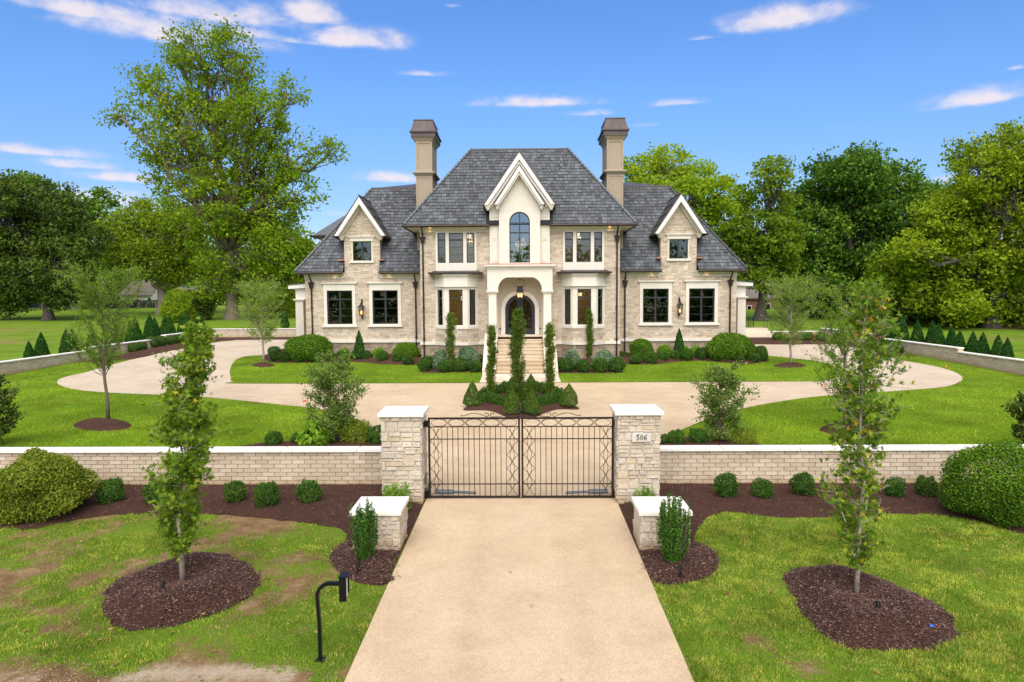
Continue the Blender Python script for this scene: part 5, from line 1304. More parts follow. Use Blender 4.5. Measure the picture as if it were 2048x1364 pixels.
def bush_mesh(name, rx, rz, n, leaf, mat, rs, shape='round', amp=.10, shell=.3, kind='quad', f=3., low=-.75, ry=None):
    """foliage of a clipped shrub standing on z = 0: round, cone, column or egg"""
    ry = ry or rx
    if shape == 'round':
        d = sphere_dirs(int(n*1.4), rs); d = d[d[:, 2] > low][:n]; r = lump(d, rs, 9, amp, f)*(1-shell*rs.beta(1, 2.2, len(d)))*(1+.03*rs.normal(size=len(d)))
        P_ = d*r[:, None]*np.array([rx, ry, rz]); P_[:, 2] -= low*rz; N = d*np.array([1/rx, 1/ry, 1/rz])*rx
    else:
        t = rs.uniform(0, 1, n); th = rs.uniform(0, 2*math.pi, n)
        if shape == 'cone': R = (np.minimum(1, t*7)**.5)*(1-t**1.7)**.85; t = t
        elif shape == 'flame': R = (np.minimum(1, .45+t*1.2))*(1-t**3.2)**.7
        elif shape == 'column': R = np.minimum(1, (.25+t*2.2))*(1-t**7)**.6*(1-.12*t)*(1+.16*np.sin(t*17+1))
        else: R = np.sin(np.pi*np.clip(t*.9+.12, 0, 1))**.6
        keep = rs.uniform(0, 1, n) < (.25+.75*R); t, th, R = t[keep], th[keep], R[keep]; m = len(t)
        d = np.stack([np.cos(th), np.sin(th), t*rz/rx*1.0], 1); q = lump(d, rs, 9, amp, f)
        r = R*q*(1-shell*rs.beta(1, 2.2, m)); P_ = np.stack([r*rx*np.cos(th), r*ry*np.sin(th), t*rz*(1+.02*rs.normal(size=m))], 1)
        N = np.stack([np.cos(th), np.sin(th), np.full(m, .35)], 1)
    N /= np.linalg.norm(N, axis=1)[:, None]
    g = vnoise(P_[:, 0]*1.0+9+P_[:, 2]*.7, P_[:, 1]+P_[:, 2]+9, 3.2/rx*.6, rs.randint(99), 2)
    return leaves(name, P_, leaf, kind, rs, N, .45, np.clip(.25+.9*(g-.3)+rs.uniform(-.3, .3, len(P_)), 0, .999), mat)
def stem_mb(h, r, n, rs, spread=.3):
    mb = MB()
    for k in range(n):
        a = 2*math.pi*k/n+rs.uniform(-.3, .3); s = spread*rs.uniform(.6, 1.1); mb.tube([(0, 0, -.05), (math.cos(a)*s*.35, math.sin(a)*s*.35, h*.4), (math.cos(a)*s, math.sin(a)*s, h)], [r, r*.8, r*.4], 5)
    return mb
def make_bush(name, rx, rz, n, leaf, mat, label, cat, group=None, shape='round', seed=1, stem=True, **k):
    rs = np.random.RandomState(seed); t = thing(name, (0, 0, 0), label, cat, group)
    obj('foliage', bush_mesh('foliage', rx, rz, n, leaf, mat, rs, shape, **k), None, t)
    if stem: obj('stem', stem_mb(rz*.7, max(.012, rx*.04), 5, rs, rx*.5), 'bark', t)
    return t
def make_shoots(name, r, h, n, per, leaf, mat, label, cat, group, seed):
    "an upright plant of many erect leafy shoots fanning from a narrow foot"
    rs = np.random.RandomState(seed); t = thing(name, (0, 0, 0), label, cat, group); pos = []; tn = []; br = MB(); nn = []
    for k in range(n):
        a = rs.uniform(0, 6.283); q = r*math.sqrt(rs.uniform(0, 1)); H = h*(rs.uniform(.60, 1.0)-.30*(q/r)**2*rs.uniform(0, 1)); m = int(per*H/h); u = rs.uniform(.03, 1, m)
        sx, sy = math.cos(a)*q, math.sin(a)*q; f = np.minimum(1, .42+u*1.2)**.9; P_ = np.stack([sx*f, sy*f, H*u], 1)+rs.normal(size=(m, 3))*leaf*np.array([.34, .34, .3])
        pos.append(P_); tn.append(rs.uniform(0, .4)+rs.uniform(0, .55, m)); br.tube([(sx*.2, sy*.2, 0), (sx*.75, sy*.75, H*.4), (sx, sy, H*.93)], [.008, .006, .003], 4)
    pos = np.concatenate(pos); N = pos*np.array([1, 1, 0])+np.array([0, 0, .5*r]); N /= np.linalg.norm(N, axis=1)[:, None]+1e-9
    obj('foliage', leaves('foliage', pos, leaf, 'quad', rs, N, .4, np.concatenate(tn), mat), None, t); obj('stems', br, 'bark', t); return t
used = set()
def put(t, px, py, label, cat=None, group=None, scale=1., off=0., rz=None, z=None):
    "stand a plant (the first time the model itself, then copies) on the ground seen at (px, py)"
    x, y = gp(px, py, off) if py is not None else px
    loc = (x, y, SLOPE*min(y, 135)+off+.0 if z is None else z); rz = rnd.uniform(0, 6.28) if rz is None else rz
    if isinstance(scale, (int, float)): scale = (scale*rnd.uniform(.9, 1.1), scale*rnd.uniform(.9, 1.1), scale*rnd.uniform(.88, 1.12))
    if t.name not in used: used.add(t.name); t.location = loc; t.rotation_euler = (0, 0, rz); t.scale = (scale,)*3 if isinstance(scale, (int, float)) else scale; o = t; o['label'] = label
    else: o = copy_tree(t, loc, rz, scale, label, None, None)
    if group: o['group'] = group
    return o

# ---- tall trees grown in clumps round traced masses
def polyline(a, b, rs, k=5, wob=.06, lift=0.):
    a = np.array(a, float); b = np.array(b, float); L = np.linalg.norm(b-a); out = []
    for i in range(k+1):
        t = i/k; p = a+(b-a)*t; p[2] += lift*L*math.sin(math.pi*t)
        if 0 < i < k: p += rs.normal(size=3)*L*wob
        out.append(p)
    return out
def big_tree(name, label, base, Y, lobes, nleaf, leaf, clump, mat, seed, trunk_r=.5, bark='bark', fork=.35, group=None, flat=.65, per=46, depth=1., gap=.0, branches=1.0, dy=2.0, up=.35, outer=.55, zground=None, extra=()):
    """lobes: (px, py, radius in photo px[, aspect]) as seen at depth Y; base: photo x of the trunk foot"""
    rs = np.random.RandomState(seed); k = mpp(Y); zg = gz(0, Y) if zground is None else zground
    bx = at(base, 600, Y).x; B = np.array([bx, Y, zg]); C = []
    for L in lobes:
        p = at(L[0], L[1], Y); r = L[2]*k; asp = L[3] if len(L) > 3 else .85
        C.append((np.array([p.x, Y+rs.uniform(-dy, dy), p.z]), np.array([r, r*depth, r*asp])))
    top = max(c[2]+r[2] for c, r in C); cz = sum(c[2] for c, r in C)/len(C)
    fz = zg+(top-zg)*fork
    w = np.array([np.prod(r)**(2/3) for c, r in C]); w /= w.sum(); ncl = max(8, nleaf//per)
    own = rs.choice(len(C), ncl, p=w); d = sphere_dirs(ncl, rs); clump = clump*.72; rr = outer+(1-outer)*rs.uniform(0, 1, ncl)**.6
    cc = np.array([C[i][0] for i in own])+d*rr[:, None]*np.array([C[i][1] for i in own])*lump(d, rs, 8, .13, 3)[:, None]
    ok = cc[:, 2] > zg+.6
    cc, own, ncl = cc[ok], own[ok], int(ok.sum())
    cs = clump*rs.uniform(.6, 1.35, ncl); ct = rs.uniform(0, 1, ncl)
    # tone varies at random from clump to clump; patches follow the boughs
    bt = np.array([rs.uniform(0, 1) for _ in C])[own]
    m = per; pos = (np.clip(rs.normal(size=(ncl, m, 3)), -1.5, 1.5)*np.array([.5, .5, .5*flat])*cs[:, None, None]+cc[:, None, :]).reshape(-1, 3)
    tn = (.30*ct+.25*bt)[:, None]+rs.uniform(0, .45, (ncl, m))
    nrm = np.tile(np.array([0, 0, 1.]), (len(pos), 1))+.5*np.repeat(d[ok] if len(d) != ncl else d, m, 0)
    nrm /= np.linalg.norm(nrm, axis=1)[:, None]
    t = thing(name, tuple(B), label, 'tree', group)
    obj('crown', leaves('crown', pos, leaf, 'quad', rs, nrm, up, tn.ravel(), mat), None, t)
    tr = MB(); F_ = np.array([bx+rs.uniform(-.3, .3), Y, fz])
    mid = (B+F_)/2+rs.normal(size=3)*.15
    tr.tube([tuple(B-np.array([0, 0, .3])), tuple(B+np.array([0, 0, .25])), tuple(B+np.array([0, 0, 1.2])), tuple(mid), tuple(F_)], [trunk_r*1.9, trunk_r*1.45, trunk_r*1.05, trunk_r*.9, trunk_r*.7], 10)
    obj('trunk', tr, bark, t, smooth=True)
    br = MB()
    for i, (c, r) in enumerate(C):
        low = B+(F_-B)*rs.uniform(.62, 1.0) if c[2] < fz+2 else F_
        tgt = c+np.array([0, 0, -.2*r[2]]); L = np.linalg.norm(tgt-low); pl = polyline(low, tgt, rs, 6, .05, .06); r0 = trunk_r*min(.6, .25+.05*L)
        br.tube([tuple(p) for p in pl], list(np.linspace(r0, r0*.28, 7)), 7)
        mine = np.where(own == i)[0]; rs.shuffle(mine)
        for j in mine[:int(len(mine)*.5*branches)+2]:
            s = pl[rs.randint(3, 7)]; q = polyline(s, cc[j], rs, 4, .06, .05); a0 = r0*.28*rs.uniform(.6, 1); br.tube([tuple(p) for p in q], list(np.linspace(a0, max(.015, a0*.2), 5)), 4, caps=False)
    obj('branches', br, bark, t, smooth=True)
    return t
# ---- slender young trees grown twig by twig
def twig_tree(name, label, loc, height, prof, nbr, per, leaf, mat, seed, bark='bark', trunk_r=.05, first=.2, rise=.9, kind='quad', wander=.08, cat='tree', group=None, scatter=.06, stems=1, tip=None, lean=(0, 0), fade=.25, up=.3, sub=3):
    """prof(t): crown radius at relative height t; twigs leave the trunk from `first` and climb by `rise`"""
    rs = np.random.RandomState(seed); t = thing(name, tuple(loc), label, cat, group); L0 = np.array(loc, float); tr = MB(); br = MB(); pos = []; tn = []
    axes = []
    for s in range(stems):
        a = 2*math.pi*s/max(1, stems)+rs.uniform(-.4, .4); sp = 0 if stems == 1 else .28*height*rs.uniform(.4, 1)*.5
        pts = [L0+np.array([math.cos(a)*sp*u+lean[0]*u*u+rs.normal()*.012*height*(0 < u < 1), math.sin(a)*sp*u+lean[1]*u*u, height*u]) for u in np.linspace(0, 1 if stems == 1 else rs.uniform(.75, 1), 9)]
        pts[0] = pts[0]+np.array([0, 0, -.05]); axes.append(pts); r0 = trunk_r/math.sqrt(stems); tr.tube([tuple(p) for p in pts], [r0*1.25]+list(np.linspace(r0, r0*.15, 8)), 7)
    for b in range(nbr):
        ax = axes[b % stems]; u = first+(1-first)*(b+rs.uniform(0, 1))/nbr*.97; R = prof(u); i = min(7, int(u*8)); f = u*8-i; s = ax[i]*(1-f)+ax[i+1]*f
        a = rs.uniform(0, 2*math.pi); R *= rs.uniform(.55, 1.12); h = R*rise*rs.uniform(.6, 1.4); o = np.array([math.cos(a)*R, math.sin(a)*R, h])
        o[2] = min(o[2], (L0[2]+height*1.04)-s[2]) if rise > .4 else o[2]
        k = 5; q = [s+np.array([o[0]*v**.85, o[1]*v**.85, o[2]*v**1.15])+rs.normal(size=3)*wander*R*v for v in np.linspace(0, 1, k+1)]
        r0 = max(.004, trunk_r*.32*(1-u*.6)); br.tube([tuple(p) for p in q], list(np.linspace(r0, .003+.0006*height, k+1)), 4, caps=False)
        base_t = rs.uniform(0, .35)
        twigs = [(q, per)]
        for j in range(sub):
            v = rs.uniform(.35, .95); ii = min(k-1, int(v*k)); p = q[ii]; e = p+(o*.28+rs.normal(size=3)*R*.22); tw = [p, (p+e)/2+rs.normal(size=3)*.02*R, e]; twigs.append((tw, per//2)); br.tube([tuple(x) for x in tw], [.004, .003, .002], 3, caps=False)
        for pts, m in twigs:
            A = np.array(pts); v = rs.uniform(fade if pts is q else .1, 1, m)*(len(A)-1); ii = np.minimum(v.astype(int), len(A)-2); f = (v-ii)[:, None]
            pos.append(A[ii]*(1-f)+A[ii+1]*f+rs.normal(size=(m, 3))*scatter*(1 if kind != 'star' else 1)); tn.append(base_t+rs.uniform(0, .65, m))
    pos = np.concatenate(pos); tn = np.concatenate(tn); nr = np.tile(np.array([0, -.25, 1.]), (len(pos), 1))
    obj('crown', leaves('crown', pos, leaf, kind, rs, nr, up, tn, mat), None, t); obj('trunk', tr, bark, t, smooth=True); obj('branches', br, bark, t)
    return t

def S(px, py, Y): p = at(px, py, Y); return p
# -- background left
big_tree('tulip_tree', 'tallest tree left of the house, with an open yellow green crown and thick pale trunk', 463, 88,
  [(400, 110, 62), (355, 95, 40), (470, 105, 45), (330, 185, 62), (430, 190, 70), (270, 150, 34), (265, 235, 30), (500, 165, 38), (530, 240, 60), (575, 185, 38), (400, 270, 80), (320, 290, 50), (500, 330, 75), (590, 320, 55), (655, 300, 26), (350, 360, 60),
   (440, 410, 75), (540, 420, 65), (600, 390, 45), (480, 500, 75), (555, 500, 55), (420, 510, 45), (530, 560, 45), (600, 480, 34), (450, 565, 40), (500, 585, 32), (420, 580, 28)], 46000, .42, 2.1, 'tulip_leaf', 3, trunk_r=.75, fork=.24, per=46, dy=3, branches=1.3)
big_tree('magnolia_tree', 'broad very dark dense evergreen tree at the left edge of the field', 95, 88,
  [(60, 420, 75), (20, 470, 75), (110, 480, 70), (-40, 440, 90), (60, 540, 80), (140, 540, 55), (-30, 560, 80), (20, 400, 55), (160, 500, 30), (120, 590, 35), (0, 600, 40)], 44000, .45, 1.6, 'magnolia_leaf', 4, trunk_r=.55, bark='dark_bark', fork=.2, per=46, dy=3, outer=.6)
big_tree('shade_tree', 'mid green tree rising behind the dark evergreen at the far left', 150, 122,
  [(60, 395, 50), (120, 430, 60), (180, 440, 45), (195, 400, 24), (160, 500, 60), (210, 540, 40), (110, 560, 60)], 16000, .7, 2.6, 'oak_leaf', 5, trunk_r=.5, per=40)
big_tree('spreading_tree', 'yellow green spreading tree with forked pale trunk behind the black silt fence', 325, 104,
  [(270, 430, 40), (255, 500, 48), (330, 460, 50), (390, 450, 45), (310, 520, 45), (380, 510, 40), (240, 450, 30), (420, 540, 30), (350, 550, 25)], 24000, .50, 2.2, 'walnut_leaf', 6, trunk_r=.75, bark='pale_bark', fork=.22, per=40)
big_tree('shade_tree', 'bright green tree low behind the left end of the house', 590, 112,
  [(560, 480, 45), (600, 510, 40), (555, 560, 45), (610, 560, 35), (640, 590, 40), (520, 540, 40)], 15000, .6, 2.2, 'elm_wood_leaf', 7, trunk_r=.4, per=40)
# -- background right
big_tree('walnut_tree', 'airy yellow green tree directly behind the right wing and chimney', 1345, 76,
  [(1290, 330, 40), (1350, 320, 45), (1395, 350, 40), (1300, 390, 45), (1370, 400, 50), (1425, 390, 32), (1440, 430, 35), (1270, 400, 30), (1400, 450, 40), (1330, 460, 50)], 15500, .42, 1.5, 'tulip_leaf', 8, trunk_r=.45, per=34, dy=2.5)
big_tree('walnut_tree', 'loose mid green tree between the right wing and the dark maple', 1522, 80,
  [(1520, 360, 38), (1480, 400, 35), (1560, 410, 35), (1500, 460, 50), (1550, 480, 45), (1450, 480, 34), (1540, 550, 45), (1480, 540, 40)], 16500, .42, 1.5, 'walnut_leaf', 9, trunk_r=.6, bark='dark_bark', fork=.25, per=34, dy=2.5)
big_tree('maple_tree', 'large dark green maple with a dense rounded crown right of the house', 1700, 84,
  [(1740, 340, 55), (1680, 360, 55), (1800, 370, 48), (1640, 400, 50), (1720, 430, 70), (1800, 450, 60), (1620, 470, 55), (1660, 540, 75), (1760, 540, 75), (1600, 550, 50), (1830, 520, 50), (1700, 610, 50), (1790, 610, 50), (1620, 600, 40), (1650, 330, 24)], 60000, .48, 1.9, 'oak_leaf', 10, trunk_r=.7, bark='dark_bark', fork=.2, per=44, dy=3, outer=.6)
big_tree('elm_tree', 'huge yellow green tree filling the right edge of the view', 1985, 66,
  [(2000, 310, 60), (1930, 360, 55), (2040, 380, 70), (1960, 430, 75), (1880, 440, 50), (1850, 500, 50), (2050, 480, 80), (1940, 530, 75), (1820, 540, 45), (2030, 580, 65), (1870, 590, 45), (1790, 500, 22), (2100, 350, 80), (1960, 300, 30), (1900, 612, 38), (1975, 626, 40), (2060, 620, 48)], 66000, .36, 1.5, 'elm_wood_leaf', 11, trunk_r=.6, bark='dark_bark', fork=.22, per=44, dy=3, outer=.55)
big_tree('shade_tree', 'dark green tree standing between the maple and the huge elm', 1870, 100,
  [(1870, 400, 40), (1890, 460, 60), (1850, 560, 70), (1930, 600, 60), (1880, 380, 25)], 18000, .6, 2.2, 'oak_leaf', 13, trunk_r=.5, bark='dark_bark', per=40)
# far woods closing the view, one mass each side
def woods(name, segs, Y, leaf, mat, seed, n):
    rs = np.random.RandomState(seed); pos = []; k = mpp(Y); wt = np.array([r*r for _, _, r in segs], float); own = rs.choice(len(segs), n//40, p=wt/wt.sum())
    for i in own:
        x, y, r = segs[i]; c = at(x, y, Y); d = sphere_dirs(1, rs)[0]; p = np.array([c.x, Y+rs.uniform(-6, 6), c.z])+d*r*k*np.array([1, .4, .8])*rs.uniform(.5, 1)
        pos.append(p+rs.normal(size=(40, 3))*np.array([1.3, 1.3, .9]))
    pos = np.concatenate(pos); pos = pos[pos[:, 2] > gz(0, Y)+.1]
    o = obj(name, leaves(name, pos, leaf, 'quad', rs, None, 0, None, mat), None, kind='stuff'); return o
woods('woods', [(x, 545+rnd.uniform(-12, 12), 55) for x in range(-400, 640, 45)] + [(x, 590, 34) for x in range(-400, 700, 30)], 150, 1.3, 'oak_leaf', 20, 28000)
woods('woods', [(x, 540+rnd.uniform(-14, 14), 55) for x in range(1440, 2500, 45)] + [(x, 590, 34) for x in range(1440, 2500, 30)], 130, 1.2, 'magnolia_leaf', 21, 28000)
woods('shade_undergrowth', [(x, 596+rnd.uniform(-10, 10), 52) for x in range(1760, 2400, 26)], 79, .55, 'magnolia_leaf', 23, 22000)  # low foliage filling under the right trees, their dense shade put in its dark colour
woods('shade_undergrowth', [(x, 612+rnd.uniform(-12, 8), 42) for x in range(1800, 2420, 24)], 73, .5, 'magnolia_leaf', 24, 15000)
# the wood across the street, behind the viewpoint; the windows mirror it
def back_woods():
    rs = np.random.RandomState(30); pos = []
    for i in range(1500):
        x = rs.uniform(-110, 110); h = 12+4.5*math.sin(x*.13)+3*math.sin(x*.31+1)+1.5*math.sin(x*.77)
        if abs(x-6) < 9: h *= .8
        p = np.array([x, -42+rs.uniform(-4, 4), rs.uniform(0, 1)*h]); pos.append(p+rs.normal(size=(42, 3))*np.array([1.6, 1.2, 1.1]))
    pos = np.concatenate(pos); obj('woods', leaves('woods', pos, 1.0, 'quad', rs, None, 0, None, 'oak_leaf'), None, kind='stuff')
back_woods()

# -- young trees
z = lambda x, y, o=0.: (x, y, SLOPE*y+o)
def px_h(x, y, py): return CAMH+dirpx(1024, py).z*(y/dirpx(1024, py).y)
pg = lambda t: (.30+.10*math.sin(t*9))*(1 if t < .9 else 1-(t-.9)*6)
def gum_prof(t): return .40*min(1, .45+(t-.1)*3.0)*(1.0-.45*max(0, t-.72)/.28)
twig_tree('sweetgum_tree', 'narrow young sweetgum with dense star shaped leaves on the mulch ring left of the driveway', z(*GUML, .06), at(425, 655, GUML[1]).z-SLOPE*GUML[1]-.06, lambda t: gum_prof(t)*1.0, 125, 18, .10, 'gum_leaf', 41, 'pale_bark', .040, .12, .55, 'star', .16, scatter=.05, lean=(.42, .1), up=.35, sub=4, group='columnar sweetgums either side of the driveway')
twig_tree('sweetgum_tree', 'narrow young sweetgum with sparse star shaped leaves on the mulch ring right of the driveway', z(*GUMR, .06), at(1735, 572, GUMR[1]).z-SLOPE*GUMR[1]-.06, lambda t: gum_prof(t)*1.15, 100, 12, .10, 'gum_leaf', 42, 'pale_bark', .036, .10, .75, 'star', .18, scatter=.06, lean=(.12, .1), up=.3, sub=4, group='columnar sweetgums either side of the driveway')
def vase(R): return lambda t: R*(.55+.45*math.sin(min(1, (t-.25)/.5)*math.pi/2)) if t > .25 else R*.5
x, y = gp(216, 838); twig_tree('elm_tree', 'young vase shaped elm on a mulch ring in the left front lawn', z(x, y, .05), 5.15, lambda t: 1.30*(.70+.40*t), 80, 42, .072, 'elm_leaf', 43, 'bark', .06, .28, 1.15, scatter=.05, fade=.3, sub=5, wander=.06)
x, y = gp(1690, 858); twig_tree('elm_tree', 'young airy elm on a mulch ring in the right front lawn, seen behind the sweetgum', z(x, y, .05), 4.5, lambda t: 1.15*(.75+.25*t), 70, 34, .072, 'elm_leaf', 44, 'bark', .055, .15, .95, scatter=.05, fade=.3, sub=5, wander=.06)
x, y = gp(527, 729); twig_tree('elm_tree', 'young elm on a small mulch ring near the left corner of the house', z(x, y, .08), 4.7, lambda t: 1.45*math.sin(math.pi*min(1, max(.12, (t-.1)*.95)))**.7, 85, 38, .075, 'elm_leaf', 45, 'pale_bark', .065, .24, .8, scatter=.06, fade=.25, sub=5)
x, y = gp(1580, 731); twig_tree('elm_tree', 'young feathery elm on a small mulch ring near the right corner of the house', z(x, y, .08), 4.7, lambda t: 1.45*math.sin(math.pi*min(1, max(.12, (t-.1)*.95)))**.7, 90, 38, .075, 'elm_leaf', 46, 'pale_bark', .065, .22, .8, scatter=.06, fade=.25, sub=5)
def eggp(R): return lambda t: R*math.sin(math.pi*min(1, .18+t*.78))**.8
x, y = gp(668, 887); twig_tree('serviceberry_shrub', 'tall loose many stemmed shrub behind the left front wall', z(x, y), 2.75, eggp(.85), 70, 40, .078, 'service_leaf', 47, 'bark', .05, .04, .7, cat='shrub', stems=5, scatter=.05, sub=5)
x, y = gp(1440, 884); twig_tree('serviceberry_shrub', 'tall loose many stemmed shrub behind the right front wall', z(x, y), 2.45, eggp(.82), 62, 38, .080, 'service_leaf', 48, 'bark', .05, .04, .7, cat='shrub', stems=5, scatter=.05, sub=5)
x, y = gp(-12, 893); twig_tree('magnolia_shrub', 'dark glossy broadleaf shrub cut off by the left edge behind the wall', z(x, y), 2.1, eggp(.75), 60, 26, .13, 'magnolia_leaf', 49, 'bark', .05, .05, .7, cat='shrub', scatter=.05)
x, y = gp(2062, 897); twig_tree('magnolia_shrub', 'dark glossy broadleaf shrub at the right edge behind the big round boxwood', z(x, y), 1.6, eggp(.55), 50, 26, .13, 'magnolia_leaf', 50, 'bark', .05, .05, .7, cat='shrub', scatter=.05)

# -- clipped shrubs, one model of each kind
BX = [make_bush('boxwood', .27, .27, 3000, .042, 'boxwood_leaf', 'x', 'boxwood', 'small round boxwoods along the front wall', seed=60+k, amp=.2, shell=.35, low=-.85) for k in range(3)]
fx = [(224, 1004, 1.12, 'first small round boxwood beside the golden mound shrub, by the left front wall'), (311, 1006, .92, 'small round boxwood just left of the left sweetgum, by the front wall'), (470, 1004, .93, 'first small round boxwood right of the left sweetgum, by the front wall'),
      (536, 1011, 1.0, 'second small round boxwood right of the left sweetgum, by the front wall'), (618, 1003, 1.0, 'third small round boxwood right of the left sweetgum, nearest the left gate pillar'), (1453, 995, .98, 'small round boxwood nearest the right gate pillar, by the front wall'),
      (1526, 995, .88, 'second small round boxwood from the right gate pillar, by the front wall'), (1605, 991, .98, 'third small round boxwood from the right gate pillar, by the front wall'), (1790, 994, .85, 'small round boxwood just right of the right sweetgum, by the front wall'), (1851, 992, .88, 'small round boxwood beside the big round boxwood on the right')]
for k, (x, y, s, lab) in enumerate(fx): put(BX[k % 3], x, y, lab, scale=(s, s, s*(1.05+.1*(k % 2))), off=.06)
gm = make_bush('golden_cypress', .92, .72, 26000, .055, 'gold_leaf', 'x', 'shrub', seed=70, amp=.15, shell=.35, low=-.7, f=3.5)
put(gm, 82, 1028, 'wide golden green mound shrub at the left end of the front wall')
rb = make_bush('round_boxwood', .88, .93, 30000, .05, 'round_leaf', 'x', 'boxwood', seed=71, amp=.12, shell=.3, low=-.85, f=3)
put(rb, 1985, 1036, 'big round bright green boxwood at the right end of the front wall')
yw = [make_shoots('upright_yew', .22, 1.20, 70, 210, .036, 'yew_leaf', 'x', 'yew', 'upright yews in front of the low piers', 72+k) for k in range(2)]
put(yw[0], 729, 1120, 'narrow upright dark yew in front of the left low pier', off=.13); put(yw[1], 1345, 1122, 'narrow upright dark yew in front of the right low pier', scale=(1.2, 1.2, 1.0), off=.13)
gt = make_shoots('tufted_shrub', .32, .62, 60, 34, .06, 'bright_leaf', 'x', 'shrub', 'bright tufts between pier and pillar', 75)
put(gt, (-2.72, 14.3), None, 'bright green tuft between the left low pier and the left gate pillar', off=.05, scale=1.05); put(gt, (2.62, 14.3), None, 'bright green tuft between the right low pier and the right gate pillar', off=.05, scale=.9)
# behind the front wall
for k, (x, y, s, lab) in enumerate([(549, 893, .95, 'small round boxwood left of the upright one behind the left front wall'), (598, 889, .98, 'small dark boxwood beside the bright leafy plant behind the left front wall'), (752, 890, 1.1, 'small boxwood tight against the left gate pillar behind the wall'),
     (1352, 890, .95, 'low boxwood touching the right gate pillar behind the wall'), (1328, 888, .7, 'tiniest boxwood behind the wall beside the house number pillar'), (1396, 889, 1.05, 'dark boxwood left of the right loose shrub behind the wall')]): put(BX[k % 3], x, y, lab, scale=s, group='small boxwoods behind the front wall')
bl = make_bush('hydrangea', .5, .42, 700, .16, 'bright_leaf', 'x', 'leafy plant', seed=76, shape='round', amp=.12, shell=.5, kind='quad', low=-.6)
put(bl, 628, 892, 'bright green large leaved plant at the foot of the left loose shrub')
gs = make_bush('spirea_shrub', .5, .42, 4200, .05, 'gold_leaf', 'x', 'shrub', 'low loose shrubs', seed=77, amp=.2, shell=.5, low=-.6)
put(gs, 715, 886, 'low yellow green shrub right of the left loose shrub', scale=(1, 1, 1.1)); put(gs, 1487, 890, 'low yellow green shrub right of the right loose shrub', scale=.85)

# centre bed
CB = [make_bush('cone_boxwood', .40, 1.0, 7000, .05, 'cone_leaf', 'x', 'boxwood', 'cone boxwoods in the centre bed', shape='cone', seed=80+k, amp=.07, shell=.25) for k in range(2)]
put(CB[0], 945, 813, 'clipped cone boxwood at the left corner of the centre bed', off=.05, scale=(.95, .95, .98)); put(CB[1], 1138, 813, 'bronze tinged cone boxwood at the right corner of the centre bed', off=.05)
put(CB[1], 1026, 829, 'left of the two front cone boxwoods in the centre bed', off=.05, scale=(.92, .92, .92)); put(CB[0], 1063, 829, 'right of the two front cone boxwoods in the centre bed', off=.05, scale=(.92, .92, .9))
put(CB[0], 1024, 787, 'left of the two rear cone boxwoods behind the tall centre hornbeam', off=.05, scale=(.85, .85, .72)); put(CB[1], 1062, 785, 'right of the two rear cone boxwoods behind the tall centre hornbeam', off=.05, scale=(.8, .8, .8))
def hornbeam(px, py, top, r, label, seed, n=80, off=.05, grp='narrow columnar hornbeams'):
    x, y = gp(px, py, off); h = at(px, top, y).z-SLOPE*y-off
    return twig_tree('hornbeam', label, (x, y, SLOPE*y+off), h, lambda t: r*min(1, .45+2.5*t)*(1-max(0, t-.82)/.18*.75)*(1+.08*math.sin(t*19+seed)), int(n*1.6), 30, .062, 'hornbeam_leaf', seed, 'pale_bark', .035, .06, 1.2, scatter=.05, fade=.0, sub=3, wander=.10, cat='columnar tree', group=grp)
hornbeam(983, 800, 652, .18, 'slim columnar hornbeam at the left of the stairs in the centre bed', 91); hornbeam(1037, 818, 620, .25, 'tallest columnar hornbeam, in the middle of the centre bed', 92, 130); hornbeam(1099, 800, 648, .19, 'slim columnar hornbeam at the right of the stairs in the centre bed', 93)
hornbeam(903, 738, 626, .24, 'columnar hornbeam against the left bay window', 94, 80, .15); hornbeam(1178, 722, 618, .17, 'very thin columnar hornbeam against the right bay window', 95, 70, .2)
# low clipped hedges tracing the bed
def hedge(a, b, label, seed):
    rs = np.random.RandomState(seed); A = np.array([*a, 0.]); B = np.array([*b, 0.]); L = np.linalg.norm(B-A); n = int(6500*L); u = rs.uniform(0, 1, n)[:, None]; d = sphere_dirs(n, rs); d[:, 2] = np.abs(d[:, 2])
    q = (1+.16*np.sin(u[:, 0]*L*14+rs.uniform(0, 6))); P_ = A+(B-A)*u+d*np.array([.21, .21, .44])*(q*(1-.4*rs.beta(1, 2, n)))[:, None]; zc = SLOPE*(A[1]+B[1])/2+.05
    P_[:, 2] += SLOPE*P_[:, 1]+.03
    t = thing('low_hedge', ((a[0]+b[0])/2, (a[1]+b[1])/2, zc), label, 'hedge', 'low hedges of the centre bed'); obj('foliage', leaves('foliage', P_, .05, 'quad', rs, d, .4, None, 'boxwood_leaf'), None, t)
    mb = MB()
    for k in range(int(L/.3)+1): p = A+(B-A)*(k+.5)/(int(L/.3)+1); mb.tube([(p[0], p[1], SLOPE*p[1]), (p[0]+.03, p[1], SLOPE*p[1]+.25)], .01, 4)
    obj('stems', mb, 'bark', t)
hp = P((968, 806), (1012, 818), (1077, 818), (1118, 806), (1000, 786), (1088, 786))
hedge(hp[0], hp[1], 'front left low hedge of the centre bed', 1); hedge(hp[2], hp[3], 'front right low hedge of the centre bed', 2); hedge(hp[4], P((1030, 781))[0], 'rear left low hedge of the centre bed', 3); hedge(P((1056, 781))[0], hp[5], 'rear right low hedge of the centre bed', 4)
hedge(P((960, 800))[0], P((1000, 790))[0], 'left side low hedge of the centre bed', 5); hedge(P((1088, 790))[0], P((1124, 800))[0], 'right side low hedge of the centre bed', 6); hedge(P((1016, 806))[0], P((1072, 806))[0], 'middle low hedge behind the two front cones', 7)

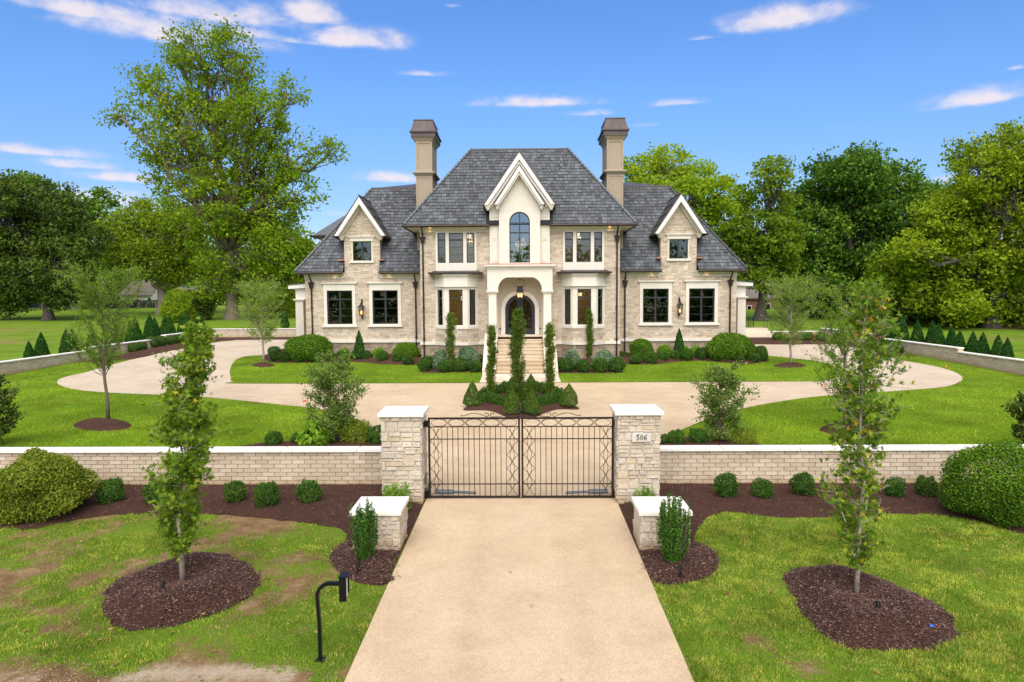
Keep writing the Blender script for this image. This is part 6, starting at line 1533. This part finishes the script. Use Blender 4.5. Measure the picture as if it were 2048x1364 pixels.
# foundation planting
BB = [make_bush('round_boxwood', 1.0, .62, 13000, .075, 'round_leaf', 'x', 'boxwood', 'large boxwoods against the house', seed=100+k, amp=.06, shell=.25, low=-.75) for k in range(2)]
put(BB[0], 617, 719, 'widest dark green dome boxwood at the left corner of the house', off=.12, scale=(1.43, 1.2, 1.42)); put(BB[1], 1462, 719, 'widest bright dome boxwood at the right corner of the house', off=.12, scale=(1.43, 1.2, 1.45))
put(BB[1], 813, 719, 'rounded boxwood on visible stems in front of the left wing downspout', off=.15, scale=(.82, .8, .95)); put(BB[0], 1283, 719, 'yellowish rounded boxwood in front of the right wing downspout', off=.15, scale=(.72, .7, 1.15))
AR = [make_bush('arborvitae', .34, 1.5, 6500, .07, 'arbor_leaf', 'x', 'arborvitae', 'dark cone evergreens', shape='cone', seed=110+k, amp=.05, shell=.25, f=4) for k in range(3)]
put(AR[0], 719, 719, 'dark pointed evergreen between the two ground windows of the left wing', off=.15, scale=(1.1, 1.1, 1.17)); put(AR[1], 1358, 716, 'dark pointed evergreen between the two ground windows of the right wing', off=.15, scale=(1.05, 1.05, 1.18))
LV = [make_bush('lavender_shrub', .48, .52, 5200, .09, 'lavender_leaf', 'x', 'lavender', 'grey green lavender mounds beside the stairs', seed=120+k, amp=.14, shell=.4, low=-.7) for k in range(2)]
for k, (x, y, s, lab) in enumerate([(882, 737, 1.0, 'grey green lavender mound left of the columnar tree at the left bay'), (937, 736, 1.22, 'wider grey green lavender mound right of the columnar tree at the left bay'), (1145, 737, 1.02, 'grey green lavender mound left of the thin columnar tree at the right bay'), (1208, 739, 1.15, 'wider grey green lavender mound right of the thin columnar tree at the right bay')]):
    put(LV[k % 2], x, y, lab, off=.12, scale=s)
SB = [make_bush('dwarf_boxwood', .36, .33, 2600, .06, 'boxwood_leaf', 'x', 'boxwood', 'dwarf boxwoods in the beds along the house', seed=130+k, amp=.1, shell=.3, low=-.85) for k in range(3)]
sbl = [(549, 712, 1.1), (552, 722, .95), (573, 723, 1.05), (600, 723, .95), (628, 723, .95), (659, 722, 1.0), (683, 721, 1.05), (712, 721, 1.0), (732, 721, 1.0), (766, 724, 1.1), (797, 725, .95), (816, 728, .95), (848, 741, 1.0), (857, 737, 1.15), (889, 743, 1.05), (921, 742, 1.1), (951, 743, 1.1), (957, 735, 1.1)]
ords = ['first', 'second', 'third', 'fourth', 'fifth', 'sixth', 'seventh', 'eighth', 'ninth', 'tenth', 'eleventh', 'twelfth', 'thirteenth', 'fourteenth', 'fifteenth', 'sixteenth', 'seventeenth', 'eighteenth']
for k, (x, y, s) in enumerate(sbl): put(SB[k % 3], x, y, f'small dark boxwood, {ords[len(sbl)-1-k]} from the staircase in the left house bed', off=.08, scale=s)
sbr = [(1127, 738, 1.05), (1133, 743, 1.1), (1166, 743, 1.0), (1199, 743, 1.15), (1233, 743, 1.2), (1244, 720, 1.0), (1270, 727, .95), (1301, 726, 1.15), (1325, 722, 1.0), (1348, 720, 1.0), (1373, 720, 1.1), (1403, 719, 1.15), (1440, 721, .95), (1478, 724, .8), (1507, 711, 1.0), (1507, 724, 1.0), (1522, 712, 1.0), (1524, 721, 1.05)]
for k, (x, y, s) in enumerate(sbr): put(SB[(k+1) % 3], x, y, f'small dark boxwood, {ords[k]} from the staircase in the right house bed', off=.08, scale=s)
HY = make_bush('hydrangea', .38, .45, 900, .12, 'bright_leaf', 'x', 'leafy plant', 'bright leafy plants in the house beds', seed=140, amp=.14, shell=.5, low=-.6)
for x, y, s, lab in [(688, 717, .95, 'bright leafy plant left of the left dark pointed evergreen'), (757, 719, 1.0, 'bright leafy plant right of the left dark pointed evergreen'), (1328, 716, 1.15, 'bright leafy plant left of the right dark pointed evergreen'), (1368, 714, .9, 'bright leafy plant just right of the right dark pointed evergreen'), (1390, 713, .95, 'bright leafy plant beside the widest right boxwood'), (642, 716, .8, 'yellow green leafy plant at the foot of the widest left boxwood')]:
    put(HY, x, y, lab, off=.12, scale=s)
# arborvitae beyond the side walls, in pairs
al = [(59, 716, 36), (84, 714, 46), (134, 708, 46), (146, 704, 42), (184, 697, 36), (262, 688, 36), (272, 684, 44), (301, 684, 44), (311, 680, 38), (332, 680, 38), (341, 676, 36), (366, 672, 34), (376, 668, 36), (400, 667, 34), (234, 690, 26)]
for k, (x, y, h) in enumerate(al):
    Yb = gp(x, y)[1]; X = LX-1.6-.5*(k % 2); Yb = X/(dirpx(x, y).x/dirpx(x, y).y); hh = (h+13)*mpp(Yb)/1.5
    put(AR[k % 3], (X, Yb), None, f'{ords[k]} dark cone evergreen beyond the left side wall, counted from the street', scale=(hh*1.12, hh*1.12, hh), off=0, group='cone evergreens beyond the left side wall')
ar = [(2014, 712, 44), (1995, 708, 44), (1965, 702, 46), (1945, 700, 42), (1919, 692, 42), (1903, 690, 44), (1876, 688, 48), (1864, 685, 48), (1834, 684, 46), (1803, 682, 48), (1790, 678, 44), (1776, 676, 36)]
for k, (x, y, h) in enumerate(ar):
    X = RX+1.7+.5*(k % 2); Yb = X/(dirpx(x, y).x/dirpx(x, y).y); hh = (h+11)*mpp(Yb)/1.5
    put(AR[k % 3], (X, Yb), None, f'{ords[k]} dark cone evergreen beyond the right side wall, counted from the street', scale=(hh*1.12, hh*1.12, hh), off=0, group='cone evergreens beyond the right side wall')
# round shrubs along the inner foot of the side walls
sl = [(268, 704, 1.0), (284, 700, 1.0), (304, 695, 1.25), (323, 692, 1.15), (346, 689, 1.25), (362, 686, 1.1), (375, 683, 1.15), (390, 680, 1.1), (470, 672, 1.0), (488, 673, 1.05), (565, 673, 1.1)]
for k, (x, y, s) in enumerate(sl): put(SB[k % 3], x, y, f'round shrub in the mulch along the left court wall, {ords[k]} from the street', scale=s*1.05, group='round shrubs along the left court wall')
s2 = [(1793, 706, 1.15), (1774, 702, 1.15), (1745, 696, 1.0), (1672, 683, 1.1), (1641, 683, 1.1), (1615, 683, 1.1), (1555, 682, 1.1)]
for k, (x, y, s) in enumerate(s2): put(SB[k % 3], x, y, f'round shrub in the mulch along the right court wall, {ords[k]} from the street', scale=s*1.05, group='round shrubs along the right court wall')
rt = make_bush('russet_shrub', .4, .5, 2500, .08, 'russet_leaf', 'x', 'shrub', seed=150, amp=.15, shell=.5); put(rt, 1622, 683, 'small orange leaved shrub against the right rear wall', scale=.8)
# larger shrubs in the left field
fs = make_bush('field_shrub', 2.2, 3.0, 9000, .28, 'elm_wood_leaf', 'x', 'shrub', seed=151, amp=.2, shell=.5, low=-.6)
put(fs, 352, 645, 'bright green bushy shrub beyond the left side wall', scale=(.85, .8, .8)); 
fd = make_bush('field_evergreen', 2.2, 3.0, 9000, .28, 'magnolia_leaf', 'x', 'shrub', seed=152, amp=.2, shell=.5, low=-.6); put(fd, 395, 640, 'dark evergreen shrub beside the bright bushy shrub beyond the left wall', scale=(.9, .8, .85))
put(fs, 580, 634, 'round green shrub behind the white left side porch', scale=(.95, .9, 1.0)); rf = make_bush('russet_tree', 1.6, 3.0, 6000, .24, 'russet_leaf', 'x', 'shrub', seed=153, amp=.25, shell=.6); put(rf, 553, 634, 'orange tinted shrub behind the young left elm', scale=(.7, .7, .8))
put(AR[1], 570, 657, 'small pointed evergreen in the field behind the left rear wall', scale=1.3, group='dark cone evergreens')

# ---- grass blades, mulch chips
def blades(name, x, y, h, w, rs, mat, zoff=0., tones=None):
    n = len(x); th = rs.uniform(0, 2*math.pi, n); lean = rs.uniform(.1, 1.1, n)*h; a = rs.uniform(0, 2*math.pi, n)
    zz = SLOPE*y+zoff; dx = np.cos(th)*w/2; dy = np.sin(th)*w/2
    V = np.stack([np.stack([x-dx, y-dy, zz], 1), np.stack([x+dx, y+dy, zz], 1), np.stack([x+np.cos(a)*lean, y+np.sin(a)*lean, zz+h], 1)], 1)
    me = bpy.data.meshes.new(name); nv = n*3; me.vertices.add(nv); me.vertices.foreach_set('co', V.astype(np.float32).ravel()); me.loops.add(nv); me.loops.foreach_set('vertex_index', np.arange(nv, dtype=np.int32))
    me.polygons.add(n); me.polygons.foreach_set('loop_start', np.arange(0, nv, 3, dtype=np.int32)); me.polygons.foreach_set('loop_total', np.full(n, 3, dtype=np.int32))
    me.attributes.new('tone', 'FLOAT', 'FACE').data.foreach_set('value', (rs.uniform(0, .999, n) if tones is None else np.clip(tones, 0, .999)).astype(np.float32)); me.update(calc_edges=True); me.materials.append(MATS[mat])
    return obj(name, me, None, kind='stuff')
def free(x, y, polys):
    m = np.ones(x.shape, bool)
    for p in polys:
        xs = [q[0] for q in p]; ys = [q[1] for q in p]; b = (x > min(xs)) & (x < max(xs)) & (y > min(ys)) & (y < max(ys)) & m
        if b.any(): i = np.where(b)[0]; m[i[inside(x[i], y[i], p)]] = False
    return m
rs = np.random.RandomState(77)
# front verge
n = 1100000; y = rs.uniform(7.2, 15.2, n); x = rs.uniform(-1, 1, n)*(y*.80+2.6)
L = lush_at(x, y); k = rs.uniform(0, 1, n) < np.clip((L-.25)*2.0, 0.03, 1)*np.clip(9.5/y, 0, 1)*.75; x, y, L = x[k], y[k], L[k]
clp = vnoise(x+15, y+15, 4.2, 91, 2); k = (clp > .62-.75*np.clip(L, 0, .75)) | (rs.uniform(0, 1, len(x)) < .12); x, y, L = x[k], y[k], L[k]
m = free(x, y, [DRIVE, FBL, FBR, YML, YMR, RL, RR]) & ~((np.abs(x-(-.05)) < 2.19)); x, y, L = x[m], y[m], L[m]
tuft = vnoise(x+20, y+20, 2.6, 31, 3); h = (.026+.085*np.clip(tuft-.3, 0, 1)*L)*rs.uniform(.6, 1.3, len(x)); gt_ = vnoise(x+70, y+70, .8, 35, 3)
blades('verge_grass', x, y, h, .014, rs, 'blade_front', -.005, .7*(1-L)+.5*gt_+.9*(vnoise(x+11, y+11, 5.5, 44, 2)-.5)+rs.uniform(-.25, .25, len(x)))
# inner lawns
n = 1500000; u = rs.uniform(0, 1, n); y = 17+(u**1.25)*28; x = rs.uniform(-1, 1, n)*np.minimum(y*.82+1, np.where(x.size, 27.4, 0))
m = (x > LX+.4) & (x < RX-.4) & (rs.uniform(0, 1, n) < np.clip(24/y, .3, 1)*.43); x, y = x[m], y[m]
isI = inside(x, y, ISLAND); m = free(x, y, [q for q in MULCH]+[]) & (isI | ~inside(x, y, DRIVE)) & ~((x > -2.05) & (x < 1.92) & (y > 32.7) & (y < 36)) & ~((y > 43) & (np.abs(x) < 14)); x, y, isI = x[m], y[m], isI[m]
st = vnoise(x*1.0+50, y*2.2+50, .35, 61, 3)
for flag, zo in ((False, -.005), (True, .025)):
    q = isI == flag; blades('lawn_grass', x[q], y[q], .045+rs.uniform(0, .03, q.sum()), .016+.0004*(y[q]-17), rs, 'blade_lawn', zo, st[q]*.9+rs.uniform(-.25, .3, q.sum()))
# mulch chips on the beds in front
def chips(name, poly, n, hfun, base, size, seed):
    rs = np.random.RandomState(seed); xs = [p[0] for p in poly]; ys = [p[1] for p in poly]; x = rs.uniform(min(xs), max(xs), n*3); y = rs.uniform(min(ys), max(ys), n*3); m = inside(x, y, poly); x, y = x[m][:n], y[m][:n]; sp = rs.uniform(0, 1, len(x)) < .2; x = x+sp*rs.normal(size=len(x))*.07; y = y+sp*rs.normal(size=len(x))*.07
    z_ = SLOPE*y+base+hfun(x, y, edge_dist(x, y, poly))+rs.uniform(.002, .018, len(x)); N = np.tile(np.array([0, 0, 1.]), (len(x), 1))
    return obj(name, leaves(name, np.stack([x, y, z_], 1), size, 'quad', rs, N, .72, None, 'chip', .6), None, kind='stuff')
chips('wood_chips', RL, 15000, gumring(*GUML), .016, .03, 1); chips('wood_chips', RR, 17000, gumring(*GUMR), .016, .03, 2)
chips('wood_chips', YML, 6500, mound(.13, .5), .024, .032, 3); chips('wood_chips', YMR, 6500, mound(.13, .5), .024, .032, 4)
chips('wood_chips', FBL, 30000, mound(.07, .5), .02, .028, 5); chips('wood_chips', FBR, 30000, mound(.07, .5), .02, .028, 6)

def fallen():
    rs = np.random.RandomState(88); pos = []
    while len(pos) < 170:
        x, y = rs.uniform(-9, 9), rs.uniform(8, 15.5)
        if abs(x+.05) < 2.3 and rs.rand() < .9: continue
        pos.append((x, y, SLOPE*y+.045))
    pos = np.array(pos); me = leaves('fallen_leaves', pos, .075, 'star', rs, np.tile(np.array([0, 0, 1.]), (len(pos), 1)), .75, None, 'fallen_leaf'); obj('fallen_leaves', me, None, kind='stuff')
leafmat('fallen_leaf', [(0, (.10, .05, .02)), (.5, (.26, .15, .06)), (1, (.38, .28, .12))], .1)
fallen()

# ================================================================== SMALL THINGS AND FAR THINGS
x, y = gp(641, 1320); zg = SLOPE*y; t = thing('intercom_post', (x, y, zg), 'black gooseneck post with a keypad box beside the driveway', 'keypad post')
top = 1.07; X1 = at(684, 1160, y).x
mb = MB(); r = .17
pts = [(x, y, zg-.05), (x, y, zg+.5), (x-.02, y, zg+top-r-.03)]+[(x-.02+r-r*math.cos(a), y, zg+top-r-.03+r*math.sin(a)) for a in np.linspace(.2, math.pi/2, 7)]+[(X1-.02, y, zg+top-.03)]
mb.tube(pts, .031, 4); obj('gooseneck', mb, 'black_metal', t)
mb = MB(); bx0, bx1 = X1-.02, X1+.075; z1, z0 = zg+top+.08, zg+top-.24
mb.box(bx0, bx1, y-.085, y-.075, z0, z1); mb.box(bx0, bx1, y+.075, y+.085, z0+.05, z1); mb.box(bx0, bx0+.012, y-.075, y+.075, z0, z1)
mb.prism([(bx0-.005, y-.09, z1), (bx1+.02, y-.09, z1), (bx1+.02, y+.09, z1), (bx0-.005, y+.09, z1)], (0, 0, .012)); obj('hood', mb, 'black_metal', t)
mb = MB(); mb.box(bx0+.02, bx1-.02, y-.07, y+.07, z0+.02, z1-.04); obj('keypad', mb, 'plaque', t)
mb = MB(); mb.box(x-.06, x+.06, y-.06, y+.06, zg-.02, zg+.012); obj('base_plate', mb, 'black_metal', t)
def spot(px, py, lab, off):
    x, y = gp(px, py, off); t = thing('garden_spotlight', (x, y, SLOPE*y+off), lab, 'garden light', 'small black garden spotlights')
    z = SLOPE*y+off; mb = MB(); mb.tube([(x, y, z-.05), (x, y, z+.05)], .012, 6); obj('stake', mb, 'black_metal', t)
    mb = MB(); mb.tube([(x, y+.0, z+.04), (x+.01, y+.05, z+.15)], [.026, .034], 10); obj('lamp_head', mb, 'black_metal', t)
spot(323, 1184, 'small black spotlight in the mulch ring of the left sweetgum', .17); spot(715, 1143, 'small black spotlight at the foot of the left upright yew', .1); spot(1360, 1150, 'small black spotlight at the foot of the right upright yew', .1); spot(1757, 1225, 'small black spotlight in the mulch ring of the right sweetgum', .17)
x, y = gp(1864, 1254, .2); mb = MB(); mb.prism([(x-.03, y, SLOPE*y+.20), (x+.02, y-.02, SLOPE*y+.21), (x+.035, y+.02, SLOPE*y+.22), (x-.01, y+.02, SLOPE*y+.23)], (0, 0, .004)); obj('tape_scrap', mb, 'blue_tape', label='scrap of blue tape on the right mulch ring', cat='litter')
for px, py, c, lab in ((1648, 782, 'orange_flag', 'small orange marker flag at the edge of the right loop of the driveway'), (606, 813, 'orange_flag', 'small marker flag at the edge of the lawn left of the left loose shrub'), (1890, 740, 'orange_flag', 'small orange marker flag in the lawn near the right side wall')):
    x, y = gp(px, py); t = thing('marker_flag', (x, y, SLOPE*y), lab, 'marker flag'); z_ = SLOPE*y
    mb = MB(); mb.tube([(x, y, z_), (x, y, z_+.26)], .004, 4); obj('wire', mb, 'opener_grey', t); mb = MB(); mb.box(x, x+.10, y-.002, y+.002, z_+.17, z_+.26); obj('flag', mb, c, t)
# scattered stones and leaves at the road side
def pebbles():
    rs = np.random.RandomState(5); J = MB(); k = 0
    while k < 700:
        px = rs.uniform(-20, 680) if rs.rand() < .8 else rs.uniform(1400, 2048); py = 1364-abs(rs.normal())*(22 if px < 700 else 70); x, y = gp(px, py); k += 1
        if abs(x+.05) < 2.25: continue
        s = rs.uniform(.004, .012); J.lathe([(s*.5, SLOPE*y), (s, SLOPE*y+s*.4), (s*.4, SLOPE*y+s*.9)], x, y, 5, tone=rs.uniform(.01, .99))
    obj('gravel', J, 'pebble', kind='stuff')
pebbles()
# straw silt fence
t = thing('silt_fence', (-60, 128, gz(0, 128)), 'low black silt fence on wooden stakes across the far left field', 'fence')
mb = MB(); yf = 128.; xs = [at(p, 610, yf).x for p in (-60, 20, 84, 115, 146, 178, 208, 247, 278, 312, 345)]; g0 = gz(0, yf)
for k in range(len(xs)-1):
    a, b = xs[k], xs[k+1]; sag = .12
    for j in range(4):
        u0, u1 = a+(b-a)*j/4, a+(b-a)*(j+1)/4; s0, s1 = sag*math.sin(math.pi*j/4), sag*math.sin(math.pi*(j+1)/4)
        mb.prism([(u0, yf, g0), (u1, yf, g0), (u1, yf, g0+.95-s1), (u0, yf, g0+.95-s0)], (0, .03, 0))
obj('cloth', mb, 'silt_cloth', t)
for xk in xs: mb = MB(); mb.box(xk-.06, xk+.06, yf-.10, yf-.01, g0, g0+1.12); obj('stake', mb, 'stake_wood', t)
t = thing('panel_fence', (-80, 131, gz(0, 131)), 'grey green panel fence behind the silt fence', 'fence')
a, b = at(225, 600, 131).x, at(345, 600, 131).x; g0 = gz(0, 131); zt = at(300, 600, 131).z
n = 12
for k in range(n): mb = MB(); u0 = a+(b-a)*k/n; u1 = a+(b-a)*(k+1)/n-.06; mb.box(u0, u1, 131, 131.06, g0, zt); obj('panel', mb, 'fence_green', t)
# neighbouring houses
def gable_house(name, lab, px0, px1, pyr, pye, pyb, Y, depth, wmat, rmat, wins):
    a, b = at(px0, pye, Y), at(px1, pye, Y); zr, zb = at((px0+px1)/2, pyr, Y).z, gz(0, Y); t = thing(name, ((a.x+b.x)/2, Y, zb), lab, 'house'); ze = a.z
    mb = MB(); mb.box(a.x+.4, b.x-.4, Y, Y+depth, zb, ze); obj('wall', mb, wmat, t)
    mb = MB(); ym = Y+depth/2; mb.prism([(a.x, Y-.4, ze), (b.x, Y-.4, ze), (b.x-.6, ym, zr), (a.x+.6, ym, zr)], (0, .02, .2)); mb.prism([(a.x, Y+depth+.4, ze), (a.x+.6, ym, zr), (b.x-.6, ym, zr), (b.x, Y+depth+.4, ze)], (0, .02, .2)); obj('roof', mb, rmat, t)
    mb = MB(); mb.prism([(a.x+.42, Y, ze), (a.x+.42, Y+depth, ze), (a.x+.6, ym, zr-.05)], (.1, 0, 0)); mb.prism([(b.x-.42, Y, ze), (b.x-.42, Y+depth, ze), (b.x-.6, ym, zr-.05)][::-1], (-.1, 0, 0)); obj('gable', mb, wmat, t)
    for p0, p1, q0, q1 in wins:
        c, d = at(p0, q0, Y), at(p1, q1, Y); mb = MB(); mb.box(c.x-.1, d.x+.1, Y-.05, Y-.001, d.z-.1, c.z+.1); w = obj('window', mb, 'white_paint', t); mb = MB(); mb.box(c.x, d.x, Y-.07, Y-.051, d.z, c.z); obj('pane', mb, 'tinted_glass', w)
gable_house('neighbour_house', 'distant house with a brown roof and pale walls beyond the left field', 238, 305, 560, 592, 612, 137, 9, 'white_paint', 'roof_brown', [(296, 302, 596, 604), (270, 278, 597, 606)])
gable_house('neighbour_house', 'small white walled house partly hidden by the forked pale trunk', 340, 385, 572, 585, 612, 140, 8, 'white_paint', 'roof_brown', [(350, 358, 590, 600)])
gable_house('neighbour_house', 'brick house glimpsed beyond the right side porch', 1470, 1580, 560, 598, 640, 108, 10, 'red_brick', 'roof_brown', [(1495, 1502, 612, 632), (1530, 1540, 608, 625)])
# parked car far right
a, b = at(1599, 634, 118), at(1628, 634, 118); zg = gz(0, 118); zc = zg+.35; L_ = 4.6; xm = (a.x+b.x)/2+.6
t = thing('parked_car', (xm, 118, zg), 'small white car parked far away beyond the young right elm', 'car')
prof = [(-2.3, .35), (-2.3, .8), (-1.5, .95), (-.9, 1.42), (.9, 1.45), (1.6, 1.0), (2.25, .9), (2.3, .35)]
mb = MB(); mb.prism([(xm+u, 117.1, zg+v) for u, v in prof][::-1], (0, 1.8, 0)); obj('body', mb, 'car_paint', t)
mb = MB(); mb.prism([(xm+u, 117.07, zg+v) for u, v in [(-1.35, .97), (-.85, 1.36), (.85, 1.38), (1.4, 1.0)]][::-1], (0, 1.86, 0)); obj('side_window', mb, 'frame_metal', t)
for u in (-1.45, 1.45):
    for v in (117.15, 118.75): mb = MB(); mb.tube([(xm+u, v-.1, zg+.34), (xm+u, v+.1, zg+.34)], .34, 12); obj('wheel', mb, 'rubber', t)
